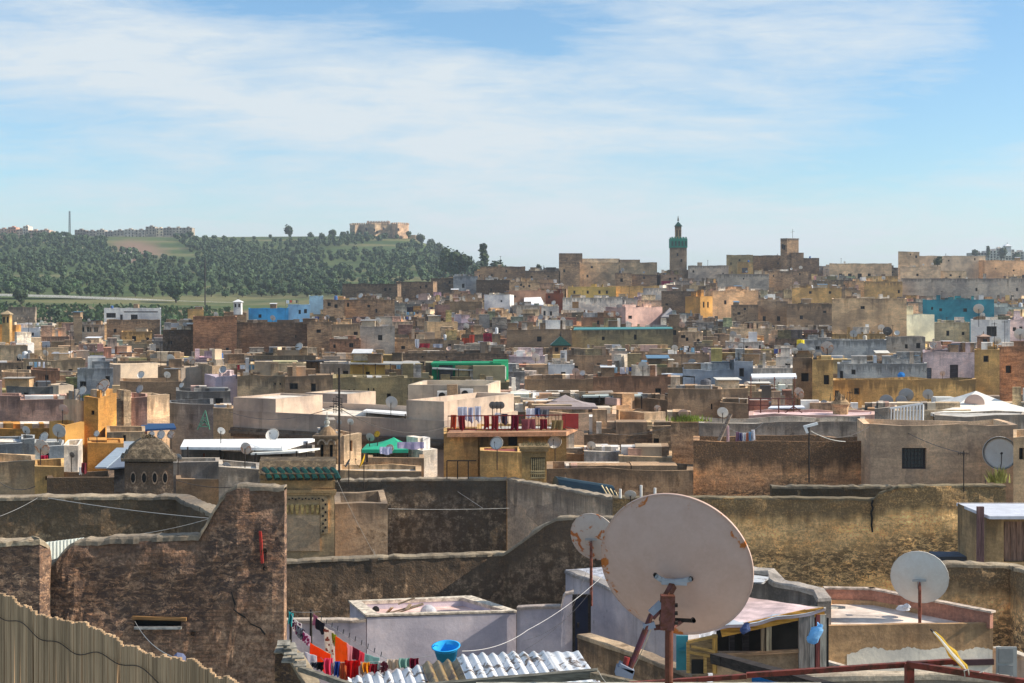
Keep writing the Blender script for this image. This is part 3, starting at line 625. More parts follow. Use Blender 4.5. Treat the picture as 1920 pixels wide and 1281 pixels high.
B(645,678,815,862,'narrow sunlit cream house','cream','stained',72,5,24,'right of the domed lantern',wins=[(657,661,826,846,'opening'),(664,667,825,845,'opening')])
B(690,795,856,886,'low brown house','brown','lichen_soft',66,4,0,'under the green canopy')
B(793,820,846,888,'white streaked pier','white','stained',67,3,25,'between the green canopy and the ochre house')
B(832,896,812,888,'ochre square house','ochre','stained',69,5,0,'with a ledge moulding')
B(894,1062,806,850,'ochre terrace house','ochre','stained',70,6,0,'with a dark central window below the red railing',wins=[(953,970,815,836,'opening')],par=.1)
B(900,978,848,892,'maroon roofed low house','ochre','stained',65.5,4,0,'left of the lantern tower',par=.1,roofcol=(.28,.08,.07))
B(630,790,884,905,'weathered low parapet house','tan','stained',63.5,4,0,'behind the great black wall',par=.2)
# ---- the long cream complex (its facade turns away from the sun, its end face catches it)
def corner_house(xa, Ya, xb, yaw, z, D, handle, ext='', col='cream', style='paint', **k):
    c, s = math.cos(R(yaw)), math.sin(R(yaw)); X0 = (xa-960)/F*Ya; u1 = (xb-960)/F; w = (u1*Ya-X0)/(c-u1*s)
    A = Vector((X0, Ya, 0)); Bq = A+Vector((c*w, s*w, 0)); n = Vector((-s, c, 0)); Q = [A, Bq, Bq+n*D, A+n*D]
    o, zr = house_quad(Q, z, (handle+' '+ext).strip(), col, style, **k); px = [960+q.x/q.y*F for q in Q]
    yt = HY-(z-ZC)/Ya*F
    h = dict(handle=handle, x0=min(px), x1=max(px), vx0=min(px), vx1=max(px), yt=yt, yb=yt+70, Ya=min(q.y for q in Q), Yb=max(q.y for q in Q), obj=o, zr=zr, zt=z, Q=Q, col=col, Y=Ya)
    HOUSES.append(h); return h
PB = (.50, .405, .33)
cx = corner_house(437, 80, 833, -30, 9.72, 7.6, 'long cream complex', 'with a dark cornice band and a sunlit end', PB, roofcol=(.7,.62,.52), jit=.0)
corner_house(437.4, 80.05, 517, -30, 10.45, 4.2, 'left cream cube house', 'on the end of the long cream complex', PB, jit=0, par=.1, roofcol=(.7,.62,.52))
corner_house(762, 74.3, 832.5, -30, 10.7, 7.2, 'right cream cube house', 'with three slits and a broad sunlit side', PB, jit=0, par=.3, roofcol=(.7,.62,.52))
corner_house(765, 85, 915, -8, 10.85, 5, 'upper cream terrace house', 'with air conditioners on its wall', (.62,.52,.40), jit=0, par=.3)
corner_house(572, 90, 651, -28, 10.05, 3.2, 'small cream rooftop house', 'behind the two white tents, with dark wall lamps', PB, jit=0, par=.1)
corner_house(597, 73, 640, 10, 8.9, 3, 'grey storehouse', 'low beside the white canopy', 'grey', 'stained')
mb = MB()
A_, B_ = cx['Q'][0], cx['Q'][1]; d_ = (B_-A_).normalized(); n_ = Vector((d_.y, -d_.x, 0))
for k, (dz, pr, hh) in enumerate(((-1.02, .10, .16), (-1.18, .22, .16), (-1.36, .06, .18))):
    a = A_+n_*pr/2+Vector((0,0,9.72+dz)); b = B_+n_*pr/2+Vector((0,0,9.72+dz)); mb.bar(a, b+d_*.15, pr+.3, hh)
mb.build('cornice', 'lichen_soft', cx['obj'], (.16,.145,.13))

# ---------------------------------------------------------------- landmark towers
def merlons(mb, x0, x1, y, z, w, h, n, d=.4):
    for k in range(n): mb.box((x0+(x1-x0)*(k+.5)/n, y, z+h/2), (w, d, h))
def minaret():
    Y = 430; c = P(1271.5, 560, Y); s = Y/F; o = thing('minaret', 'tall green-banded minaret with a lantern and finial on the skyline', 'minaret', (c.x, Y, ground(c.x, Y)-.5))
    zb = o.location.z; X = c.x; w = 29*s; z1 = zat(465, Y); z2 = zat(448, Y)
    def sq(w, z0, z1, mat, col, name, jit=0):
        mb = MB(); mb.prism([(X-w/2, Y-w/2), (X+w/2, Y-w/2), (X+w/2, Y+w/2), (X-w/2, Y+w/2)], z0, z1); return mb, name, mat, col
    mb, *_ = sq(w, zb, z1, 0, 0, 0); mb.build('shaft', 'stained', o, (.30,.245,.19))
    mb, *_ = sq(w+.35, z1, z2, 0, 0, 0); merlons(mb, X-w/2-.17, X+w/2+.17, Y-w/2, z2, .42, .5, 6, .3); merlons(mb, X-w/2-.17, X+w/2+.17, Y+w/2, z2, .42, .5, 6, .3); mb.build('tiled_band', 'coat', o, (.02,.22,.15))
    mb = MB()
    for k in range(5): mb.box((X-w/2-.17+(w+.35)*(k+.5)/5, Y-w/2-.2, (z1+z2)/2-.1), (.5, .08, 1.5))
    mb.build('blind_arch', 'tile_green', o)
    lw = 11*s; z3 = zat(425, Y); mb, *_ = sq(lw, z2, z3, 0, 0, 0); lan = mb.build('lantern', 'stained', o, (.36,.27,.2))
    mb = MB()
    for sx in (-.25, .25): mb.box((X+sx*lw, Y-lw/2-.02, (z2+z3)/2-.2), (.35, .08, 2.0))
    q = mb.build('window', 'opening', o); q.parent = lan
    z4 = zat(415, Y); rw = lw*.68; mb = MB(); b = [(X-rw, Y-rw, z3), (X+rw, Y-rw, z3), (X+rw, Y+rw, z3), (X-rw, Y+rw, z3)]
    for i in range(4): mb.face([b[i], b[(i+1)%4], (X, Y, z4)])
    mb.face(b[::-1]); mb.build('lantern_roof', 'tile_green', o)
    mb = MB(); mb.tube([(X, Y, z4-.1), (X, Y, zat(405, Y))], .07, 6)
    for py, r in ((413, .30), (410.2, .23), (407.5, .17)): mb.lathe((X, Y, zat(py, Y)), [(0.01, -r), (r*.8, -r*.6), (r, 0), (r*.8, r*.6), (.01, r)], 8)
    mb.build('finial', 'iron', o)
    mb = MB()
    for (dx, dz) in ((-.1, -7), (.15, -13)): mb.box((X+dx*w, Y-w/2-.02, z1+dz*.3), (.5, .1, .9))
    mb.build('window', 'opening', o)
minaret()
def ruin_tower():
    Y = 424; o = thing('ruined_tower', 'square ruined brick tower standing above the skyline houses', 'tower', (P(1481, 560, Y).x, Y, ground(94, Y)))
    s = Y/F; xl = P(1463.5, 0, Y+1.5).x; xc = P(1476, 0, Y).x; xr = P(1498, 0, Y+1.0).x; z0 = o.location.z; z1 = zat(449, Y)
    A = Vector((xl, Y+1.6, 0)); C = Vector((xc, Y, 0)); D_ = Vector((xr, Y+1.4, 0)); E = Vector((xl+(xr-xc), Y+4.5, 0))
    mb = MB(); P4 = [(A.x, A.y), (C.x, C.y), (D_.x, D_.y), (E.x, E.y)]; mb.prism(P4, z0, z1); mb.build('wall', 'rough', o, (.30,.235,.175))
    mb = MB(); z = zat(448, Y)
    mb.prism([(p[0]*1+(p[0]-xc)*.03, p[1]-.1) for p in P4], z1, z1+.35); mb.build('coping', 'cement', o, (.2,.17,.14))
    mb = MB()
    for t, py in ((.35, 462), (.62, 464)): q = A.lerp(C, t); mb.box((q.x-.05, q.y-.05, zat(py, Y)), (.6, .3, 1.4))
    mb.build('window', 'opening', o)
    mb = MB(); bx = [(xc-2, Y-.6), (xr+1.3, Y-.6), (xr+1.3, Y+5), (xc-2, Y+5)]
    i = len(mb.v); mb.prism([(xc+1.2, Y-.4), (xr+1.2, Y-.1), (xr+1.0, Y+4), (xc+1.2, Y+4)], z0, zat(474, Y)); mb.build('buttress', 'rough', o, (.2,.16,.125))
    mb = MB(); mb.tube([(xc+2, Y+2, z1), (xc+2, Y+2, z1+3.2)], .05, 5); mb.bar((xc+1.4, Y+2, z1+2.2), (xc+2.6, Y+2, z1+2.5), .06); mb.build('mast', 'iron', o)
ruin_tower()
def fort():
    Y = 1088; s = Y/F; X = lambda px: (px-960)*s
    gz = min(ground(X(p), Y) for p in (660, 700, 760))-4
    o = thing('hill_fort', 'large crenellated stone fort crowning the wooded hill', 'fort', (X(710), Y, gz))
    def part(name, pts, ztop, col, cren=True):
        mb = MB(); z1 = zat(ztop, Y); mb.prism(pts, gz, z1)
        if cren:
            for i in range(len(pts)):
                a, b = Vector((*pts[i], 0)), Vector((*pts[(i+1)%len(pts)], 0)); n = max(2, int((b-a).length/1.9)); ang = math.atan2((b-a).y, (b-a).x)
                for k in range(n): p = a.lerp(b, (k+.5)/n); mb.box((p.x, p.y, z1+.55), (1.05, .6, 1.1), ang)
        mb.build(name, 'plaster', o, col)
    st = (.42, .345, .265)
    part('rampart', [(X(661), Y-2), (X(700), Y-9), (X(737), Y-5), (X(752), Y+14), (X(740), Y+30), (X(665), Y+26)], 421.5, st)
    part('bastion', [(X(657), Y-4), (X(668), Y-9), (X(676), Y-5), (X(672), Y+4), (X(657), Y+4)], 422.5, st)
    part('bastion', [(X(736), Y-7), (X(748), Y-12), (X(765), Y-4), (X(765), Y+8), (X(742), Y+8)], 421.2, (.50,.37,.28))  # sunlit look put into this bastion's paler, pinker stone colour
    part('bastion', [(X(696), Y-11), (X(706), Y-15), (X(716), Y-10), (X(714), Y-4), (X(697), Y-4)], 422.2, st)
    part('keep', [(X(688), Y+2), (X(728), Y+1), (X(728), Y+14), (X(688), Y+15)], 416.8, (.42,.32,.26))
    part('outwork', [(X(765), Y-2), (X(780), Y-4), (X(780), Y+5), (X(765), Y+6)], 441, (.5,.42,.33), False)
    mb = MB()
    for px, py in ((706, 433), (711, 437), (722, 430), (690, 431), (750, 432)): mb.box((X(px), Y-15.1 if 696 < px < 716 else Y-12, zat(py, Y)), (.9, 7, 1.6))
    mb.build('window', 'opening', o)
    mb = MB(); mb.tube([(X(725), Y+6, zat(417, Y)), (X(725), Y+6, zat(412, Y))], .15, 5); mb.build('flagpole', 'iron', o)
fort()
def kiosk(px0, px1, yr, ye, yb, Y, name, label, cat, roofc, wallc, roofmat='tile_green', wallmat_='stained', base=None, ov=1.25, wn=2, fin=True, D=None):
    X0, X1 = (px0-960)/F*Y, (px1-960)/F*Y; w = X1-X0; X = (X0+X1)/2; D = D or w; z0 = zat(yb, Y)-2.5 if base is None else base; ze = zat(ye, Y); zr = zat(yr, Y)
    o = thing(name, label, cat, (X, Y+D/2, z0)); mb = MB(); mb.prism([(X0, Y), (X1, Y), (X1, Y+D), (X0, Y+D)], z0, ze); wl = mb.build('wall', wallmat_, o, wallc)
    mb = MB(); a, b = w/2*ov, D/2*ov; q = [(X-a, Y+D/2-b, ze), (X+a, Y+D/2-b, ze), (X+a, Y+D/2+b, ze), (X-a, Y+D/2+b, ze)]
    q2 = [(x, y, z+.06*w) for x, y, z in q]
    for i in range(4): mb.face([q[i], q[(i+1)%4], q2[(i+1)%4], q2[i]]); mb.face([q2[i], q2[(i+1)%4], (X, Y+D/2, zr)])
    mb.face(q[::-1]); mb.build('roof', roofmat, o, roofc)
    mb = MB()
    for k in range(wn): mb.box((X0+w*(k+.5)/wn, Y-.005, (zat(yb, Y)+ze)/2+.1*(ze-z0)*.2), (w*.42/wn, .07, (ze-zat(yb, Y))*.5))
    if wn: q = mb.build('window', 'opening', o); q.parent = wl
    if fin: mb = MB(); mb.lathe((X, Y+D/2, zr), [(.01*w, -.05*w), (.05*w, 0), (.07*w, .06*w), (.03*w, .12*w), (.01*w, .3*w)], 8); mb.build('finial', 'iron', o)
    return o
kiosk(1036, 1067, 630, 649, 664, 192, 'roof_lantern', 'tan lantern house with a dark green pyramid roof in the middle of the roofs', 'lantern', None, (.40,.28,.18))
kiosk(438, 452, 561, 567, 580, 248, 'roof_lantern', 'tiny white lantern house beside the bright blue house', 'lantern', (.7,.7,.7), 'white', 'coat', 'paint', zat(590,248))
kiosk(1838, 1856, 626, 632, 651, 166, 'brick_chimney', 'little brick chimney with a pyramid cap before the white cube house', 'chimney', (.45,.3,.22), 'brick', 'coat', 'rough', wn=1)
kiosk(4, 18, 582, 590, 612, 224, 'roof_tower', 'slender ochre belvedere at the far left edge', 'tower', (.4,.3,.18), 'ochre', 'coat', 'stained')
# white box chimney / condenser in the centre
mb = MB(); o = thing('roof_shaft', 'small white louvred roof shaft below the green pyramid roof', 'roof shaft', P(1057, 684, 160)); Y = 160
mb.prism([(P(1051,0,Y).x, Y), (P(1063,0,Y).x, Y), (P(1063,0,Y).x, Y+.8), (P(1051,0,Y).x, Y+.8)], zat(688, Y), zat(658, Y)); mb.build('casing', 'paint', o, 'white')
mb = MB(); [mb.box((P(1055.5,0,Y).x, Y-.01, zat(679-k*2.6, Y)), (.36, .05, .07)) for k in range(7)]; mb.build('louvre', 'iron', o)

# ---------------------------------------------------------------- domed kiosk with oval windows (left)
def oval_kiosk():
    Y = 55; o = thing('tomb_kiosk', 'old square kiosk with a mossy stepped dome roof and four oval windows', 'kiosk', P(279, 940, Y))
    X0, X1 = P(233.5, 0, Y).x, P(325, 0, Y).x; w = X1-X0; X = (X0+X1)/2; z0 = zat(960, Y); z1 = zat(868, Y)
    mb = MB(); n = 6
    for i in range(n):
        for j in range(6):
            pass
    mb.prism([(X0, Y), (X1, Y), (X1, Y+w), (X0, Y+w)], z0, z1); wl = mb.build('wall', 'lichen', o, (.44,.34,.28))
    tiers = [(865, 52), (860, 52), (860, 47.5), (852, 44), (852, 40.5), (844, 37.5), (840, 33), (832, 24), (826, 15)]
    mb = MB(); rings = []
    for py, hw in tiers:
        r = hw/F*Y; z = zat(py, Y); rings.append([(X-r, Y+w/2-r, z), (X, Y+w/2-r*1.04, z), (X+r, Y+w/2-r, z), (X+r*1.04, Y+w/2, z), (X+r, Y+w/2+r, z), (X, Y+w/2+r*1.04, z), (X-r, Y+w/2+r, z), (X-r*1.04, Y+w/2, z)])
    for a, b in zip(rings, rings[1:]):
        for k in range(8): mb.face([a[k], a[(k+1)%8], b[(k+1)%8], b[k]])
    mb.face(rings[0][::-1]); mb.face(rings[-1]); mb.build('dome', 'lichen', o, (.27,.24,.19))
    mb = MB(); rr = random.Random(3)
    for k in range(90):
        a = rr.uniform(0, 6.28); r = rr.uniform(0, .34); p = Vector((X+math.cos(a)*r, Y+w/2+math.sin(a)*r, zat(826, Y)+rr.uniform(-.05, .12))); d = Vector((rr.uniform(-1,1), rr.uniform(-1,1), rr.uniform(.2,1))).normalized()*rr.uniform(.06,.16); sd = d.cross(Vector((rr.uniform(-1,1), rr.uniform(-1,1), 0))).normalized()*.03
        mb.face([p-sd, p+sd, p+d])
    mb.build('dry_weeds', 'leaf', o, (.10,.075,.04))
    for px in (249.5, 270, 290, 309.5):
        cx_, cz = P(px, 0, Y).x, zat(896, Y); rx, rz_ = 4.0/F*Y, 9/F*Y
        mb = MB(); m_ = MB(); n = 18
        pt = lambda k, s, y: (cx_+math.cos(2*math.pi*k/n)*rx*s, y, cz+math.sin(2*math.pi*k/n)*rz_*s)
        for k in range(n):
            mb.face([pt(k, 1.35, Y-.045), pt(k+1, 1.35, Y-.045), pt(k+1, 1, Y-.045), pt(k, 1, Y-.045)]); mb.face([pt(k, 1.35, Y-.045), pt(k, 1.35, Y), pt(k+1, 1.35, Y), pt(k+1, 1.35, Y-.045)]); mb.face([pt(k, 1, Y-.045), pt(k+1, 1, Y-.045), pt(k+1, 1, Y-.004), pt(k, 1, Y-.004)])
        m_.face([pt(k, 1, Y-.006) for k in range(n)])
        f = mb.build('window', 'lichen_soft', o, (.36,.28,.23)); q = m_.build('opening', 'opening', o); q.parent = f
SHEAR = (55, (279-960)/F); oval_kiosk(); SHEAR = None
def round_lantern():
    Y = 67; o = thing('domed_lantern', 'old brick lantern tower with arched openings, small dome and knobbed finial', 'lantern', P(612, 880, Y))
    X0, X1 = P(590, 0, Y).x, P(633, 0, Y).x; w = X1-X0; X = (X0+X1)/2; z0 = zat(900, Y); z1 = zat(820, Y); mb = MB()
    ar = [(596, 610), (615, 629)]; cols = [590, 600.5, 606.5, 617.5, 623.5, 633]
    A = Vector((X0, Y, 0)); Bq = Vector((X1, Y, 0)); hs = []
    for a, b in ((600.5, 606.5), (618, 624)): hs.append(((a-590)/F*Y, (b-590)/F*Y, zat(868, Y), zat(834, Y)))
    face_wall(mb, A, Bq, z0, [z1]*5, hs, Vector((0, 1, 0)), .3)
    for a, b in (((X1, Y), (X1, Y+w)), ((X1, Y+w), (X0, Y+w)), ((X0, Y+w), (X0, Y))): mb.face([(*a, z0), (*b, z0), (*b, z1), (*a, z1)], [(0,2),(1,2),(1,0),(0,0)])
    wl = mb.build('wall', 'rough', o, (.42,.31,.20))
    mb = MB()
    for h in hs: mb.box((X0+(h[0]+h[1])/2, Y+.3, (h[2]+h[3])/2), (h[1]-h[0], .02, h[3]-h[2])); 
    q = mb.build('opening', 'opening', o); q.parent = wl
    mb = MB()
    for h in hs:
        cx_, cz, r = X0+(h[0]+h[1])/2, h[3], (h[1]-h[0])/2+.05
        for k in range(9):
            a0, a1 = math.pi*k/9, math.pi*(k+1)/9; mb.bar((cx_+math.cos(a0)*r*1.5, Y-.03, cz+math.sin(a0)*r*1.8), (cx_+math.cos(a1)*r*1.5, Y-.03, cz+math.sin(a1)*r*1.8), .07, .08)
    mb.build('arch_moulding', 'cement', o, (.35,.26,.18))
    mb = MB()
    for py, e, hh in ((821, 5, .09), (818.5, 8, .07)): mb.box((X, Y+w/2, zat(py, Y)), (w+e/F*Y, w+e/F*Y, hh))
    mb.build('cornice', 'lichen_soft', o, (.25,.2,.15))
    mb = MB(); r = 18/F*Y; z = zat(818, Y); mb.lathe((X, Y+w/2, z), [(r, 0), (r*.92, .12*r), (r*.7, .5*r), (r*.4, .8*r), (.12*r, 1.0*r), (.01, 1.02*r)], 12); mb.build('dome', 'lichen_soft', o, (.3,.22,.15))
    mb = MB(); z = zat(802, Y)
    for dz, r in ((0, .12), (.19, .14), (.38, .09)): mb.lathe((X-.03, Y+w/2, z+dz), [(.01, -r), (r*.8, -r*.6), (r, 0), (r*.8, r*.6), (.01, r)], 8)
    mb.tube([(X-.03, Y+w/2, z-.2), (X-.03, Y+w/2, z+.7)], .025, 5); mb.build('finial', 'cement', o, (.35,.34,.3))
round_lantern()
def lantern_tower():
    Y = 61.5; o = thing('lantern_tower', 'ochre square chimney tower with barred opening and a weedy slab cap', 'chimney', P(1001, 905, Y)); X0, X1 = P(979, 0, Y).x, P(1024, 0, Y).x; w = X1-X0; X = (X0+X1)/2
    mb = MB(); z0 = zat(930, Y); z1 = zat(846, Y)
    face_wall(mb, Vector((X0, Y, 0)), Vector((X1, Y, 0)), z0, [z1]*4, [(16/F*Y, 43/F*Y, zat(898, Y), zat(858, Y))], Vector((0, 1, 0)), .2)
    for a, b in (((X1, Y), (X1, Y+w)), ((X1, Y+w), (X0, Y+w)), ((X0, Y+w), (X0, Y))): mb.face([(*a, z0), (*b, z0), (*b, z1), (*a, z1)], [(0,2),(1,2),(1,0),(0,0)])
    wl = mb.build('wall', 'stained', o, (.46,.34,.16))
    xa, xb = X0+16/F*Y, X0+43/F*Y; mb = MB(); mb.box(((xa+xb)/2, Y+.21, zat(878, Y)), (xb-xa, .02, 42/F*Y)); q = mb.build('opening', 'opening', o); q.parent = wl
    mb = MB()
    for k in range(7): x = xa+(xb-xa)*(k+.5)/7; mb.bar((x, Y+.02, zat(898, Y)), (x, Y+.02, zat(860, Y)), .045, .04)
    for py in (884, 888, 896): mb.bar((xa, Y-.01, zat(py, Y)), (xb, Y-.01, zat(py, Y)), .07, .06)
    mb.build('grille', 'wood', o, (.38,.30,.16))
    mb = MB()
    for py, e, hh in ((847, 4, .06), (843.5, 9, .12), (839, 13, .10)): mb.box((X, Y+w/2, zat(py, Y)), (w+e/F*Y, w+e/F*Y, hh))
    mb.build('cap', 'lichen_soft', o, (.34,.27,.16))
    mb = MB(); rr = random.Random(8)
    for k in range(160):
        p = Vector((X+rr.uniform(-.55, .55), Y+w/2+rr.uniform(-.5, .5), zat(837, Y))); d = Vector((rr.uniform(-.6,.6), rr.uniform(-.6,.6), 1)).normalized()*rr.uniform(.05,.2); mb.face([p-Vector((.015,0,0)), p+Vector((.015,0,0)), p+d])
    mb.build('dry_weeds', 'leaf', o, (.16,.13,.07))
lantern_tower()

# ---------------------------------------------------------------- near walls
def profile_wall(name, label, pts, thick, zb, mat, col, cope=(.33,.31,.28), step=.2, rough=.03, jit=.03, copew=.05, skip=(), cat='wall', copeh=.06, cmat='lichen_soft', xrows=(), seed=1):
    """pts: top line as (px, py, Y); a masonry face with a rough surface, its thickness and a lumpy coping"""
    T = [P(*p) for p in pts]; res = [T[0]]
    for a, b in zip(T, T[1:]):
        n = max(1, int((b-a).length/step))
        for k in range(1, n+1): res.append(a.lerp(b, k/n))
    c = sum(res, Vector())/len(res); o = thing(name, label, cat, (c.x, c.y, zb)); rows = sorted([0, .06, .15, .3, .5, .75, 1.0, 1.3, 1.65, 2.0, 2.4, 2.8, 3.3, 3.8, 4.4, 5.2, 7, 10, 16]+list(xrows))
    mb = MB(); grid = []; back = []; tops = []
    for i, p in enumerate(res):
        d = res[min(i+1, len(res)-1)]-res[max(i-1, 0)]; d.z = 0; d.normalize(); nf = Vector((d.y, -d.x, 0))
        z = p.z+mnoise.noise(Vector((p.x*1.7, p.y*1.7, seed)))*jit*.8+mnoise.noise(Vector((p.x*9, p.y*9, seed)))*jit*.7
        q = Vector((p.x, p.y, z)); colm = []
        for r in rows:
            zz = max(zb, z-r) if r < 16 else zb
            off = mnoise.fractal(Vector((p.x*1.1, p.y*1.1, zz*1.1+seed)), 1, 2, 4)*rough*2.2
            colm.append((q.x+nf.x*off, q.y+nf.y*off, zz))
        grid.append(colm); back.append(q-nf*thick); tops.append((q, nf, d))
    L0 = 0
    for i in range(len(res)-1):
        seg = (res[i+1]-res[i]).length
        for j in range(len(rows)-1):
            a, b, c_, e = grid[i][j+1], grid[i+1][j+1], grid[i+1][j], grid[i][j]
            m = [(a[k]+b[k]+c_[k]+e[k])/4 for k in range(3)]; mpx = 960+m[0]/m[1]*F; mpy = HY-(m[2]-ZC)/m[1]*F
            if any(s[0] < mpx < s[1] and s[2] < mpy < s[3] for s in skip): continue
            mb.face([a, b, c_, e], [(L0, rows[j+1]), (L0+seg, rows[j+1]), (L0+seg, rows[j]), (L0, rows[j])])
        L0 += seg; b0, b1 = back[i], back[i+1]
        mb.face([(b1.x, b1.y, zb), (b0.x, b0.y, zb), tuple(b0), tuple(b1)], [(0,9),(1,9),(1,0),(0,0)]); mb.face([grid[i][0], grid[i+1][0], tuple(b1), tuple(b0)])
    for i in (0, -1):
        g = grid[i]; b_ = back[i]
        for j in range(len(rows)-1): mb.face([g[j], g[j+1], (b_.x, b_.y, g[j+1][2]), (b_.x, b_.y, g[j][2])], [(0, rows[j]), (0, rows[j+1]), (.3, rows[j+1]), (.3, rows[j])])
    mb.build('masonry', mat, o, col, smooth=False)
    if cope:
        mb = MB(); rings = []
        for (q, nf, d), b_ in zip(tops, back):
            h = copeh*(1+.9*mnoise.noise(q*5.2)); e = copew*(.6+.9*mnoise.noise(q*6.1+Vector((5,0,0))))
            rings.append([q+nf*e+Vector((0,0,-.05)), q+nf*e+Vector((0,0,h*.5)), q+nf*(e*.2)+Vector((0,0,h)), b_-nf*(e*.2)+Vector((0,0,h)), b_-nf*e+Vector((0,0,h*.5)), b_-nf*e+Vector((0,0,-.05))])
        for a, b in zip(rings, rings[1:]):
            for k in range(6): mb.face([a[k], b[k], b[(k+1)%6], a[(k+1)%6]], [(0, .9)]*4)
        mb.face(rings[0], [(0,.9)]*6); mb.face(rings[-1][::-1], [(0,.9)]*6); mb.build('coping', cmat, o, cope)
    return o
GR = (.30,.275,.235)
# brick wall at the left with its tall pier
bw = profile_wall('brick_wall', 'tall rough brick wall with a high pier at its right end and a red bar', [(93,1058,30.02),(100,1062,30),(108,1052,30),(118,1040,30),(140,1020,30),(240,1014,30),(372,1008,30),(384,990,30),(400,960,30),(425,925,30),(445,916,30),(533,916,30)], .32, 0, 'rubble', (.42,.30,.23), GR, step=.12, rough=.045, jit=.045, skip=((253,341,1159,1174),), copeh=.07, xrows=(1.70,1.72,1.74,1.76,1.78,1.80,1.82,1.84,1.86,1.88,1.90))
bw2 = profile_wall('brick_wall', 'short brown brick wall at the left edge beside the white sheet', [(-160,1024,29.2),(0,1021,29.2),(74,1018,29.2),(92,1026,29.5),(94,1050,29.6)], .4, 0, 'rubble', (.40,.285,.22), GR, step=.12, rough=.03, jit=.04)
mb = MB(); Y = 30
a = P(253,1174,Y); b = P(341,1159,Y); mb.box(((a.x+b.x)/2, Y+.26, (a.z+b.z)/2), (b.x-a.x+.1, .02, b.z-a.z+.1)); mb.build('slot_window', 'opening', bw)
mb = MB(); mb.bar((a.x-.05, Y+.05, b.z+.01), (b.x+.1, Y+.05, b.z-.02), .2, .07); mb.build('lintel', 'wood', bw, (.28,.15,.06))
mb = MB(); mb.bar((a.x, Y-.02, a.z-.03), (b.x, Y-.02, a.z-.03), .12, .05); mb.build('sill', 'cement', bw, (.3,.29,.27))
mb = MB(); mb.bar(P(488,996,29.93), P(492,1056,29.93), .085, .05); mb.build('red_bar', 'rusty_paint', bw, (.42,.03,.025))
mb = MB(); 
for px, py in ((497,1033),(497,1066),(362,1188)): p = P(px, py, 29.97); mb.lathe(p, [(.001,-.05),(.05,-.05),(.05,.02)], 8, Matrix.Rotation(R(90),3,'X'))
mb.build('putlog_hole', 'opening', bw)
mb = MB(); pr = None
for k, (px, py) in enumerate([(434,1110),(437,1122),(441,1134),(438,1143),(447,1150),(460,1158),(470,1170),(488,1178),(497,1190)]):
    p = P(px, py, 29.93)
    if pr is not None: mb.bar(pr, p, .012, .012+.012*(k%3))
    pr = p
mb.build('crack', 'opening', bw)
# white sheet seen through the gap
o = thing('fabric_sheet', 'white ribbed sheet hanging in the gap between the two brick walls', 'sheet', P(112,1060,30.9)); mb = MB(); n = 44
for k in range(n):
    u0, u1 = k/n, (k+1)/n; f = lambda u: (P(84+u*58, 0, 30.6).x, 30.55+u*.62+.02*math.sin(u*70)); z1, z0 = zat(1015, 30.7), zat(1075, 30.7); a, b = f(u0), f(u1)
    mb.face([(*a, z0), (*b, z0), (*b, z1), (*a, z1)]); mb.face([(b[0], b[1]+.01, z0), (a[0], a[1]+.01, z0), (a[0], a[1]+.01, z1), (b[0], b[1]+.01, z1)])
mb.build('sheet', 'cloth', o, (.88,.90,.84))
# lichened wall behind it
profile_wall('lichened_wall', 'black-lichened wall with pale patches behind the brick wall at left', [(-160,936,40),(0,936,40),(120,934,40),(330,934,40),(345,943,39.2),(408,972,36.6)], .45, 0, 'lichen', (.42,.34,.25), GR, seed=4)
# long middle wall that steps up to the right
profile_wall('lichened_wall', 'long dark lichened wall stepping up towards the rusty dish, behind the washing', [(500,1058,51.4),(580,1052,51.6),(760,1046,52),(944,1040,52.5),(960,1030,52.2),(990,1008,52),(1020,985,52),(1044,974,51.8),(1120,973,51.5),(1210,976,51)], .45, 0, 'lichen', (.33,.26,.20), (.28,.26,.22), seed=6)
# great black wall and its pale return
gw = profile_wall('great_wall', 'great soot-black courtyard wall with a ledge coping above the middle', [(628,902,62),(760,900,62),(950,899,62)], .45, 0, 'lichen', (.36,.32,.27), (.34,.32,.28), seed=9)
profile_wall('courtyard_wall', 'pale streaked return wall running from the great black wall towards the big dish', [(951,899.5,61.7),(1000,908,60.2),(1060,919,58.4),(1172,940,55.6)], .4, 0, 'stained', (.58,.52,.45), (.36,.34,.30), seed=11, jit=.02, rough=.01)
# amber wall at the right
aw = profile_wall('amber_wall', 'broad amber plaster wall, eroded and black-stained, behind the dishes at right', [(1150,934,55),(1300,934,55),(1480,935,54.8),(1638,937,54.5),(1648,925,54.4),(1684,913,54),(1886,911,54)], .5, 0, 'amber', (1.0,.72,.37), (.20,.18,.13), seed=13, rough=.05, step=.2, copeh=.03, copew=.03)
profile_wall('lichened_wall', 'low black wall top directly above the left part of the amber wall', [(1447,914,57),(1640,914,57),(1700,916,57)], .4, 0, 'lichen', (.24,.21,.14), (.2,.19,.16), seed=15)
mb = MB(); pr = None
for k, (px, py) in enumerate([(1637,938),(1634,946),(1637,953),(1633,961),(1635,972),(1634,985),(1636,998)]):
    p = P(px, py, 54.4)
    if pr is not None: mb.bar(pr, p, .05-.004*k, .07)
    pr = p
mb.build('crack', 'opening', aw)
profile_wall('amber_wall', 'lower rough amber wall under the hut at the right edge', [(1762,1062,42),(1800,1060,42),(1893,1064,42),(1905,1068,41.2),(1990,1092,38.7)], .4, 0, 'amber', (.84,.63,.37), (.36,.33,.27), seed=17, rough=.05)
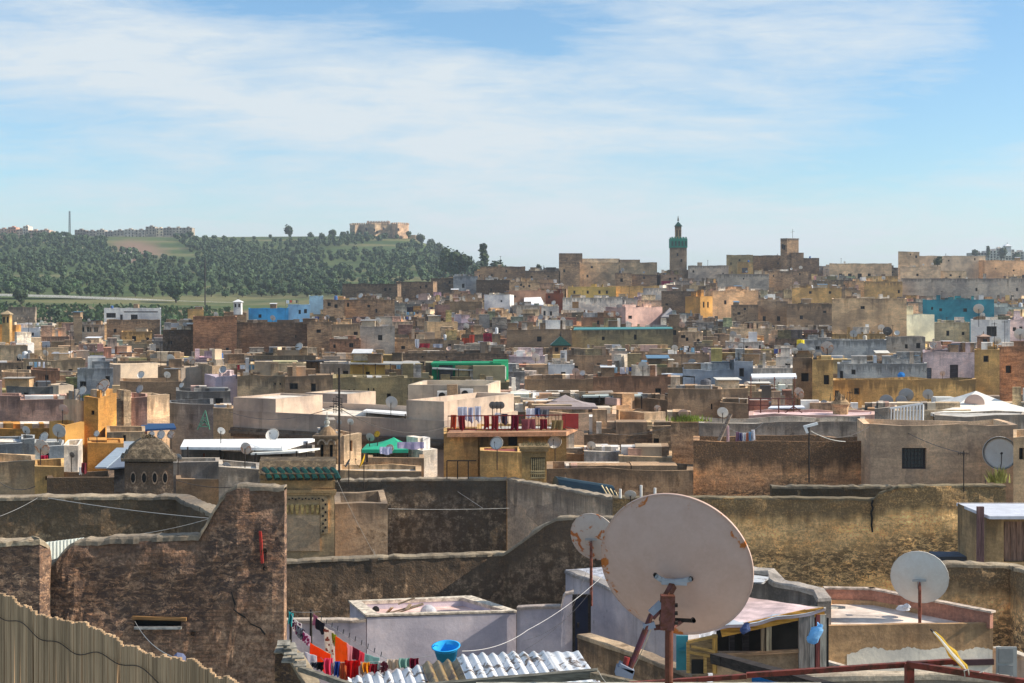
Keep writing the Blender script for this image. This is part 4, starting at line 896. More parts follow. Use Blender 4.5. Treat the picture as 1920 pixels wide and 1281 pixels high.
# small roofless house and the carved gate
g_ = corner_house(628, 57.5, 727, 8, zat(944, 57.5), 3.6, 'small roofless house', 'between the carved gate and the great black wall', (.30,.255,.21), 'lichen_soft', par=.6, th=.35, wins=[(642,646,1037,1047)], jit=.06, seg=.8)
def carved_gate():
    Y = 56; o = thing('carved_gate', 'carved ochre gateway with a green tiled canopy', 'gateway', P(557, 1050, Y)); X = lambda p: (p-960)/F*Y
    mb = MB(); mb.prism([(X(489), Y), (X(627), Y), (X(627), Y+2), (X(489), Y+2)], 0, zat(888, Y)); mb.build('wall', 'stained', o, (.52,.40,.25))
    mb = MB()
    for i, (py, pr, h) in enumerate(((893, .10, .16), (908, .06, .3), (921, .16, .12), (926, .10, .10))): mb.box(((X(489)+X(627))/2, Y-pr/2-.002*i, zat(py, Y)), (X(627)-X(489)+pr, pr, h))
    mb.build('cornice', 'stained', o, (.50,.36,.20))
    # roof slab, dark top, tile row
    mb = MB(); c = [P(487, 866, Y+.5), P(629, 866, Y+.5)]
    pr = [(-.55, zat(888, Y)), (-.55, zat(885, Y)), (.3, zat(866, Y)), (1.4, zat(864, Y)), (1.4, zat(888, Y))]
    xa, xb = X(486), X(630)
    for i in range(len(pr)): a, b = pr[i], pr[(i+1)%len(pr)]; mb.face([(xa, Y+a[0], a[1]), (xb, Y+a[0], a[1]), (xb, Y+b[0], b[1]), (xa, Y+b[0], b[1])])
    mb.face([(xa, Y+a[0], a[1]) for a in pr]); mb.face([(xb, Y+a[0], a[1]) for a in pr][::-1]); mb.build('canopy', 'lichen', o, (.22,.19,.14))
    for k in range(10):
        m = MB(); x = X(494+k*14.1); r = .088
        for t in range(2):
            pts = [(x+t*.06+.12*j, Y-.20-.2*j, zat(877, Y)-.17*j+.05*math.sin(j*2)) for j in range(3)]
            m.tube(pts, [r*.75, r, r*1.05], 8)
        m.build('roof_tile', 'tile_green', o)
    # frame and stalactite frieze
    mb = MB()
    for a, b, w in (((532, 934), (612, 934), .18), ((608, 934), (608, 1000), .30)): mb.bar(P(*a, Y-.02), P(*b, Y-.02), .10, w) if a[1] == b[1] else mb.box((X(608), Y-.05, (zat(934, Y)+zat(1000, Y))/2), (.3, .1, 66/F*Y))
    mb.build('frame', 'stained', o, (.44,.34,.22))
    mb = MB()
    for k in range(9): mb.box((X(608)+(.05 if k%2 else -.05), Y-.11, zat(938+k*7.2, Y)), (.07, .04, .08)); 
    for k in range(12): mb.box((X(536+k*6.2), Y-.08, zat(934+(k%2)*1.6, Y)), (.06, .05, .05))
    mb.build('carving', 'opening', o)
    for k in range(7):
        m = MB(); x = X(538+k*9.6); m.lathe((x, Y-.03, zat(962, Y)), [(.01, -.05), (.05, .0), (.07, .15), (.085, .30), (.03, .36)], 8); m.build('stalactite', 'cement', o, (.62,.42,.16))
    mb = MB(); mb.box(((X(534)+X(600))/2, Y-.03, zat(1000, Y)), (X(600)-X(534), .06, 66/F*Y)); mb.build('panel', 'stained', o, (.55,.42,.30))
SHEAR = (56, (610-960)/F); carved_gate(); SHEAR = None

# ---------------------------------------------------------------- white terrace house with lavender shade in its wall colour, and its yard
A = P(688,1158,45); Bq = P(968,1150,45.6); C = P(882,1121,47.9); D_ = P(656,1131,47.1)
def P2(v): return (v.x, v.y)
zt_ = A.z
o, zr_ = house_quad([P2(A), (Bq.x, Bq.y), P2(C), P2(D_)], zt_, 'white terrace house tinted lavender for shade, with a pink rooftop and cream coping', (.66,.63,.72), 'paint', par=.20, th=.26, jit=.012, roofcol=(.80,.56,.50), seg=1.2)  # shade on the white wall is put into its lavender colour
HOUSES.append(dict(handle='lavender-shaded white terrace house', x0=656, x1=968, vx0=656, vx1=968, yt=1121, yb=1240, Ya=44, Yb=48.2, obj=o, zr=zr_, zt=zt_, Q=[A,Bq,C,D_], col='lilac', Y=45, nofill=1))
TERR = (o, zr_, A, Bq, C, D_)
mb = MB(); I = [A, Bq, C, D_]; cc = (A+Bq+C+D_)/4
for i in range(4):
    p, q = I[i], I[(i+1)%4]; p2, q2 = p+(cc-p).normalized()*.40, q+(cc-q).normalized()*.40; e = .05
    po, qo = p-(cc-p).normalized()*e, q-(cc-q).normalized()*e; z = zt_+.03; z2 = z+.06
    v = lambda w, zz: (w.x, w.y, zz)
    mb.face([v(po, z2), v(qo, z2), v(q2, z2), v(p2, z2)]); mb.face([v(po, z), v(qo, z), v(qo, z2), v(po, z2)]); mb.face([v(q2, z-.05), v(p2, z-.05), v(p2, z2), v(q2, z2)])
mb.build('coping', 'cement', o, (.58,.50,.40))
def plain_wall(name, label, pts, thick, zb, mat, col, cope, **k): return profile_wall(name, label, pts, thick, zb, mat, col, cope, jit=k.pop('jit', .012), rough=k.pop('rough', .008), copew=.05, copeh=.05, step=.4, **k)
plain_wall('yard_wall', 'low white yard wall tinted pale lilac for shade behind the colourful washing', [(530,1165,45),(686,1164,45)], .25, 0, 'paint', (.74,.68,.75), (.62,.58,.55))  # pale lilac carries the lighter shade on this white wall
plain_wall('yard_wall', 'smooth yard wall tinted grey-lilac for shade between the terrace and the dark door', [(969,1141,45.3),(1000,1139,45.2),(1052,1138,45),(1056,1122,45),(1060,1114,45),(1076,1111,45)], .25, 0, 'paint', (.58,.56,.65), (.5,.47,.48))  # grey-lilac is shade put into the wall colour
dr = thing('dark_door', 'dark navy metal door at the end of the lilac-shaded yard wall', 'door', P(1090,1222,44.9)); Y = 44.8
mb = MB(); a, b = P(1077,1228,Y), P(1104,1119,Y); mb.box(((a.x+b.x)/2, Y, (a.z+b.z)/2), (b.x-a.x, .06, b.z-a.z)); mb.build('leaf', 'coat', dr, (.02,.025,.05))
mb = MB(); mb.bar((a.x-.02, Y, a.z), (a.x-.02, Y, b.z), .09); mb.bar((b.x+.02, Y, a.z), (b.x+.02, Y, b.z), .09); mb.bar((a.x-.06, Y, b.z+.03), (b.x+.06, Y, b.z+.03), .09); mb.build('frame', 'iron', dr)
mb = MB(); mb.box((a.x+.12, Y-.05, a.z+.95), (.06, .05, .14)); mb.build('handle', 'iron', dr)
# white rendered house running towards the dish
KW = profile_wall('white_house_wall', 'white rendered house wall with a scribbled plant stain left of the big dish', [(1061,1072,50),(1100,1088,48.4),(1140,1104,46.9),(1200,1130,44.7),(1290,1163,42.3)], .4, 0, 'paint', (.58,.56,.60), (.40,.42,.46), jit=.01, rough=.008, copew=.12, copeh=.08, step=.5)  # white render, its greyish shade put into the colour
mb = MB(); a, b = P(1061,1070,50), P(1290,1162,42.3); q = [(a.x, a.y+.3, a.z-.03), (b.x, b.y+.3, a.z-.03), (b.x+2.5, b.y+3, a.z-.03), (a.x+2.2, a.y+1.2, a.z-.03)]
mb.prism([(v[0], v[1]) for v in q], 0, a.z-.03); mb.build('roof', 'cement', KW, (.40,.42,.48))
# stain of plant-like scribble with wire
mb = MB(); rr = random.Random(5)
def on_k(px, py): # point on the white wall's face
    u = (px-960)/F; ax, ay = P(1061,0,50).x, 50; bx, by = P(1290,0,42.3).x, 42.3; dx, dy = bx-ax, by-ay; t = (ax-u*ay)/(u*dy-dx); Yk = ay+dy*t-.06; return P(px, py, Yk)
for k in range(60):
    px, py = rr.gauss(1152, 10), rr.gauss(1156, 9); p = on_k(px, py); r = rr.uniform(.03, .07)
    mb.face([p+Vector((r*math.cos(t), -.004, r*math.sin(t)*1.3)) for t in (0, 1.2, 2.5, 3.9, 5.1)])
mb.build('stain', 'cement', KW, (.16,.17,.13))
plain_wall('parapet_wall', 'rough tan parapet wall below the big dish', [(1083,1192,36),(1120,1205,34.9),(1200,1232,33.2),(1300,1270,31.2)], .35, 0, 'rough', (.33,.25,.18), (.45,.37,.28))
# stub of masonry with loose tiles
st = profile_wall('masonry_stub', 'crumbling masonry stub with loose slabs at the foot of the brick pier', [(516,1222,27.5),(530,1220,27.5),(545,1236,27.4),(560,1262,27.2),(575,1290,27)], .3, 0, 'rubble', (.25,.19,.13), (.26,.24,.2), copeh=.06)
for k, (px, py, rz) in enumerate([(536,1202,.1),(547,1207,.3),(532,1215,-.1),(549,1219,.1),(562,1226,.2),(545,1233,0),(566,1241,.2)]):
    m = MB(); m.box(P(px-4, py+4, 27.1+.05*(k%3)), (.24, .22, .03), rot=Matrix.Rotation(rz, 3, 'Z') @ Matrix.Rotation(R(12), 3, 'X'))
    q = m.build('slab', 'cement', None, (.27,.25,.21)); tagm(q, 'grey stone slab lying loose on the crumbling masonry stub', 'stone slab', 'loose slabs on the masonry stub')
# reed screen, very near
def reed_screen():
    o = thing('reed_screen', 'dry reed screen bound with dark wire across the lower left corner', 'reed screen', (-1.6, 5.2, 13.2)); A = P(-30, 1108, 6.05); Bq = P(470, 1288, 4.6); rr = random.Random(2)
    mb = MB(); n = 150
    for k in range(n):
        t = k/n; p = A.lerp(Bq, t); z = A.z+(Bq.z-A.z)*t+.010*mnoise.noise(Vector((t*26, 0, 0)))*2+rr.uniform(-.004, .006)+.012*math.sin(t*17); r = rr.uniform(.0065, .0085); lean = rr.uniform(-.012, .012)
        yo = rr.uniform(-.004, .004)
        mb.tube([(p.x, p.y+yo, z), (p.x+lean*.5, p.y+yo, z-.5), (p.x+lean, p.y+yo, z-1.3)], r, 6)
    mb.build('reeds', 'reed', o)
    for dz in (.085, .52):
        m = MB(); pts = []
        for k in range(60): t = k/59; p = A.lerp(Bq, t); pts.append((p.x-.012, p.y-.012, A.z-dz+(Bq.z-A.z)*t+.012*math.sin(t*40)+.015*math.sin(t*13)))
        m.tube(pts, .0018, 5); m.build('wire', 'iron', o)
reed_screen()

# ---------------------------------------------------------------- satellite dishes
def dish_mesh(dia, depth=.13, n=36, rings=7, oval=1.0, rim=.02):
    """bowl opening towards +Z; back faces -Z"""
    mb = MB(); r0 = dia/2; P_ = lambda r, k, dz: (r*math.cos(2*math.pi*k/n), r*oval*math.sin(2*math.pi*k/n), depth*dia*(r/r0)**2+dz)
    for sgn, off in ((1, 0), (-1, -.012*dia)):
        for j in range(rings):
            a, b = r0*j/rings, r0*(j+1)/rings
            for k in range(n):
                q = [P_(a, k, off), P_(b, k, off), P_(b, k+1, off), P_(a, k+1, off)]
                if j == 0: q = [q[0], q[1], q[2]]
                mb.face(q if sgn > 0 else q[::-1])
    for k in range(n):
        t = [(r0, 0), (r0+rim*dia*.6, rim*dia*.1), (r0+rim*dia*.6, -rim*dia), (r0-.001, -.012*dia)]
        for (ra, za), (rb, zb_) in zip(t, t[1:]): 
            f = lambda r, z, kk: (r*math.cos(2*math.pi*kk/n), r*oval*math.sin(2*math.pi*kk/n), depth*dia+z)
            mb.face([f(ra, za, k), f(ra, za, k+1), f(rb, zb_, k+1), f(rb, zb_, k)])
    return mb
def place_mesh(mb, name, mat, parent, loc, rot, color=None, smooth=True):
    o = mb.build(name, mat, None, color, smooth=smooth); o.parent = parent
    o.matrix_local = Matrix.Translation(Vector(loc)-parent.matrix_world.translation) @ rot.to_4x4(); return o
def aim(n): return Vector(n).normalized().to_track_quat('Z', 'Y').to_matrix()
NV = Vector((.30, .90, .30)).normalized()
def big_dish():
    Y = 12.7; c = P(1268, 1058, Y); R3 = aim((.34, .88, .31)); nrm = R3 @ Vector((0, 0, 1))
    o = thing('satellite_dish', 'huge pinkish satellite dish seen from behind on a rusty mast in the foreground', 'satellite dish', P(1256, 1295, Y+.0))
    dia = 1.36
    m = dish_mesh(dia, .10, 72, 12); base = c-nrm*.10*dia
    place_mesh(m, 'reflector', 'dish_pinkish', o, base, R3)
    # mounting plate on the back
    mb = MB(); f = lambda px, py, d=0: P(px, py, Y-.17+d); 
    o_ = -.06
    pts = [(1228,1079),(1238,1086),(1250,1090),(1264,1091),(1280,1089),(1296,1085)]
    for a, b in zip(pts, pts[1:]): mb.bar(f(*a, .0), f(*b, .0), .06, .04)
    mb.bar(f(1240,1091,.0), f(1287,1093,.0), .08, .035); mb.bar(f(1252,1096), f(1266,1096), .06, .04)
    mb.build('bracket', 'coat', o, (.42,.43,.44))
    for px, py in ((1229,1079), (1295,1085), (1300,1163)):
        m2 = MB(); m2.lathe(f(px, py, -.01), [(.001,-.03),(.02,-.03),(.02,.03)], 8, Matrix.Rotation(R(90),3,'X')); m2.build('bolt', 'iron', o)
    mb = MB(); mb.bar(f(1236,1161,.03), f(1300,1164,.05), .03, .03); mb.build('lower_brace', 'iron', o)
    mb = MB(); Ym = Y-.32; g = lambda px, py, d=0: P(px, py, Ym+d)
    mb.tube([g(1254, 1320), g(1254.5, 1195), g(1256, 1120)], .036, 12); ms = mb.build('mast', 'rusty_paint', o, (.15,.05,.03))
    mb = MB(); mb.bar(g(1250,1180,-.02), g(1252,1116,-.02), .10, .12); mb.bar(g(1262,1172,-.03), g(1262,1120,-.03), .03, .06); mb.bar(g(1245,1128), g(1262,1098,.1), .05, .06); mb.bar(g(1258,1178,.0), g(1280,1163,.25), .03, .03); mb.build('clamp', 'rusty_paint', o, (.16,.06,.05))
    mb = MB()
    for py in (1135, 1150, 1168): mb.tube([g(1244, py, -.06), g(1268, py, -.06)], .009, 6); mb.lathe(g(1268, py, -.06), [(.001, -.012), (.018, -.012), (.018, .012), (.001, .012)], 6, Matrix.Rotation(R(90), 3, 'Y'))
    mb.build('clamp_bolt', 'iron', o)
    mb = MB(); mb.bar(g(1250,1175,-.03), g(1226,1177,-.03), .04, .04); mb.bar(g(1238,1140,-.02), g(1222,1158,-.04), .055, .045); mb.build('arm', 'rusty_paint', o, (.14,.05,.05))
    mb = MB(); mb.bar(g(1240,1131,-.05), g(1220,1150,-.05), .035, .06); mb.bar(g(1206,1176,-.05), g(1228,1171,-.05), .05, .05); mb.build('actuator_joint', 'coat', o, (.24,.27,.33))
    mb = MB(); mb.tube([g(1221,1152,-.05), g(1214,1172,-.05), g(1180,1256,-.1)], [.022, .026, .026], 10); mb.build('strut', 'rusty_paint', o, (.10,.03,.045))
    mb = MB(); mb.box(g(1171, 1259, -.1), (.15, .12, .075), rot=Matrix.Rotation(R(14), 3, 'Y')); mb.box(g(1174, 1251, -.1), (.13, .12, .03), rot=Matrix.Rotation(R(28), 3, 'Y')); mb.build('motor_box', 'coat', o, (.22,.25,.32))
    mb = MB(); mb.tube([g(1172,1252,-.1), g(1176,1232,-.1)], .026, 10); mb.build('motor', 'rusty_paint', o, (.30,.03,.03))
    # feed arm on the far, open side
    mb = MB(); e = base+nrm*.62; mb.tube([base-R3@Vector((0,dia*.47,-.12)), e-R3@Vector((0,.28,0)), e], .014, 6); mb.lathe(e, [(.001,-.05),(.03,-.05),(.03,.05),(.001,.05)], 10, R3); mb.build('feed_arm', 'iron', o)
    fl = MB(); fl.box((c.x-.2, Y-.3, 12.38), (3.2, 1.6, .12)); 
    ob = fl.build('mast_plinth', 'cement', None, (.4,.36,.3)); tagm(ob, 'concrete plinth under the huge pinkish dish, just below the view', 'plinth')
big_dish()
MESHC = {}
def unit_parts(front):
    key = front
    if key in MESHC: return MESHC[key]
    d = dish_mesh(1.0, .12, 24, 5); me1 = d.build('reflector', 'dish_white', None, smooth=True)
    m = MB(); m.tube([(0,-.5,.06), (0,-.34,.42), (0,-.08,.58)], .014, 5); m.lathe((0,-.06,.56), [(.001,-.06),(.035,-.06),(.035,.05),(.001,.05)], 8); me2 = m.build('feed_arm', 'iron', None)
    MESHC[key] = (me1.data, me2.data)
    bpy.data.objects.remove(me1); bpy.data.objects.remove(me2); return MESHC[key]
def dish(px, py, dpx, Y, kind='dish_white', n=None, pole=None, label=None, back=True, group=None, base=None):
    """px,py: centre; dpx: diameter in picture px"""
    dia = dpx/F*Y; c = P(px, py, Y); n = Vector(n or (.30+random.uniform(-.14,.14), .86, .34+random.uniform(-.1,.12))).normalized()
    pole = pole or dia*.95; o = thing('satellite_dish', label or '', 'satellite dish', (c.x, c.y-dia*.0, c.z-pole if base is None else base), group)
    R3 = aim(n); me1, me2 = unit_parts(0)
    for me, nm in ((me1, 'reflector'), (me2, 'feed_arm')):
        if nm == 'feed_arm' and dpx < 12: continue
        q = bpy.data.objects.new(nm, me); COL.objects.link(q); q.parent = o
        q.matrix_local = Matrix.Translation(c-n*.10*dia-Vector(o.location)) @ R3.to_4x4() @ Matrix.Scale(dia, 4); q.color = (.5,.5,.5,1)
        if nm == 'reflector': q.material_slots[0].link = 'OBJECT'; q.material_slots[0].material = MATS[kind]
    mb = MB(); r = max(.02, dia*.03); a = Vector(o.location)-Vector((0, .0, .3)); b = c-n*.14*dia; k_ = Vector((b.x, b.y-.04*dia, b.z-.16*dia))
    mb.tube([(k_.x, k_.y, a.z), k_, b], r, 6); mb.build('mast', 'rusty_paint' if dpx > 40 else 'iron', o, (.25,.08,.05))
    if dpx > 14: m = MB(); m.bar(b-Vector((.12*dia, .0, -.01)), b+Vector((.12*dia, -.0, .01)), .04*dia, .035*dia); m.bar(b, b-Vector((0,0,.14*dia)), .05*dia, .06*dia); m.build('bracket', 'coat', o, (.35,.35,.34))
    return o
dish(1113, 1007, 92, 46.5, 'dish_rusty', (.42, .86, .25), 1.9, 'rust-blotched white satellite dish half hidden behind the huge pinkish dish')
dish(1724, 1083, 104, 30.9, 'dish_white', (.30, .90, .26), .85, base=8.98, label= 'clean white satellite dish standing on the sunlit roof terrace at right')
dish(1699, 741, 27, 96, 'dish_grey', None, None, 'larger of two grey dishes before the ochre wall, the right one')
dish(1690, 752, 22, 95.5, 'dish_grey', (.5,.8,.3), None, 'greyish dish tucked just behind the left edge of the larger grey dish')
dish(1662, 752, 25, 95, 'dish_grey', None, None, 'grey dish before the ochre wall, left of the larger grey one')
dish(1827, 757, 36, 82, 'dish_pinkish', (.2,.9,.3), 1.3, 'pinkish dish on a pole in front of the big white tent')
dish(1875, 850, 62, 61.8, 'dish_white', (-.22,-.93,.22), 1.2, 'big pale dish facing us against the beige wall with the barred window')
dish(1847, 915, 34, 56, 'dish_grey', (.2,.5,.9), .7, 'pale dish tipped skyward just above the amber wall')
dish(1551, 652, 24, 186, 'dish_rusty', (.2,.9,.2), None, 'rust-spotted dish on the long grey-blue house')
dish(1498, 738, 23, 103, 'dish_rusty', (.75,.6,.2), 1.8, 'rusty side-turned dish left of the tall ochre house')
dish(1664, 621, 17, 205, 'dish_dark', None, 2.5, 'black dish on a tall pole before the big blank tan block')
dish(1835, 579, 19, 212, 'dish_white', None, 2.4, 'cream dish in front of the deep blue building')
dish(679, 864, 27, 60, 'dish_yellow', (-.85,-.1,.35), .9, 'yellow-painted dish beside the tall antenna mast')
dish(652, 868, 18, 60.5, 'dish_dark', (-.8,-.2,.5), .6, 'small dark blue-black dish left of the yellow one')
dish(931, 831, 25, 63, 'dish_white', (-.3,-.85,.35), .9, 'white dish over the maroon roof, facing us')
dish(1040, 829, 26, 69, 'dish_white', (-.2,-.8,.5), .7, 'white dish at the right end of the ochre terrace house')
for i, px in enumerate((924, 932, 939)): dish(px, 760, 14, 72, 'dish_dark', (.15,.95,.2), 1.0, ['left','middle','right'][i]+' one of three dark dishes in a row above the red railing', group='three dark dishes in a row')
dish(415, 808, 15, 67, 'dish_white', None, 1.2, 'white dish standing on the left of the white canopy')
dish(181, 813, 12, 70, 'dish_white', (-.3,-.8,.3), .8, 'white dish against the orange tower')
dish(112, 828, 11, 68, 'dish_white', (-.3,-.8,.3), .8, 'white dish in front of the long orange wall')
dish(135, 853, 11, 62, 'dish_dark', None, .8, 'black dish right of the pale blue washed house')
for i, (px, r) in enumerate(((284, 14), (302, 17), (320, 15))): dish(px, 815, r, 72, 'dish_rusty' if i == 2 else 'dish_white', (-.3,-.8,.3), 1, ['left pale dish of the trio behind the domed kiosk','middle pale dish of the trio behind the domed kiosk','rusty right dish of the trio behind the domed kiosk'][i], group='trio of dishes behind the domed kiosk')
dish(461, 841, 22, 58, 'dish_rusty', (.3,.9,.1), 1.4, 'brownish dish on a pole before the white canopy')
dish(425, 875, 18, 58, 'dish_grey', None, .8, 'grey dish on the grey ledge left of the green tiled gate')
dish(335, 857, 13, 60, 'dish_grey', None, .8, 'grey dish right of the domed kiosk roof')
dish(657, 791, 13, 72, 'dish_white', None, 1.6, 'white dish on a mast before the cream cornice')
dish(636, 792, 10, 72, 'dish_grey', None, 1.4, 'faint grey dish behind the tall antenna mast')
dish(694, 820, 17, 68, 'dish_grey', None, .8, 'grey dish left of the green canopy peak')
dish(707, 814, 12, 67.5, 'dish_yellow', (-.4,-.8,.3), 1.2, 'small yellow dish above the green canopy')
dish(405, 590, 10, 250, 'dish_white', None, None, 'tiny white dish left of the white lantern house')
dish(1182, 928, 22, 53.5, 'dish_white', (.1,.8,.6), .5, 'small white dish peeping over the courtyard wall')
dish(1057, 898, 26, 61.5, 'dish_grey', (.2,.3,.95), .5, 'pale dish lying behind the dark barrel roof')

# ---------------------------------------------------------------- foreground bits
def corrugated():
    o = thing('corrugated_roof', 'bright wrinkled corrugated roof of old metal sheets at the bottom', 'metal roof', P(860, 1240, 29))
    sheets = [(652, 790, 1272, 1248, 0), (790, 856, 1243, 1238, 1), (856, 906, 1230, 1225, 0), (906, 962, 1226, 1223, 0), (962, 1016, 1224, 1222, 0), (1016, 1081, 1223, 1221, 2)]
    rr = random.Random(4)
    for x0, x1, ya, yb_, kind in sheets:
        m = MB(); X0, X1 = (x0-960)/F*30, (x1+4-960)/F*30; n = int((X1-X0)/.028); za, zb_ = zat(ya, 30), zat(yb_, 30); wl = .21; rows = 9
        amp = (.034, .04, .014)[kind]
        def pt(i, j):
            t = i/n; s = j/rows; x = X0+(X1-X0)*t+s*.9; y = 30-4.4*s; z = za+(zb_-za)*t-.50*s+amp*math.sin(x0+(X0+(X1-X0)*t)*2*math.pi/wl)+.012*mnoise.noise(Vector((x*3, y*2, kind)))+.02*mnoise.noise(Vector((x*1.3, y*1.1, x0)))
            return (x, y, z)
        for i in range(n):
            for j in range(rows): m.face([pt(i, j+1), pt(i+1, j+1), pt(i+1, j), pt(i, j)]); 
        for i in range(n): a, b = pt(i, 0), pt(i+1, 0); m.face([a, b, (b[0], b[1]+.003, b[2]-.02), (a[0], a[1]+.003, a[2]-.02)])
        m.build('sheet', 'zinc', o, [(.86,.85,.84), (.34,.23,.10), (.84,.85,.86)][kind], smooth=True)
corrugated()
def beam(name, label, cat, a, b, w, h, mat, col, group=None):
    m = MB(); a, b = Vector(a), Vector(b); n = 14; prev = None
    d = b-a
    for k in range(n):
        p, q = a+d*(k/n), a+d*((k+1)/n); j = .015*mnoise.noise(p*2.3); m.bar(p, q+d*.002, w*(1+.08*mnoise.noise(p*3)), h*(1+.10*mnoise.noise(p*4)))
    o = m.build(name, mat, None, col); return tagm(o, label, cat, group)
beam('timber_beam', 'weathered grey timber beam along the lower edge of the corrugated roof', 'beam', P(560,1310,25.2), P(1120,1263,24.4), .16, .15, 'wood', (.15,.14,.11))
beam('timber_beam', 'short brown plank running down right from the grey timber beam', 'beam', P(1112,1266,24.3), P(1230,1292,22.5), .12, .10, 'wood', (.22,.17,.11))
beam('timber_beam', 'thick dark timber beam slanting down before the shed windows', 'beam', P(1342,1234,18.5), P(1660,1320,15.2), .16, .125, 'wood', (.04,.03,.025))
beam('timber_beam', 'grey beam under the loose slabs left of the washing', 'beam', P(562,1254,27), P(670,1290,25.6), .10, .09, 'wood', (.2,.18,.14))
fr = thing('steel_frame', 'rust-red painted steel frame crossing the lower right corner', 'frame', P(1705, 1300, 16))
m = MB(); m.bar(P(1180,1283,16.6), P(1400,1268,16.3), .06, .05); m.build('rail', 'rusty_paint', fr, (.24,.05,.03))
m = MB(); m.bar(P(1400,1266,16.4), P(1792,1240,16), .065, .055); m.build('rail', 'rusty_paint', fr, (.24,.05,.03))
m = MB(); m.bar(P(1700,1245,15.9), P(1960,1285,15.2), .065, .065); m.build('rail', 'rusty_paint', fr, (.24,.05,.03))
m = MB(); m.bar(P(1705,1244,15.95), P(1705,1340,15.95), .09, .09); m.build('post', 'rusty_paint', fr, (.26,.05,.03))
m = MB()
for px, py in ((1812,1260),(1840,1264),(1868,1268),(1895,1273)): m.tube([P(px-3,py+8,15.55), P(px-4,py-2,15.5), P(px+3,py-5,15.5), P(px+5,py+6,15.55)], .007, 5)
m.build('wire_tie', 'coat', fr, (.6,.55,.45))
# yellow-white wrapped rod
m = MB(); rod = thing('plastic_wrap', 'yellow and white plastic strip tied around a slanting rod on the steel frame', 'plastic strip', P(1810,1262,15.9))
pts = [(1752,1186,.028),(1763,1197,.04),(1775,1212,.055),(1786,1226,.07),(1797,1238,.075),(1808,1250,.05),(1816,1262,.02)]
m.tube([P(a, b, 15.85+.02*math.sin(i*2.2)) for i, (a, b, r) in enumerate(pts)], [p[2]*.62*(1+.3*math.sin(j*2.7)) for j, p in enumerate(pts)], 7); m.build('wrap', 'cloth', rod, (.78,.56,.10))
m = MB(); m.tube([P(a-2, b-1, 15.78) for a, b, r in pts], [p[2]*.3 for p in pts], 6); m.build('white_strip', 'cloth', rod, (.85,.83,.76))
m = MB(); m.tube([P(1745,1180,15.9), P(1820,1268,15.9)], .012, 6); m.build('rod', 'iron', rod)
# basin
def basin():
    Y = 31.2; c = P(836, 1212, Y); o = thing('wash_basin', 'bright blue plastic wash basin on the edge of the corrugated roof', 'basin', P(836,1240,Y)); r = 25.5/F*Y; h = 26/F*Y
    R3 = Matrix.Rotation(R(-3), 3, 'Y') @ Matrix.Rotation(R(10), 3, 'X'); m = MB()
    prof = [(.001, -h), (r*.68, -h), (r*.74, -h*.8), (r*.86, -h*.25), (r*.95, -.01), (r*1.07, 0), (r*1.07, .012), (r*.93, .012), (r*.72, -h*.9), (.001, -h*.92)]
    m.lathe(c, prof, 32, R3); m.build('bowl', 'coat', o, (.02,.36,.78), smooth=True)
    m = MB(); m.tube([c+R3@Vector((-r*.95,0,.0)), c+R3@Vector((-r*.8,-.03,.06)), c+R3@Vector((-r*.55,-.03,.03))], .012, 6); m.build('handle', 'coat', o, (.02,.30,.7))
basin()
# things on the pink terrace
to, tz, tA, tB, tC, tD = TERR
m = MB(); base = Vector((P(757,0,46.3).x, 46.3, tz))
for a, b in (((-.5,0,.05),(.55,.1,.32)), ((-.35,-.2,.05),(.65,-.1,.36)), ((-.55,.1,.04),(-.35,-.3,.3)), ((.3,-.1,.26),(.62,.1,.34)), ((.1,-.2,.2),(.2,.2,.3)), ((-.6,-.1,.04),(.1,-.3,.06)), ((-.2,.2,.3),(.35,.25,.5))): m.bar(base+Vector(a), base+Vector(b), .10, .035)
o = m.build('broken_crate', 'wood', None, (.30,.22,.14)); tagm(o, 'heap of broken wooden crate slats on the pink rooftop', 'crate')
m = MB(); m.lathe((P(803,0,46.2).x, 46.2, tz+.0), [(.28,0),(.27,.12),(.22,.24),(.1,.33),(.01,.34)], 10); m.lathe((P(809,0,46.1).x, 46.1, tz+.0), [(.17,0),(.17,.15),(.1,.25),(.01,.27)], 9); o = m.build('white_bundle', 'cloth', None, (.78,.78,.80)); tagm(o, 'white bundle resting on the pink rooftop beside the broken crate', 'bundle')
m = MB(); m.lathe((P(705,0,46.9).x, 46.9, tz+.02), [(.01,0),(.12,.02),(.12,.12),(.01,.14)], 10, Matrix.Rotation(R(70),3,'X')); o = m.build('roof_drain', 'opening', None); tagm(o, 'small dark round drain in the corner of the pink rooftop', 'drain')
# washing lines and garments
def rope(name, label, pts, r=.012, sag=.0, col=(.6,.6,.58), group=None):
    m = MB(); m.tube(pts, r*.5, 5); o = m.build(name, 'coat', None, tuple(k*.7 for k in col)); return tagm(o, label, 'rope' if 'line' in name else 'cable', group)
def linepts(a, b, sag, n=14): a, b = Vector(a), Vector(b); return [a.lerp(b, k/n)-Vector((0,0,sag*4*(k/n)*(1-k/n))) for k in range(n+1)]
YA, YB_, YC = 38.5, 38.5, 33
rope('clothes_line', 'left sagging clothes line coming from the post by the brick pier', linepts(P(545,1150,39), P(612,1244,33.2), .1))
rope('clothes_line', 'long clothes line with pegs running down right over the orange towels', linepts(P(585,1150,39), P(735,1240,32.9), .06))
rope('clothes_line', 'level clothes line across the yard carrying the red shirt', linepts(P(570,1241,33), P(735,1239,33), .03)+linepts(P(735,1239,33), P(808,1230,33), .01))
rope('clothes_line', 'short line between the two posts at the back of the yard', linepts(P(545,1147,39), P(602,1147,39), .02))
for px in (545, 583):
    m = MB(); m.tube([P(px,1240,39.1), P(px,1143,39.1)], .035, 6); o = m.build('line_post', 'iron', None); tagm(o, 'thin iron washing line post '+('nearest the brick pier' if px == 545 else 'with a turquoise rag knotted on top'), 'post')
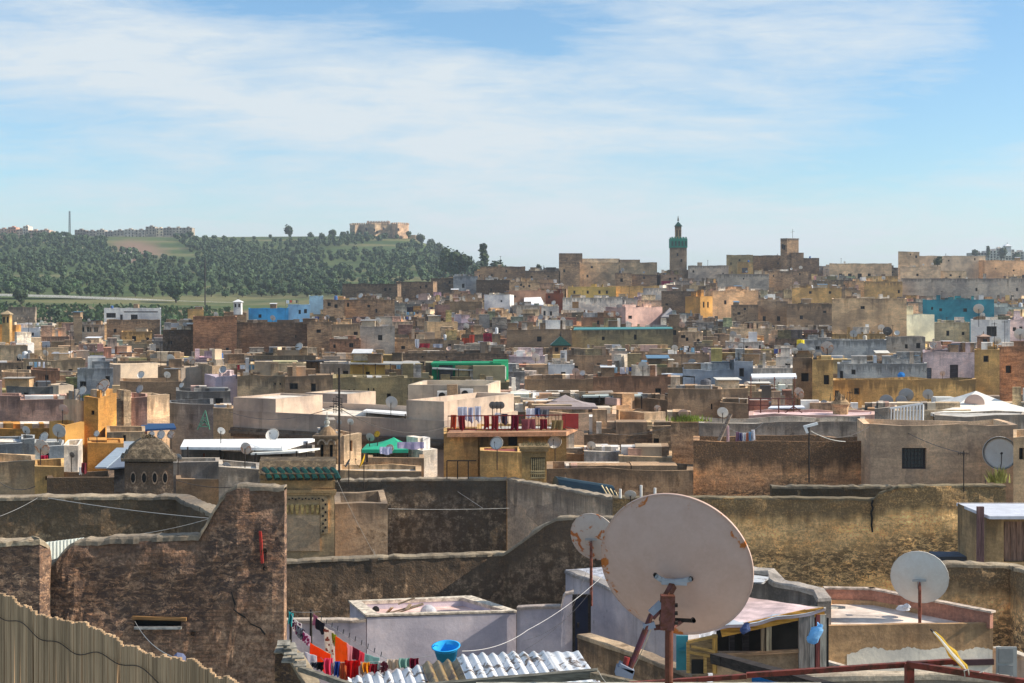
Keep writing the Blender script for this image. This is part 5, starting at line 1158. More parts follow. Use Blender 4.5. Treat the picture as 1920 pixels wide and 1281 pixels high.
def garment(x0, x1, y0, y1, Y, col, label, name='garment', col2=None, slant=0, shirt=False, spots=False, yl=None, group='garments on the washing lines'):
    """hangs from a line; x0..x1 along the line, top y0 (left), slant px to right end"""
    rr = random.Random(int(x0*7+y0)); m = MB(); n = 14; rows = 9; ph = rr.uniform(0, 6); Yr = Y if yl is None else yl
    w = (x1-x0)
    def pt(i, j, off=0):
        t, s = i/n, j/rows; Yt = Y+(Yr-Y)*t; px = x0+w*t+(1.9*math.sin(ph+s*3)*s)*(1 if Y < 45 else .5); 
        if shirt and s > .32: px = x0+w*(.5+(t-.5)*(.72+.1*s))
        py = y0+slant*t+(y1-y0)*s*((1.16 if Y < 45 else 1)+.09*math.sin(t*7+ph))+.8*math.sin(t*math.pi)*(1 if Y < 45 else 0)
        p = P(px, py, Yt); p.y += .05*math.sin(t*11+ph)*(.3+s)+off; return p
    for off in (0, .012):
        for i in range(n):
            for j in range(rows):
                q = [pt(i, j+1, off), pt(i+1, j+1, off), pt(i+1, j, off), pt(i, j, off)]; m.face(q if off == 0 else q[::-1])
    o = m.build(name, 'cloth', None, col); tagm(o, label, 'garment' if name == 'garment' else name, group)
    if spots:
        sm = MB()
        for k in range(26):
            i, j = rr.uniform(.5, n-.5), rr.uniform(.3, rows-.5); c = pt(i, j); c.y -= .02; r = rr.uniform(.02, .05)
            sm.face([c+Vector((r*math.cos(a), 0, r*math.sin(a))) for a in (0, 1.3, 2.5, 3.8, 5)])
        q = sm.build('print', 'cloth', None, spots if isinstance(spots, tuple) else (.05,.04,.08)); q.parent = o
    return o
G = garment
G(541,550,1146,1166,38.9,(.05,.42,.45),'turquoise rag at the top of the left clothes line', slant=4)
G(549,566,1158,1180,38,(.75,.72,.74),'white blouse with dark print, upper on the left line', slant=12, spots=(.20,.04,.12), yl=37)
G(556,572,1172,1190,37,(.06,.06,.10),'dark patterned top in the middle of the left line', slant=10, spots=(.6,.6,.65), yl=36)
G(568,582,1183,1198,36,(.72,.60,.68),'pink and white printed cloth at the lower end of the left line', slant=10, spots=(.45,.05,.18), yl=35)
G(587,595,1150,1168,38.9,(.45,.22,.33),'dusky pink sock-like cloth at the top of the long line', slant=6, yl=38.3)
G(592,609,1158,1176,38.2,(.03,.03,.05),'black cloth beside the dusky pink one', slant=12, yl=37.4)
G(608,627,1175,1236,36.6,(.80,.72,.66),'white flowered dress hanging from the long line', slant=10, spots=(.45,.12,.08), yl=36)
G(622,631,1186,1204,36.1,(.45,.48,.04),'lime green scrap between the dress and the orange towels', slant=5, yl=35.8)
G(629,652,1192,1244,35.8,(.85,.22,.015),'large orange towel on the long line', slant=15, yl=34.9)
G(650,664,1206,1232,34.9,(.85,.52,.55),'pale pink baby vest on the long line', slant=8, shirt=True, yl=34.5)
G(661,676,1212,1232,34.5,(.26,.02,.06),'dark crimson cloth on the long line', slant=8, yl=34)
G(673,684,1219,1236,34,(.80,.16,.22),'coral pink cloth near the lower end of the long line', slant=6, yl=33.6)
G(684,712,1225,1248,33.6,(.38,.58,.56),'grey-green cloth at the lowest end of the long line', slant=9, yl=33.1)
G(581,620,1205,1236,34.6,(.92,.16,.01),'bright orange cloth slung over the left line', slant=22, yl=33.4)
G(572,594,1222,1240,33.4,(.75,.74,.78),'white underclothes bunched at the left of the level line', slant=8, yl=33.1)
G(583,594,1242,1250,33,(.08,.09,.13),'small navy cloth first on the level line')
G(594,607,1241,1254,32.98,(.03,.03,.035),'black cloth second on the level line')
G(608,624,1234,1262,32.96,(.92,.10,.22),'hot pink shirt on the level line', shirt=False)
G(618,626,1242,1260,32.99,(.82,.80,.82),'narrow white cloth right of the hot pink shirt')
G(627,637,1240,1264,32.97,(.03,.09,.42),'royal blue trousers on the level line')
G(637,651,1240,1272,33.02,(.78,.24,.09),'burnt orange towel on the level line')
G(646,676,1238,1268,32.95,(.72,.01,.01),'bright red shirt on the level line', shirt=True)
G(674,684,1242,1262,33,(.80,.66,.55),'cream vest right of the red shirt')
G(680,693,1242,1258,32.94,(.88,.38,.02),'yellow-orange cloth on the level line')
G(692,708,1244,1258,32.97,(.45,.02,.04),'wine red cloth on the level line', slant=1)
G(709,726,1240,1258,32.96,(.80,.76,.74),'white top with a round dark print', spots=(.25,.05,.08))
G(726,748,1236,1252,32.98,(.78,.66,.54),'cream cloth on the level line')
G(748,768,1234,1250,32.96,(.36,.58,.52),'mint towel with pale border on the level line')
G(768,785,1234,1254,32.98,(.22,.01,.04),'burgundy cloth at the right end of the level line')
for k in range(11):
    t = .13+.075*k; p = P(585,1150,39).lerp(P(735,1240,32.9), t); m = MB(); m.bar(p+Vector((0,-.01,-.05)), p+Vector((.02,-.01,.07)), .025, .02); o = m.build('clothes_peg', 'coat', None, (.05,.06,.07)); tagm(o, 'dark clothes peg clipped on the long clothes line', 'clothes peg', 'pegs on the long clothes line')
# near cables
rope('cable', 'pale cable running from the slot window of the brick wall to the reed screen', linepts(P(253,1165,29.8), P(332,1235,16), .12)+linepts(P(332,1235,16), P(380,1262,9), .02), .012, col=(.65,.62,.58))
m = MB(); m.lathe(P(337,1236,15.8), [(.01,-.07),(.06,-.05),(.08,0),(.05,.05),(.01,.07)], 8, Matrix.Rotation(R(70),3,'Y')); o = m.build('rag_knot', 'cloth', None, (.25,.28,.42)); tagm(o, 'bluish rag knotted on the pale cable above the reed screen', 'rag')
rope('cable', 'long thin cable crossing before the lichened wall at left', linepts(P(90,934,38), P(405,973,36), .05), .02, col=(.55,.53,.5))
rope('cable', 'short slack cable below the return of the lichened wall', linepts(P(225,1006,36), P(395,972,36.2), .06), .015, col=(.5,.48,.45))
rope('cable', 'cable slanting up over the left edge wall', linepts(P(0,968,36), P(70,934,38), .03), .014, col=(.35,.34,.33))
rope('cable', 'slack cable looping from the chimney pole to the carved gate', linepts(P(632,900,54), P(706,1046,52), .1)+linepts(P(706,1046,52), P(700,1030,53), 0), .012, col=(.5,.46,.4))
rope('cable', 'pale cable strung across the great black wall', linepts(P(728,954,57), P(955,953,59), .04), .018, col=(.6,.58,.54))
rope('cable', 'short pale cable branching up on the great black wall', linepts(P(905,953,58.6), P(858,922,61.4), 0), .016, col=(.6,.58,.54))
rope('cable', 'white cable rising from the basin along the lavender-shaded wall', linepts(P(866,1221,31), P(990,1181,40), .15)+linepts(P(990,1181,40), P(1130,1080,44), .12), .016, col=(.75,.73,.72))
rope('cable', 'thin dark cable before the lilac-shaded wall', linepts(P(985,1218,43), P(1128,1082,44.5), .25), .012, col=(.15,.14,.15))
rope('cable', 'second thin dark cable before the lilac-shaded wall, higher on the left', linepts(P(980,1202,43), P(1062,1160,43.6), .1)+linepts(P(1062,1160,43.6), P(1100,1070,45), .1), .012, col=(.15,.14,.15))
rope('cable', 'cream cable hanging from the big dish mount down to the timber beam', linepts(P(1222,1176,12.35), P(1122,1258,20), .35), .009, col=(.7,.62,.5))
# ---------------------------------------------------------------- roof terrace at the right, shed, hut
A = P(1538,1174,30); Bq = P(1862,1169,30.3); C = P(1636,1119,32.7); D_ = P(1548,1119,32.8)
Cz = C
o, zr = house_quad([P2(A), P2(Bq), (Cz.x, Cz.y), (D_.x, D_.y)], A.z, 'tan roof terrace house with flaking white paint and a sunlit roof', (.40,.285,.18), 'plaster', par=.10, th=.14, jit=.008, roofcol=(.70,.58,.49), seg=.8, zb=0)
HOUSES.append(dict(handle='tan roof terrace house', x0=1538, x1=1866, vx0=1538, vx1=1866, yt=1119, yb=1281, Ya=29, Yb=33, obj=o, zr=zr, zt=A.z, Q=[A,Bq,C,D_], col='tan', Y=30, nofill=1))
m = MB(); zt_ = A.z
for a, b in ((Bq, C), (C, D_)):
    a2, b2 = Vector((a.x, a.y, zt_)), Vector((b.x, b.y, zt_)); d = (b2-a2).normalized(); nn = Vector((-d.y, d.x, 0)); m.bar(a2+nn*.06-Vector((0,0,-.06)), b2+nn*.06+Vector((0,0,.06)), .12, .34)
m.build('parapet', 'stained', o, (.36,.20,.17))  # purplish shade of the inner face put into the parapet colour
m = MB()
for a, b in ((Bq, C), (C, D_)):
    a2, b2 = Vector((a.x, a.y, zt_+.25)), Vector((b.x, b.y, zt_+.25)); d = (b2-a2).normalized(); nn = Vector((-d.y, d.x, 0)); m.bar(a2+nn*.06-d*.05, b2+nn*.06+d*.05, .17, .04)
m.build('coping', 'cement', o, (.50,.40,.32))
# flaked white paint layer and dark band on the front wall
d = (Bq-A); 
def onw(px, py, off=-.006):
    u = (px-960)/F; t = (A.x-u*A.y)/(u*d.y-d.x); y = A.y+d.y*t+off; return P(px, py, y)
m = MB(); prev = None; rr = random.Random(12)
for k in range(66):
    px = 1588+(1861-1588)*k/65; top = 1217+3*math.sin(k*.4)+rr.uniform(-2, 2)+(10*(1-k/6) if k < 6 else 0); bot = 1262+rr.uniform(-3,3)+(-12*(1-k/10) if k < 10 else 30)
    if prev: m.face([onw(prev[0], prev[2]), onw(px, bot), onw(px, top), onw(prev[0], prev[1])])
    prev = (px, top, bot)
m.build('paint_patch', 'paint', o, (.70,.67,.60))
m = MB(); m.bar(onw(1788,1243,-.03), onw(1863,1241,-.03), .06, .12); m.build('dark_band', 'coat', o, (.06,.03,.035))
m = MB(); m.bar(onw(1530,1146,-.3)+Vector((0,.3,0)), P(1575,1138,31.2), .25, .05); q = m.build('plank', 'wood', None, (.30,.28,.25)); tagm(q, 'grey plank laid on the left of the sunlit roof terrace', 'plank')
m = MB(); m.lathe(P(1693,1143,31.3), [(.01,-.02),(.16,.0),(.1,.08),(.01,.1)], 7); m.lathe(P(1700,1140,31.2), [(.01,-.02),(.1,.02),(.05,.08),(.01,.1)], 7); q = m.build('plastic_bag', 'cloth', None, (.72,.74,.78)); tagm(q, 'crumpled white bag on the sunlit roof terrace', 'plastic bag')
# grey metal door, white wall at the lower right corner
gd = thing('grey_door', 'pale grey panelled door leaning at the lower right corner', 'door', P(1889,1290,29)); m = MB(); a, b = P(1868,1300,29.2), P(1906,1213,29.2); m.box(((a.x+b.x)/2, 29.2, (a.z+b.z)/2), (b.x-a.x, .05, b.z-a.z)); m.build('leaf', 'coat', gd, (.36,.36,.34))
m = MB()
for y0, y1 in ((1217, 1243), (1248, 1282)): a2, b2 = P(1873,y1,29.15), P(1900,y0,29.15); m.box(((a2.x+b2.x)/2, 29.165, (a2.z+b2.z)/2), (b2.x-a2.x, .02, b2.z-a2.z))
m.build('panel', 'coat', gd, (.26,.26,.25))
plain_wall('low_wall', 'pale grey wall in the lower right corner behind the grey door', [(1860,1216,31.5),(1925,1236,30.6),(2000,1250,30)], .2, 0, 'paint', (.55,.54,.52), (.6,.6,.58))
def shed():
    Y = 27.5; o = thing('roof_shed', 'wooden roof shed with dark window openings and a pink sheeted roof', 'shed', P(1440, 1260, Y)); q = lambda px, py, d=0: P(px, py, Y+d)
    m = MB(); m.bar(q(1352,1186,-.05), q(1512,1151,-.05), .06, .17); m.bar(q(1512,1151,-.05), q(1545,1146,-.05), .06, .15); m.build('fascia', 'wood', o, (.55,.27,.05))
    for x, w, c, y0, y1 in ((1340, .09, (.50,.27,.07), 1190, 1262), (1441, .10, (.40,.30,.19), 1170, 1224), (1430, .06, (.30,.20,.12), 1174, 1224)):
        m = MB(); m.bar(q(x, y1, -.02), q(x, y0, -.02), w, .09); m.build('post', 'wood_v', o, c)
    for x, w, c in ((1507, .20, (.26,.22,.19)), (1522, .09, (.33,.30,.27)), (1533, .08, (.22,.06,.05)), (1543, .12, (.42,.37,.30))):
        m = MB(); m.bar(q(x, 1262, -.06), q(x, 1152, -.06), w, .07); m.build('plank', 'wood_v', o, c)
    m = MB(); m.bar(q(1338,1229,-.04), q(1502,1220,-.04), .08, .06); m.build('sill', 'wood', o, (.38,.22,.12))
    m = MB(); a, b = q(1338,1290), q(1502,1223); m.box(((a.x+b.x)/2, Y+.05, (a.z+b.z)/2), (b.x-a.x, .10, b.z-a.z)); m.build('wall', 'plaster', o, (.36,.27,.19))
    m = MB(); a, b = q(1338,1290,1.3), q(1545,1150,1.3); m.box(((a.x+b.x)/2, Y+.9, (a.z+b.z)/2), (b.x-a.x, .06, b.z-a.z)); m.build('back_wall', 'opening', o)  # near-black colour stands in for the shade inside the shed
    m = MB(); m.bar(q(1372,1226,.4), q(1372,1182,.4), .1, .1); m.bar(q(1398,1226,.6), q(1398,1182,.6), .12, .1); m.build('inner_post', 'wood', o, (.05,.04,.04))
    # roof sheet, wavy, with flashing
    m = MB(); n, r_ = 16, 8; fl = MB()
    def rp(i, j):
        t, s = i/n, j/r_; a = q(1340,1180,-.2).lerp(q(1548,1143,-.2), t); b = P(1395,1118,30.4).lerp(P(1536,1140,29.6), t); p = a.lerp(b, s); p.z += .02*math.sin(t*14)*(1-s)+.03*mnoise.noise(p*2.5); return p
    for i in range(n):
        for j in range(r_): m.face([rp(i,j), rp(i+1,j), rp(i+1,j+1), rp(i,j+1)]); 
        a, b = rp(i,0), rp(i+1,0); m.face([a-Vector((0,0,.05)), b-Vector((0,0,.05)), b, a])
    m.build('roof_sheet', 'roofing', o, (.62,.47,.46))
    for i in range(n):
        a, b, c, e = rp(i,0), rp(i+1,0), rp(i+1,1), rp(i,1); u = Vector((0,-.02,.012)); w1 = .6+.4*math.sin(i*1.9); fl.face([a+u, b+u, b.lerp(c, w1+.5)+u, a.lerp(e, .6+.4*math.sin((i-1)*1.9)+.5)+u])
    fl.build('flashing', 'coat', o, (.50,.54,.58))
    m = MB(); m.face([q(1290,1262,.3), q(1345,1262,.1), q(1345,1190,.1), q(1290,1200,.3)]); m.build('side_panel', 'wood', o, (.30,.20,.10))
    for (a, b, w) in (((1290,1262),(1290,1204),.06), ((1322,1262),(1322,1228),.06), ((1290,1222),(1342,1232),.09), ((1290,1204),(1345,1192),.07), ((1296,1212),(1340,1222),.05)):
        m = MB(); m.bar(q(*a,-.1), q(*b,-.1), w, .05); m.build('lath', 'wood', o, (.45,.26,.08))
    m = MB(); a, b = q(1296,1262,-.02), q(1320,1236,-.02); m.box(((a.x+b.x)/2, Y-.06, (a.z+b.z)/2), (b.x-a.x, .04, b.z-a.z)); m.build('opening', 'opening', o)
    t = thing('turquoise_panel', 'turquoise painted metal panel between the big dish and the shed', 'panel', P(1278,1262,28)); m = MB(); a, b = P(1268,1256,28.1), P(1290,1192,28.1); m.box(((a.x+b.x)/2, 28.1, (a.z+b.z)/2), (b.x-a.x, .05, b.z-a.z)); m.bar((a.x+.05,28.05,a.z+.4), (b.x,28.05,a.z+.4), .05, .04); m.build('leaf', 'coat', t, (.05,.25,.30))
shed()
# grey rooftop walls behind the shed
UW = profile_wall('rooftop_wall', 'grey cement rooftop walls stepping down behind the pink sheeted shed', [(1380,1070,31.5),(1395,1068,31.5),(1440,1076,31.3),(1444,1090,31.2),(1452,1096,31),(1500,1104,30.6),(1526,1112,30.4),(1534,1128,30.2)], .3, 0, 'stained', (.28,.275,.29), (.42,.42,.43), jit=.02, rough=.01, copew=.06, copeh=.05)
m = MB(); m.face([P(1380,1073,31.2), P(1442,1082,31.0), P(1432,1092,29.9), P(1375,1092,29.9)]); m.face([P(1380,1076,31.2), P(1375,1095,29.9), P(1432,1095,29.9), P(1442,1085,31.0)]); o = m.build('tin_sheet', 'zinc', None, (.6,.6,.6)); tagm(o, 'crumpled tin sheet lying by the grey rooftop walls right of the big dish', 'metal sheet')
def bag(px, py, r, hh, Y, col, label):
    m = MB(); c = P(px, py, Y); m.lathe(c, [(.01,-hh),(r*.45,-hh*.97),(r*.8,-hh*.75),(r,-hh*.4),(r*.97,0),(r*.8,hh*.35),(r*.5,hh*.6),(r*.3,hh*.75),(r*.36,hh),(r*.12,hh*1.02)], 18, Matrix.Rotation(R(24),3,'Y'))
    m.v = [tuple(Vector(v)+Vector((mnoise.noise(Vector(v)*14), mnoise.noise(Vector(v)*13)*.6, mnoise.noise(Vector(v)*16)))*.045+Vector((mnoise.noise(Vector(v)*6), 0, 0))*.05) for v in m.v]
    o = m.build('plastic_bag', 'cloth', None, col); tagm(o, label, 'plastic bag')
bag(1529, 1188, .125, .20, 27.1, (.30,.58,.85), 'light blue plastic bag hanging on the grey planks of the shed')
bag(1397, 1178, .08, .12, 27.2, (.12,.17,.34), 'dull blue rag of plastic under the shed roof edge')
m = MB(); m.face([P(1528,1263,24), P(1622,1262,24), P(1640,1290,23.2), P(1510,1290,23.2)]); m.face([P(1528,1265,24), P(1510,1292,23.2), P(1640,1292,23.2), P(1622,1264,24)]); o = m.build('tarp', 'cloth', None, (.20,.26,.50)); tagm(o, 'blue and grey tarpaulin under the rust-red frame', 'tarpaulin')
m = MB(); m.bar(P(1420,1270,24), P(1480,1284,23.5), .3, .12); o = m.build('tarp', 'cloth', None, (.03,.20,.42)); tagm(o, 'bright blue tarpaulin scrap under the dark slanting beam', 'tarpaulin')
plain_wall('low_wall', 'mottled whitish wall under the rust-red frame at the bottom', [(1500,1272,22),(1760,1268,22),(1900,1276,22)], .2, 5, 'stained', (.55,.50,.44), (.5,.46,.4))
plain_wall('low_wall', 'greyish board wall leaning by the flaked paint corner', [(1535,1240,28.8),(1600,1262,28)], .1, 5, 'stained', (.38,.40,.44), (.55,.55,.55))
def hut():
    Y = 47; o = thing('rooftop_hut', 'small tan hut with a whitish sheeted roof and a wooden door at the right edge', 'hut', P(1885,1060,Y))
    X = lambda p: (p-960)/F*Y
    m = MB(); face_wall(m, Vector((X(1849),Y,0)), Vector((X(1990),Y,0)), zat(1120,Y), [zat(968,Y)]*6, [((1882-1849)/F*Y, (1945-1849)/F*Y, zat(1055,Y), zat(978,Y))], Vector((0,1,0)), .3)
    for a, b in (((X(1990),Y),(X(1990),Y+3)), ((X(1990),Y+3),(X(1849),Y+3)), ((X(1849),Y+3),(X(1849),Y))): m.face([(*a, zat(1120,Y)), (*b, zat(1120,Y)), (*b, zat(968,Y)), (*a, zat(968,Y))], [(0,2),(1,2),(1,0),(0,0)])
    m.build('wall', 'stained', o, (.44,.34,.20))
    m = MB(); m.box((X(1913), Y+.25, zat(1016,Y)), (64/F*Y, .06, 76/F*Y)); 
    for k in range(5): m.box((X(1888+k*12), Y+.21, zat(1016,Y)), (.04, .03, 74/F*Y))
    m.build('door', 'wood_v', o, (.24,.15,.11))
    m = MB(); m.bar(P(1838,1056,Y-.1), P(1838,950,Y-.1), .22, .12); m.build('jamb', 'wood_v', o, (.16,.09,.085))
    m = MB(); a = [(X(1846),Y-.5,zat(968,Y-.5)), (X(1995),Y-.5,zat(968,Y-.5)), (X(1995),Y+3.2,zat(943,Y+3.2)), (X(1850),Y+3.2,zat(943,Y+3.2))]; m.face(a); m.face([(x,y,z-.10) for x,y,z in a][::-1])
    for i in range(4): p, q = a[i], a[(i+1)%4]; m.face([(p[0],p[1],p[2]-.10),(q[0],q[1],q[2]-.10), q, p])
    m.build('roof', 'coat', o, (.58,.60,.66))
hut()
m = MB(); m.prism([(P(1758,0,49).x,49),(P(1846,0,49).x,49),(P(1846,0,49).x,50),(P(1758,0,49).x,50)], zat(1080,49), zat(1044,49)); o = m.build('blue_ledge', 'stained', None, (.12,.17,.26)); tagm(o, 'low dark blue washed ledge at the foot of the amber wall near the hut', 'ledge')

# ---------------------------------------------------------------- canopies, tents, railings in the middle ground
def tent(x0, x1, yp, ye, yb, Y, D, col, label, name='canopy_tent', posts=True, px=None, tilt=0):
    X0, X1 = (x0-960)/F*Y, (x1-960)/F*Y; X = ((px or (x0+x1)/2)-960)/F*Y; ze, zp = zat(ye, Y), zat(yp, Y+D/2); o = thing(name, label, 'canopy', (X, Y+D/2, zat(yb, Y)-.3))
    m = MB(); q = [(X0,Y,ze),(X1,Y,ze+tilt),(X1,Y+D,ze+tilt),(X0,Y+D,ze)]; n = 8
    for i in range(4):
        a, b = Vector(q[i]), Vector(q[(i+1)%4]); ap = Vector((X, Y+D/2, zp))
        for k in range(n):
            for off in (0, -.02):
                p0, p1 = a.lerp(b, k/n), a.lerp(b, (k+1)/n); rows = 5
                for j in range(rows):
                    sg = lambda s: -.06*(x1-x0)/F*Y*math.sin(math.pi*s)*.5
                    f = lambda p, s: p.lerp(ap, s)+Vector((0,0,sg(s)+off)); m.face([f(p0,j/rows), f(p1,j/rows), f(p1,(j+1)/rows), f(p0,(j+1)/rows)])
            m.face([p0-Vector((0,0,.16)), p1-Vector((0,0,.16)), p1, p0])
    m.build('canvas', 'coat', o, col)
    if posts:
        for c in q: m = MB(); m.tube([(c[0]*1, c[1]+(.1 if c[1] == Y else -.1), zat(yb, Y)-.5), (c[0], c[1]+(.1 if c[1] == Y else -.1), c[2])], .035, 6); m.build('pole', 'iron', o)
    return o
tent(1752, 1990, 733, 776, 800, 80, 7, (.86,.81,.72), 'big cream pavilion tent on the roof at the right', px=1868)
tent(545, 600, 755, 771, 778, 84, 1.8, (.80,.77,.72), 'white pointed parasol tent, left of the pair on the cream complex')
tent(600, 652, 760, 772, 779, 84, 1.8, (.66,.55,.42), 'buff pointed parasol tent, right of the pair on the cream complex')
tent(1003, 1120, 740, 763, 805, 88, 3, (.34,.28,.27), 'grey-brown pyramid tent above the red railing terrace')
tent(678, 765, 820, 843, 858, 67, 2.6, (.03,.38,.22), 'emerald green cloth canopy', px=734)
tent(922, 1036, 729, 742, 765, 104, 4, (.46,.43,.41), 'low grey hipped shed roof behind the cream complex', posts=False)
tent(1240, 1276, 577, 594, 612, 285, 4, (.33,.31,.31), 'tiny grey tent at the foot of the wide dark brown wall', posts=False)
def slab_roof(pts, th, mat, col, label, posts=(), name='awning', cat='awning', postbase=None, pmat='iron', slats=0):
    """pts: 4 x (px,py,Y) front-left, front-right, back-right, back-left"""
    V = [P(*p) for p in pts]; c = sum(V, Vector())/4; o = thing(name, label, cat, (c.x, c.y, c.z-2)); m = MB(); m.face(V); m.face([v-Vector((0,0,th)) for v in V][::-1])
    for i in range(4): a, b = V[i], V[(i+1)%4]; m.face([a-Vector((0,0,th)), b-Vector((0,0,th)), b, a])
    m.build('sheet', mat, o, col)
    for px, py0, py1, Y in posts: m = MB(); m.tube([P(px, py1, Y), P(px, py0, Y)], .035, 5); m.build('post', pmat, o, (.2,.08,.06))
    return o
slab_roof([(338,838,64),(530,840,62),(596,822,71),(345,824,72)], .12, 'coat', (.86,.85,.82), 'long white sheet canopy with posts left of the domed lantern', [(352,838,872,63.5),(412,838,872,63.5),(478,838,878,63),(528,838,884,62.5),(575,830,880,66)])
slab_roof([(470,850,61),(560,846,61),(600,840,64),(480,846,64)], .08, 'coat', (.80,.78,.70), 'second cream sheet awning under the long white canopy', [(480,850,885,61),(556,846,885,61)])
slab_roof([(680,770,80),(775,778,78),(762,771,84),(690,766,86)], .1, 'coat', (.86,.85,.82), 'white flat awning on the cream complex terrace', [(688,770,782,80),(760,776,788,78)])
slab_roof([(985,755,92),(1058,748,92),(1064,742,97),(990,750,97)], .1, 'zinc', (.62,.58,.54), 'sloping tin sheet awning left of the grey pyramid tent', [(990,755,800,92),(1050,750,800,92)])
slab_roof([(1070,738,98),(1150,735,98),(1148,732,103),(1072,735,103)], .12, 'cloth', (.66,.58,.50), 'pale plank awning over the planted pergola')
pg = slab_roof([(1090,743,94),(1205,742,94),(1200,738,99),(1095,739,99)], .1, 'coat', (.45,.50,.46), 'glazed pergola with hanging plants behind the tent', [(1092,742,800,94),(1124,742,800,94),(1146,742,800,94),(1178,742,800,94),(1203,742,790,94)], name='pergola', cat='pergola')
slab_roof([(1410,708,104),(1494,707,104),(1492,700,109),(1408,701,109)], .13, 'coat', (.82,.84,.84), 'thin white awning on tall rusty legs at right', [(1408,706,778,104),(1452,707,778,104),(1490,707,776,104)], pmat='rusty_paint')
slab_roof([(1278,704,140),(1303,706,140),(1302,700,144),(1240,700,144)], .12, 'coat', (.84,.85,.86), 'bright white triangular awning before the corrugated house', [(1280,705,730,140),(1302,706,730,140)])
slab_roof([(810,690,120),(902,694,120),(898,688,125),(815,686,125)], .1, 'coat', (.45,.47,.45), 'grey sheet awning in front of the green pavilion', [(820,690,716,120),(860,692,716,120),(898,694,716,120)])
slab_roof([(982,571,335),(1022,573,335),(1014,557,341),(983,557,341)], .15, 'coat', (.85,.84,.84), 'bright tin sheet roof on the terracotta terrace house')
slab_roof([(838,588,300),(874,589,300),(872,580,306),(837,580,306)], .15, 'coat', (.72,.68,.55), 'small cream shed roof above the laundry roofs')
slab_roof([(160,662,178),(250,662,178),(245,655,184),(165,655,184)], .12, 'zinc', (.25,.25,.26), 'upper dark tin shed roof near the left edge')
slab_roof([(172,676,168),(256,676,168),(250,666,174),(168,666,174)], .12, 'zinc', (.28,.27,.27), 'lower dark tin shed roof near the left edge')
slab_roof([(470,676,140),(650,678,140),(646,674,146),(472,672,146)], .1, 'iron', (.1,.1,.1), 'long thin dark pergola roof left of the yellow terrace', [(474,676,708,140),(506,676,708,140),(540,677,708,140),(570,677,708,140),(598,677,708,140)], name='pergola', cat='pergola')
slab_roof([(655,681,121),(790,683,121),(786,678,127),(658,677,127)], .1, 'coat', (.38,.37,.34), 'thin grey pergola roof over the yellow terrace', [(681,682,720,121),(704,682,720,121),(732,682,720,121),(760,682,720,121),(788,682,720,121)], name='pergola', cat='pergola')
slab_roof([(1075,618,205),(1262,616,205),(1258,613,209),(1077,614,209)], .12, 'coat', (.07,.25,.25), 'thin teal roof edge over the olive-grey long house')
slab_roof([(920,612,262),(951,612,262),(949,602,266),(922,602,266)], .15, 'cloth', (.04,.22,.33), 'teal tarpaulin stretched between brown roofs', name='tarpaulin', cat='tarpaulin')
slab_roof([(262,806,78),(330,802,78),(326,794,82),(266,794,82)], .1, 'cloth', (.08,.20,.42), 'blue striped awning behind the domed kiosk')
slab_roof([(178,876,60),(200,876,60),(262,822,76),(238,822,76)], .06, 'coat', (.30,.36,.42), 'steep slate-grey roof panel with a pale edge', name='metal_roof', cat='roof panel')
slab_roof([(200,878,60.4),(268,872,60.4),(272,828,74),(252,822,76)], .06, 'coat', (.17,.20,.25), 'darker slate roof left of the domed kiosk', name='metal_roof', cat='roof panel')
# green pavilion
def pavilion():
    Y = 121; o = thing('green_pavilion', 'vivid green painted rooftop pavilion with open bays', 'pavilion', P(880, 715, Y)); m = MB(); X = lambda p, d=0: (p-960)/F*(Y+d)
    g = (.012,.27,.13)
    m.box(((X(808)+X(940))/2, Y+2, zat(681, Y+2)), (X(940)-X(808), 4.2, .16)); m.build('roof', 'paint', o, g)
    for a, b in ((810, 823), (849, 854), (880, 886), (912, 926)): m = MB(); m.box(((X(a)+X(b))/2, Y+.1, zat(698, Y)), (X(b)-X(a), .25, 1.5)); m.build('pillar', 'paint', o, g)
    m = MB(); m.box(((X(823)+X(850))/2, Y+.3, zat(700, Y)), (X(850)-X(823), .1, 1.1)); m.build('screen', 'coat', o, (.20,.20,.24))
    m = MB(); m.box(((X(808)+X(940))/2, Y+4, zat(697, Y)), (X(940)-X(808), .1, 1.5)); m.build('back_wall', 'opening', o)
    m = MB(); m.prism([(X(924), Y), (X(953, .9), Y+.9), (X(953, .9), Y+3), (X(924), Y+3)], zat(716, Y), zat(677, Y)); wl = m.build('side_wall', 'paint', o, (.015,.30,.14))
    m = MB(); m.face([(X(928), Y-.01, zat(712, Y)), (X(949, .8), Y+.66, zat(712, Y)), (X(949, .8), Y+.66, zat(688, Y)), (X(928), Y-.01, zat(688, Y))]); q = m.build('tiled_panel', 'coat', o, (.45,.5,.45)); q.parent = wl
pavilion()
# yellow terrace sign board (faded, unreadable patches)
m = MB(); m.box((P(674,0,121.8).x, 121.8, zat(697,121.8)), (1.1, .05, .75)); o = m.build('sign_board', 'coat', None, (.40,.25,.06)); tagm(o, 'faded brown sign patch on the yellow painted terrace wall', 'sign')
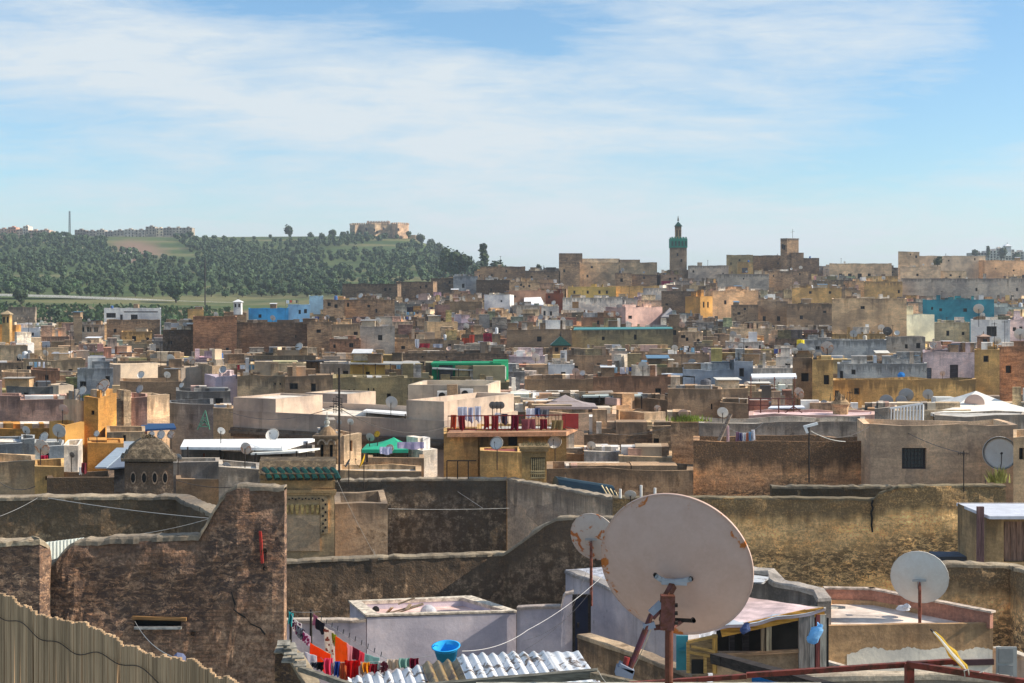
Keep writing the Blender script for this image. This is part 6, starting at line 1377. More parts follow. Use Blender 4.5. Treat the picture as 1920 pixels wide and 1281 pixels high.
# railing terrace
def railing(pts, hpx, label, col, Y0, rugs=(), n=30, mat='rusty_paint'):
    o = thing('railing', label, 'railing', P(*pts[0])); V = [P(*p) for p in pts]
    h = hpx/F*pts[0][2]
    for a, b in zip(V, V[1:]):
        for dz in (0, h*.95): m = MB(); m.bar(a+Vector((0,0,dz)), b+Vector((0,0,dz)), .05); m.build('rail', mat, o, col)
    m = MB()
    for a, b in zip(V, V[1:]):
        k = max(2, int((b-a).length/.16))
        for i in range(k+1): p = a.lerp(b, i/k); m.bar(p, p+Vector((0,0,h)), .022)
    m.build('bars', mat, o, col); return o
railing([(840,806,68.4),(1060,804,68.4)], 27, 'dark red iron railing along the laundry terrace', (.30,.03,.03), 68)
slab_roof([(838,812,68.3),(1062,810,68.3),(1083,800,74),(850,800,74)], .2, 'plaster', (.50,.30,.20), 'reddish terrace slab of the railing terrace', name='terrace_slab', cat='terrace')
m = MB(); m.box((P(1070,0,70).x, 70.3, zat(791,70)), (.8,.06,.75)); o = m.build('red_panel', 'coat', None, (.42,.05,.04)); tagm(o, 'red panel closing the right end of the railing terrace', 'panel')
for (x0, x1, y0, y1, Y, c, lab) in [(845,856,778,804,68.9,(.55,.10,.03),'orange-red rug on the left of the dark red railing'),(860,872,780,806,68.2,(.30,.02,.03),'dark red rug second on the railing'),
        (858,876,763,790,69.6,(.72,.74,.82),'white shirt hanging above the left of the railing'),(878,888,764,792,69.7,(.55,.58,.70),'grey-blue shirt above the railing'),(890,902,762,790,69.6,(.70,.72,.80),'pale blue shirt above the railing'),
        (907,917,780,804,68.2,(.42,.04,.04),'red blanket near the middle of the railing'),(922,934,780,806,68.2,(.36,.04,.05),'crimson blanket below the three dark dishes'),(928,938,774,794,69.3,(.75,.75,.80),'white towel below the three dark dishes'),
        (940,952,776,796,69.2,(.06,.05,.09),'black trousers below the three dark dishes'),(958,972,778,806,68.2,(.22,.01,.04),'maroon cloth draped right of the three dark dishes'),(978,1004,786,805,68.2,(.42,.14,.16),'dusty rose blanket on the railing'),
        (986,1003,766,783,70.2,(.85,.86,.9),'bright white sheet right of the three dark dishes'),(1003,1013,765,781,70.2,(.08,.12,.25),'navy cloth beside the bright white sheet'),(1013,1030,768,782,70.3,(.20,.21,.24),'dark grey cloth beside the navy one'),
        (1012,1026,786,805,68.2,(.30,.03,.05),'wine red blanket at the right of the railing'),(1034,1056,788,805,68.2,(.35,.26,.12),'brown patterned rug at the right end of the railing')]:
    garment(x0, x1, y0, y1, Y, c, lab, 'laundry', group='laundry on the railing terrace')
for (x0, x1, y0, y1, Y, c, lab) in [(1380,1386,810,828,66.6,(.35,.20,.30),'mauve stripe cloth, leftmost on the short line'),(1386,1392,812,828,66.6,(.15,.14,.30),'indigo cloth on the short line'),(1392,1399,812,829,66.6,(.78,.78,.80),'white towel on the short line'),
        (1399,1404,812,829,66.6,(.70,.30,.18),'salmon cloth on the short line'),(1404,1409,810,829,66.6,(.30,.55,.75),'sky blue cloth on the short line'),(1409,1415,806,826,66.6,(.78,.78,.82),'pale towel, rightmost on the short line'),(1362,1367,798,828,67,(.72,.58,.60),'pinkish white cloth hung by the leaning pole')]:
    garment(x0, x1, y0, y1, Y, c, lab, 'laundry', group='laundry behind the orange-brown wall')
rope('clothes_line', 'short clothes line behind the long orange-brown wall', linepts(P(1366,802,67), P(1432,792,67), .35))
m = MB(); m.tube([P(1348,826,66.9), P(1370,776,66.9)], .09, 7); o = m.build('leaning_pole', 'wood', None, (.25,.19,.15)); tagm(o, 'stout pole leaning over the long orange-brown wall', 'pole')
for (x0, x1, y0, y1, Y, c, lab) in [(712,735,838,852,64.3,(.70,.70,.85),'lilac-white cloth under the green canopy'),(745,795,829,842,64.3,(.62,.56,.72),'pale purple sheet right of the green canopy'),
        (778,786,636,652,199,(.75,.75,.78),'white cloth on the far laundry roof'),(786,806,644,652,199,(.55,.05,.08),'red cloths on the far laundry roof'),(812,830,645,652,199,(.60,.60,.66),'grey-white cloths on the far laundry roof'),(866,880,634,650,197,(.60,.12,.05),'orange-red rug on the far roofs'),(880,890,628,648,197,(.70,.14,.08),'brighter red rug on the far roofs'),(896,906,640,654,196,(.65,.66,.72),'pale cloth on the far roofs'),(906,922,625,648,197,(.45,.03,.08),'crimson rug on the far roofs'),
        (148,154,876,890,58.4,(.80,.80,.80),'white towel over the small yard wall at left'),(153,162,868,888,58.2,(.26,.05,.06),'dark red cloth at the small yard wall at left'),(76,90,854,866,62,(.62,.04,.12),'pink-red cloth heap at the pale blue washed house'),
        (1240,1262,527,536,398,(.42,.03,.10),'crimson awning cloth below the minaret'),(757,775,576,590,296,(.06,.04,.06),'dark cloths on the small white terrace')]:
    garment(x0, x1, y0, y1, Y, c, lab, 'laundry', group='scattered laundry on the roofs')
# pergola frame on the pink terrace
o = thing('rusty_pergola', 'rusty pergola frame on the pink terrace', 'pergola', P(1440,778,88))
for (a, b) in (((1404,776),(1404,742)),((1426,776),(1426,746)),((1460,776),(1460,746)),((1488,772),(1488,752))): m = MB(); m.bar(P(*a,87), P(*b,87), .07); m.build('post', 'rusty_paint', o, (.12,.04,.04))
for (a, b) in (((1404,747),(1490,748)),((1404,760),(1490,760)),((1470,776),(1488,762)),((1488,762),(1506,776))): m = MB(); m.bar(P(*a,87), P(*b,87), .06); m.build('rail', 'rusty_paint', o, (.12,.04,.04))
slab_roof([(1440,765,88),(1510,764,88),(1505,760,92),(1446,761,92)], .08, 'coat', (.74,.76,.80), 'pale blue-white table-like slab on the pink terrace', name='low_awning')
o = thing('white_balustrade', 'white balustrade stair rail on the roof left of the cream tent', 'railing', P(1700,794,72)); Y = 72
m = MB(); m.bar(P(1668,766,Y), P(1730,757,Y), .09); m.build('rail', 'coat', o, (.8,.8,.8)); m = MB(); m.bar(P(1668,793,Y), P(1732,793,Y), .16, .2); m.build('base', 'coat', o, (.78,.77,.76))
for k in range(11): m = MB(); m.tube([P(1670+k*6, 792, Y), P(1671+k*6, 767-k*.85, Y)], .05, 6); m.build('baluster', 'coat', o, (.78,.78,.78))
B(1640,1668,765,800,'small grey parapet block','grey','stained',71.5,3,0,'left of the white balustrade',par=.1)
B(1752,1925,780,800,'dark grey tent base house','grey','stained',74,6,0,'under the big cream tent',par=.1)
m = MB(); m.box((P(1768,0,88).x, 88, zat(751,88)), (1.15,1,.45)); o = m.build('water_tank', 'coat', None, (.70,.68,.62)); tagm(o, 'long pale box tank between the grey dishes and the tent', 'water tank')
m = MB(); m.lathe(P(1690,704,146), [(.01,-.35),(.32,-.3),(.36,0),(.3,.3),(.01,.36)], 12, Matrix.Rotation(R(80),3,'X')); o = m.build('blue_basin', 'coat', None, (.02,.22,.62)); tagm(o, 'blue basin hung on the blue-grey peeling wall', 'basin')
m = MB(); m.lathe((P(1501,0,185).x,185,zat(650,185)), [(.01,0),(.5,0),(.5,.85),(.01,.9)], 12); o = m.build('yellow_drum', 'coat', None, (.80,.62,.02)); tagm(o, 'yellow drum on the roofs right of centre', 'drum')
# air conditioners on the cream terrace wall
for px, py in ((832,742),(875,738)):
    Y = 84.2; m = MB(); p = P(px, py, Y); m.box(p, (.75,.35,.55)); o = m.build('air_conditioner', 'coat', None, (.74,.72,.68)); tagm(o, 'white air conditioner on the cream terrace wall, '+('the left one' if px == 832 else 'the right one'), 'air conditioner')
    m = MB(); m.lathe(p+Vector((-.1,-.18,0)), [(.001,0),(.2,0),(.2,.02)], 14, Matrix.Rotation(R(90),3,'X')); q = m.build('fan_grille', 'opening', None); q.parent = o
m = MB(); m.box(P(848,745,83.6), (.6,.5,1.5)); o = m.build('chimney', 'plaster', None, (.50,.38,.26)); tagm(o, 'tan square chimney between the two air conditioners', 'chimney')
# barrel roof with yellow slats
o = thing('barrel_roof', 'dark teal barrel roof with yellow end slats behind the courtyard wall', 'roof', P(1100,925,60)); m = MB(); n = 10
a0, a1 = P(1042,905,61.5), P(1148,922,59.6); r = .62
for k in range(n):
    t0, t1 = math.pi*(k/n)-.2, math.pi*((k+1)/n)-.2; f = lambda A, t: (A.x+.15*math.cos(t), A.y-math.cos(t)*r, A.z-.35+math.sin(t)*.62)
    m.face([f(a0,t0), f(a1,t0), f(a1,t1), f(a0,t1)]); m.face([f(a0,t0), f(a0,t1), (a0.x,a0.y,a0.z-.5)]); m.face([f(a1,t1), f(a1,t0), (a1.x,a1.y,a1.z-.5)])
m.build('shell', 'coat', o, (.04,.075,.10))
for k in range(5): m = MB(); q = P(1128+k*8, 910+k*3.2, 59.2); m.bar(q, q+Vector((.26,-.1,-.42)), .07, .03); m.build('slat', 'coat', o, (.72,.60,.36))
for px, y0, y1 in ((1163,917,934),(1202,910,934),(1228,915,934)):
    m = MB(); m.tube([P(px,y1,54.2), P(px,y0,54.2)], .05, 6); o = m.build('vent_pipe', 'coat', None, (.72,.70,.66)); tagm(o, 'short white vent pipe behind the big dish, '+{1163:'leftmost',1202:'middle and tallest',1228:'rightmost'}[px]+' of three', 'pipe', 'vent pipes behind the big dish')
# tree-shaped lattice, small items
m = MB(); Y = 83
for a, b in (((370,806),(385,770)),((393,806),(385,770)),((372,800),(392,800)),((375,792),(390,792)),((378,784),(388,784)),((374,800),(388,786)),((392,800),(380,786))): m.bar(P(*a,Y), P(*b,Y), .05)
o = m.build('green_lattice', 'coat', None, (.15,.42,.28)); tagm(o, 'pale green triangular lattice before the dark navy house', 'lattice')
o = thing('garden_frame', 'thin dark metal frame with three bays before the ochre square house', 'frame', P(866,895,62))
for px in (838,858,878): m = MB(); m.bar(P(px,898,61.4), P(px,864,61.4), .045); m.build('post', 'iron', o)
m = MB(); m.bar(P(838,864,61.4), P(893,864,61.4), .045); m.build('rail', 'iron', o)
# grass tufts
def weeds(name, label, px, py, Y, w, h, n, col, seed=1):
    m = MB(); rr = random.Random(seed); c = P(px, py, Y)
    for k in range(n):
        p = c+Vector((rr.gauss(0, w*.35), rr.uniform(-.3,.3), 0)); d = Vector((rr.gauss(0,.35), rr.gauss(0,.3), 1)).normalized()*rr.uniform(h*.4, h); s = Vector((.02+h*.03,0,0)); m.face([p-s, p+s, p+d])
    o = m.build(name, 'leaf', None, col); tagm(o, label, 'weeds')
weeds('weeds', 'green weeds growing on the rough brown tower house', 1289, 790, 71.2, 1.1, .42, 240, (.22,.27,.04))
weeds('weeds', 'green grass on top of the orange tower house', 172, 746, 78, .9, .25, 160, (.10,.22,.04), 2)
weeds('weeds', 'yellowing bush on the low tin roofs near the left edge', 150, 672, 176, 4.5, 1.0, 420, (.30,.26,.06), 3)
weeds('weeds', 'small spiky palm-like plant beside the big pale dish', 1871, 905, 57.5, .45, .75, 70, (.34,.32,.08), 4)
weeds('weeds', 'green plants hanging in the glazed pergola', 1155, 768, 96, 1.0, .9, 260, (.12,.26,.06), 5)
# dovecote-like bundle
m = MB(); m.lathe((P(1576,0,86).x,86,zat(779,86)), [(.01,0),(.45,0),(.5,.5),(.62,.7),(.35,.95),(.15,1.2),(.01,1.3)], 7); o = m.build('stone_vase', 'rough', None, (.33,.26,.18)); tagm(o, 'ragged stone urn with dry stalks on the pink terrace', 'urn')
weeds('dry_stalks', 'dry stalks sticking out of the ragged stone urn', 1575, 752, 86, .5, .7, 60, (.22,.17,.10), 6)
# poles and masts
def mast(px, y0, y1, Y, label, r=.03, yagi=True, group=None, stays=()):
    o = thing('antenna_mast', label, 'antenna', P(px, y1, Y), group); m = MB(); m.tube([P(px, y1, Y), P(px, y0, Y)], r, 6); m.build('mast', 'iron', o)
    if yagi:
        t = P(px, y0, Y); s = max(.35, min(1.0, (y1-y0)/F*Y*.16)); m = MB(); a = random.uniform(-.6, .6); d = Vector((math.cos(a), math.sin(a), 0)); e = Vector((-d.y, d.x, 0)); z = Vector((0,0,-.12))
        m.bar(t+z-d*s*.6, t+z+d*s*.6, r*.8)
        for k in range(6): c = t+z+d*s*(k/5-.5)*1.1; m.bar(c-e*s*.3-Vector((0,0,.0)), c+e*s*.3, r*.55); m.bar(c-Vector((0,0,s*.18)), c+Vector((0,0,s*.18)), r*.5)
        m.build('yagi', 'iron', o)
    return o
o = mast(1009*0+636, 690, 905, 58, 'tall dark antenna mast rising above the domed lantern', .045, False)
m = MB()
for py, w in ((752,14),(756,10),(762,18),(768,12),(744,6)): m.bar(P(636-w,py,58), P(636+w*.5,py+3,58), .03)
for px in (626,630,641): m.bar(P(px,746,58), P(px,775,58), .025)
m.build('crossarm', 'iron', o)
mast(1807, 845, 935, 54, 'thin dark pole before the beige house with the barred window', .022)
mast(1517, 797, 905, 58, 'thin pole with a white cross-shaped top before the orange-brown wall', .03, False)
m = MB(); m.bar(P(1510,800,57.9), P(1533,794,57.9), .13, .1); m.bar(P(1508,798,57.9), P(1514,812,57.9), .12, .1); o = m.build('white_insulator', 'coat', None, (.8,.8,.78)); tagm(o, 'white forked fitting on top of the thin pole', 'fitting')
rope('cable', 'white cable falling right from the forked pole fitting', linepts(P(1520,808,57.8), P(1585,828,60), .1), .03, col=(.7,.7,.68))
mast(384.5, 484, 572, 480, 'very tall pale floodlight pole before the green hill', .22, False)
o = thing('lattice_mast', 'tall radio lattice mast on the far ridge', 'radio mast', P(130.5, 445, 1150)); Y = 1150
for dx in (-1.6, 1.6): m = MB(); m.bar(P(130.5+dx, 443, Y), P(130.5+dx*.6, 396, Y), .35); m.build('leg', 'iron', o)
m = MB()
for k in range(12): z0, z1 = 443-k*3.9, 443-(k+1)*3.9; m.bar(P(129+.0*k, z0, Y), P(132, z1, Y), .25); m.bar(P(132, z0, Y), P(129, z1, Y), .25)
m.build('bracing', 'iron', o)
for i, (a, b, sg, w) in enumerate([((0,905,56),(66,912,56),.2,'across the brown yard house at the lower left'),((1517,810,57.9),(1630,800,63),.35,'from the forked pole to the beige house'),((430,772,78),(636,760,58),.5,'from the cream complex to the tall antenna mast'),((636,765,58),(838,800,68),.6,'from the tall antenna mast to the railing terrace'),
        ((330,900,57),(487,905,56),.25,'before the streaked grey wall house'),((1060,800,70),(1258,800,71),.4,'over the long brown blank house'),((1640,770,72),(1807,850,54),.3,'from the grey parapet block to the thin dark pole')]): rope('cable', 'thin slack wire '+w, linepts(P(*a), P(*b), sg), .03, col=(.12,.11,.10))

# ---------------------------------------------------------------- the rest of the old town, between the houses above
def skyline(px): return lerp_tab([(-100,612),(150,606),(330,600),(440,596),(600,585),(650,556),(700,545),(800,533),(860,520),(900,508),(1000,503),(1250,508),(1300,508),(1540,498),(1680,500),(2000,500)], px)
LANDM = [(h['handle'], (h['vx0']+h['vx1'])/2, h['yt']+10) for h in HOUSES if len(h['handle'].split()) <= 5 and not h.get('nofill')]
LANDM += [('minaret',1271,480), ('ruined tower',1481,470), ('domed kiosk',279,870), ('domed lantern',612,840), ('green pavilion',880,690), ('green tiled gate',557,880), ('big cream tent',1850,750), ('green canopy',730,835), ('green pyramid roof',1052,645), ('white lantern house',445,572)]
PROPS = [(1003,1120,740,765,88),(1240,1276,577,594,283),(678,765,820,856,66),(1090,1205,740,775,94),(985,1064,742,760,92),(1070,1150,732,742,98),(545,652,755,776,84),(680,775,766,778,78),(1408,1494,700,745,104),(1240,1303,700,712,140),
    (808,955,677,714,120),(1036,1067,630,668,191),(1051,1063,658,688,160),(838,1062,762,806,68),(338,600,820,850,62),(1752,1930,733,778,76),(922,1036,729,745,104),(655,722,684,708,121),(655,790,677,688,121),(778,830,636,652,198),(866,922,625,650,196),(590,633,800,868,66),(979,1024,838,898,61),(1366,1432,792,829,66),(1668,1735,757,793,72),(1560,1592,750,776,86),(1645,1725,725,765,94),(1808,1845,738,775,80),(315,400,770,806,82),(983,1022,557,572,335),(470,650,672,684,140),(438,452,561,580,248),(1838,1856,626,651,166),(4,18,582,612,224),(160,262,655,678,168),(195,302,578,600,299),(1075,1262,613,640,205),(1040,1150,893,925,59),(178,272,822,876,60),(262,330,794,808,78),(280,330,806,824,71),(924,940,752,768,71)]
    # the props above are kept in view: nothing may rise in front of them
HAND = list(HOUSES)+[dict(x0=a, x1=b, vx0=a, vx1=b, yt=c, yb=d, Ya=e, Yb=e+.1, Y=e, prop=1) for a, b, c, d, e in PROPS]; FILL = []
rng = random.Random(31)
FCOLS = [('tan',5),('brown',6),('umber',6),('dark',3),('sand',4),('grey',6),('ochre',2),('cream',3),('white',3.2),('pink',.8),('bluegrey',1.2),('lilac',.5),('brick',1.2),('olive',1.5),('peach',1)]
def wchoice(t):
    s = rng.uniform(0, sum(w for _, w in t))
    for a, w in t:
        s -= w
        if s <= 0: return a
    return t[-1][0]
def filler_rows():
    Ys = [72]
    while Ys[-1] < 446: Ys.append(Ys[-1]*1.05+.9)
    return Ys
nfill = 0
for ri, Yr in enumerate(filler_rows()):
    px = -60+rng.uniform(-30, 0)
    while px < 1990:
        Y = Yr*rng.uniform(.985, 1.02); wm = rng.uniform(2.6, 6.5)+Y*.007; wpx = wm/Y*F; x0, x1 = px, px+wpx; px = x1+rng.uniform(-2, 1)
        mid = (x0+x1)/2; D = rng.uniform(2.4, 4)+Y*.014
        if mid < 600 and Y > 296: continue
        if mid < 640 and Y > 350: continue
        if mid < 800 and Y > 395: continue
        py = roofpy(Y)-rng.gauss(1.5, 1.15)/Y*F+4
        py = max(py, skyline(mid)+rng.uniform(0, 7))
        X0, X1 = (x0-960)/F*Y, (x1-960)/F*Y
        bad = False
        for h in HAND:
            if h.get('prop'):
                if h['Ya'] > Y and min(x1, h['vx1'])-max(x0, h['vx0']) > 2: py = max(py, h['yb']-2)
                continue
            ox = min(x1, h['x1'])-max(x0, h['x0'])
            if ox <= 0: continue
            if h['Ya']-.4 < Y+D and h['Yb']+.4 > Y and ox > 3:
                hx0, hx1 = min(q.x for q in h['Q']), max(q.x for q in h['Q'])
                if X0 < hx1 and X1 > hx0:
                    if h['Ya'] > Y+2.5: D = max(2.2, h['Ya']-.5-Y)
                    else: bad = True; break
            if h['Ya'] > Y and min(x1, h['vx1'])-max(x0, h['vx0']) > 2: py = max(py, h['yb']-3+rng.uniform(0, 4))
        if bad: continue
        if py > roofpy(Y)+70: continue
        # skip when fully hidden by hand-made houses in front
        cov = 0
        for h in HAND:
            if not h.get('prop') and h['Yb'] < Y and h['yt'] < py: cov += max(0, min(x1, h['vx1'])-max(x0, h['vx0']))
        if cov > .97*wpx: continue
        col = wchoice(FCOLS); st = 'paint' if col in ('white',) and rng.random() < .5 else rng.choice(['plaster','stained','rough','plaster','lichen_soft','stained'])
        c = PAL[col]; v = rng.uniform(.78, 1.22); cc = tuple(min(.85, k*v*(1+rng.uniform(-.05,.05))) for k in c)
        FILL.append(dict(x0=x0, x1=x1, py=py, Y=Y, D=D, col=col, cc=cc, st=st, mid=mid, wpx=wpx, yaw=rng.choice([0,0,0,0,0,0,8,-8,38]) if wpx < 90 else 0))
FILL.sort(key=lambda f: f['Y'])
rest = []
for i, f in enumerate(FILL):
    Y = f['Y']; zt = zat(f['py'], Y); c, s = math.cos(R(f['yaw'])), math.sin(R(f['yaw'])); X0 = (f['x0']-960)/F*Y; u1 = (f['x1']-960)/F; w = (u1*Y-X0)/(c-u1*s)
    A = Vector((X0, Y, 0)); Bq = A+Vector((c*w, s*w, 0)); n = Vector((-s, c, 0)); Q = [A, Bq, Bq+n*f['D'], A+n*f['D']]; k_ = 1+f['D']/Y
    if f['yaw'] == 0: Q = [A, Bq, Bq*k_, A*k_]
    wins = []
    if f['wpx'] > 20 and rng.random() < .85:
        for k in range(rng.choice([1,2,2,3,4])):
            wx = f['x0']+f['wpx']*rng.uniform(.12, .82); ww = rng.uniform(.35, .8)/Y*F; wy = f['py']+rng.uniform(.5, 1.3)/Y*F; hh = rng.uniform(.4, .9)/Y*F
            if all(abs(wx-q[0]) > ww*1.6 for q in wins): wins.append((wx, wx+ww, wy, wy+hh, rng.choice(['window','opening'])))
    o, zr = house_quad(Q, zt, 'x', f['cc'], f['st'], wins=wins, par=rng.uniform(.2, .55), jit=rng.choice([.03,.06,.12]), group='flat-roofed houses of the old town', roofcol=rng.choice([(.40,.37,.33),(.30,.27,.24),(.52,.49,.45),(.36,.30,.25),(.25,.23,.21),(.60,.57,.53)]), seg=rng.choice([1.2, 2, 3]))
    f['obj'] = o; h = dict(handle='', f=f, x0=f['x0'], x1=f['x1'], vx0=f['x0'], vx1=f['x1'], yt=f['py'], yb=f['py']+20, Ya=Y, Yb=Y+f['D'], obj=o, zr=zr, zt=zt, Q=Q, col=f['cc'], Y=Y, fill=1)
    HOUSES.append(h)
    lim = skyline(f['mid'])-1
    for k in range(rng.choice([0,1,1,2])):       # upper rooms and stair heads
        bw_ = f['wpx']*rng.uniform(.15, .45); bx = f['x0']+rng.uniform(.02, .98)*(f['wpx']-bw_); hgt = rng.uniform(.8, 2.3)/Y*F
        yy = max(f['py']-hgt, lim)
        for hh_ in HAND:
            if hh_['Ya'] > Y and min(bx+bw_, hh_['vx1'])-max(bx, hh_['vx0']) > 2: yy = max(yy, hh_['yb']-6)
        if yy < f['py']-2: block(h, bx, bx+bw_, yy, tuple(min(.85, q*rng.uniform(.8, 1.25)) for q in f['cc']), rng.choice(['plaster','stained','rough']), dy=rng.uniform(.4, 1.2), D=rng.uniform(1.5, 3)*min(1, f['D']/5))
def roof_bits(h, n_):
    Y = h['Y']; wpx = h['vx1']-h['vx0']; lim = skyline((h['vx0']+h['vx1'])/2)-2
    if wpx < 14: return
    for k in range(n_):
        bw_ = rng.choice([.3, .5, .7, 1.0, 1.5, 2.4])*rng.uniform(.8, 1.2)/Y*F; bw_ = min(bw_, wpx*.5); bx = h['vx0']+rng.uniform(.04, .96)*(wpx-bw_); hgt = rng.choice([.25,.35,.5,.7,1.0,1.4])/Y*F; yy = max(h['yt']-hgt, lim)
        for q in HAND:
            if q['Ya'] > h['Yb'] and min(bx+bw_, q['vx1'])-max(bx, q['vx0']) > 1: yy = max(yy, q['yb']-.22*(q['yb']-q['yt'])-3)
        if yy > h['yt']-1.5: continue
        dd = abs((h['Q'][3]-h['Q'][0]).length); dy = rng.uniform(.25, .7)*max(.5, dd-1); A, Bq, C_, D_ = h['Q']; t0 = (bx-h['vx0'])/wpx; t1 = (bx+bw_-h['vx0'])/wpx
        e = (D_-A).normalized(); a, b = A.lerp(Bq, t0)+e*dy, A.lerp(Bq, t1)+e*dy; z1 = zat(yy, a.y); dp = min(dd-dy-.1, rng.uniform(.25, 1.8))
        if dp < .1: continue
        m = MB(); m.prism([(a.x, a.y), (b.x, b.y), (b.x+e.x*dp, b.y+e.y*dp), (a.x+e.x*dp, a.y+e.y*dp)], h['zr']-.04, z1)
        bc = Vector(PAL[h['col']]) if isinstance(h['col'], str) else Vector(h['col']); v = rng.uniform(.75, 1.35); col = tuple(min(.85, q*v) for q in bc) if rng.random() < .62 else rng.choice([(.80,.80,.80),(.80,.79,.77),(.75,.74,.72),(.70,.62,.50),(.50,.47,.44),(.55,.38,.33),(.28,.22,.17),(.42,.46,.52),(.80,.79,.77)])
        m.build('rooftop_room' if hgt*Y/F > .6 else 'roof_wall', rng.choice(['plaster','stained','stained','rough','paint']), h['obj'], col)
for h in HOUSES:
    if any(w in h['handle'] for w in ('pink terrace', 'dark grey yard', 'long orange-brown', 'barred window', 'ochre garden', 'cream', 'tent base', 'maroon roofed', 'ochre terrace', 'low brown house', 'weathered low parapet', 'narrow sunlit', 'pale veranda', 'streaked grey wall', 'grey ledge')) and not h.get('fill'): continue
    if not h.get('nofill') and h['Y'] > 62: roof_bits(h, int(min(14, 3+(h['vx1']-h['vx0'])/14)))
# keep what the camera can see, the 300 that show largest as houses, the rest as one mass
from mathutils.bvhtree import BVHTree
bpy.context.view_layer.update(); eye = Vector((0, 0, ZC)); bv, bf, bo = [], [], []
for ob in COL.objects:
    if ob.type == 'MESH' and ob.name not in ('ground',):
        o_ = len(bv); mw = ob.matrix_world; bv += [mw @ v.co for v in ob.data.vertices]; bf += [tuple(i+o_ for i in p.vertices) for p in ob.data.polygons]; bo += [ob.name]*len(ob.data.polygons)
BVH = BVHTree.FromPolygons(bv, bf)
def seen(h):
    o = h['obj']; n_ = 0; N_ = 0; w = max(1, h['vx1']-h['vx0']); A, Bq, C_, D_ = h['Q']; kids = set(c.name for c in o.children_recursive)
    pts = [A.lerp(Bq, t)+Vector((0, 0, h['zt']-z)) for t in (.08, .25, .42, .58, .75, .92) for z in (.15, .5, 1.0, 1.6, 2.4, 3.4)]+[A.lerp(Bq, t)+(D_-A)*.92+Vector((0, 0, h['zt']-.02)) for t in (.1, .5, .9)]
    for c in o.children:
        if c.name.startswith('rooftop_room') or c.name.startswith('roof_wall'): bb = [c.matrix_world @ Vector(v) for v in c.bound_box]; m_ = sum(bb, Vector())/8; pts.append(Vector((m_.x, min(v.y for v in bb), max(v.z for v in bb)-.3)))
    for p in pts:
        if abs(p.x/p.y*F) > 985: continue
        d = p-eye; loc, nr, idx, di = BVH.ray_cast(eye, d.normalized(), d.length+1)
        if loc is None or bo[idx] in kids: n_ += 1
    return n_*(w/h['Y']*90)
houses_f = [h for h in HOUSES if h.get('fill')]
for h in houses_f: h['seen'] = seen(h)
def kill(o):
    for c in list(o.children_recursive): bpy.data.objects.remove(c)
    bpy.data.objects.remove(o)
houses_f.sort(key=lambda h: -h['seen']); nvis = sum(1 for h in houses_f if h['seen'] > 0); room = 298-sum(1 for h in HOUSES if not h.get('fill')); dead = [h for h in houses_f if h['seen'] <= 0]; rest = [h for h in houses_f[room:] if h['seen'] > 0]
for h in dead: kill(h['obj'])
HOUSES = [h for h in HOUSES if not h.get('fill') or (h['seen'] > 0 and h not in rest)]
if rest:
    byst = {}
    vs, fs, us, mi, mats = [], [], [], [], []
    for h in rest:
        for c in h['obj'].children_recursive:
            me = c.data; mt = me.materials[0]; o_ = len(vs); mw = c.matrix_world
            key = (mt.name, tuple(round(k*6) for k in c.color[:3]))
            if key not in byst:
                byst[key] = len(mats); m2 = mt.copy(); 
                for nd in m2.node_tree.nodes:
                    if nd.bl_idname == 'ShaderNodeObjectInfo':
                        rgb = m2.node_tree.nodes.new('ShaderNodeRGB'); rgb.outputs[0].default_value = tuple(c.color)
                        for l in list(nd.outputs['Color'].links): m2.node_tree.links.new(rgb.outputs[0], l.to_socket)
                mats.append(m2)
            vs += [tuple(mw @ v.co) for v in me.vertices]
            for p in me.polygons: fs.append(tuple(i+o_ for i in p.vertices)); mi.append(byst[key]); us += [tuple(me.uv_layers[0].data[l].uv) for l in p.loop_indices]
        kill(h['obj'])
    me = bpy.data.meshes.new('far_houses'); me.from_pydata(vs, [], fs); ul = me.uv_layers.new(name='uv')
    for i, q in enumerate(us): ul.data[i].uv = q
    for m_ in mats: me.materials.append(m_)
    for i, p in enumerate(me.polygons): p.material_index = mi[i]
    o = bpy.data.objects.new('far_houses', me); COL.objects.link(o); o['kind'] = 'stuff'; o['label'] = 'small slivers of flat-roofed houses crowded in the gaps of the old town'; o['category'] = 'houses'
FILL = [h['f'] for h in HOUSES if h.get('fill')]
# labels: relation to the nearest named building
groups = {}
for f in FILL:
    best = min(LANDM, key=lambda l: math.hypot(l[1]-f['mid'], 2.2*(l[2]-f['py']-4))); dx, dy = f['mid']-best[1], f['py']+4-best[2]
    rel = ('right of' if dx > 0 else 'left of') if abs(dx) > 2.2*abs(dy) else ('behind' if dy < 0 else 'in front of')
    f['d'] = math.hypot(dx, dy); f['lm'] = best[0]; f['rel'] = rel; groups.setdefault((WORD[f['col']], rel, best[0]), []).append(f)
for (cw, rel, lm), fs in groups.items():
    fs.sort(key=lambda f: f['d'])
    for i, f in enumerate(fs): f['handle'] = (('nearest ' if len(fs) > 1 else '') if i == 0 else ORD[i]+' ')+cw+' flat-roofed house '+rel+' the '+lm
for h in HOUSES:
    if h.get('fill'): h['handle'] = h['f']['handle']; h['obj']['label'] = h['handle']
print('fillers', len(FILL), 'houses', len(HOUSES), 'hidden', len(dead), 'rest', len(rest))

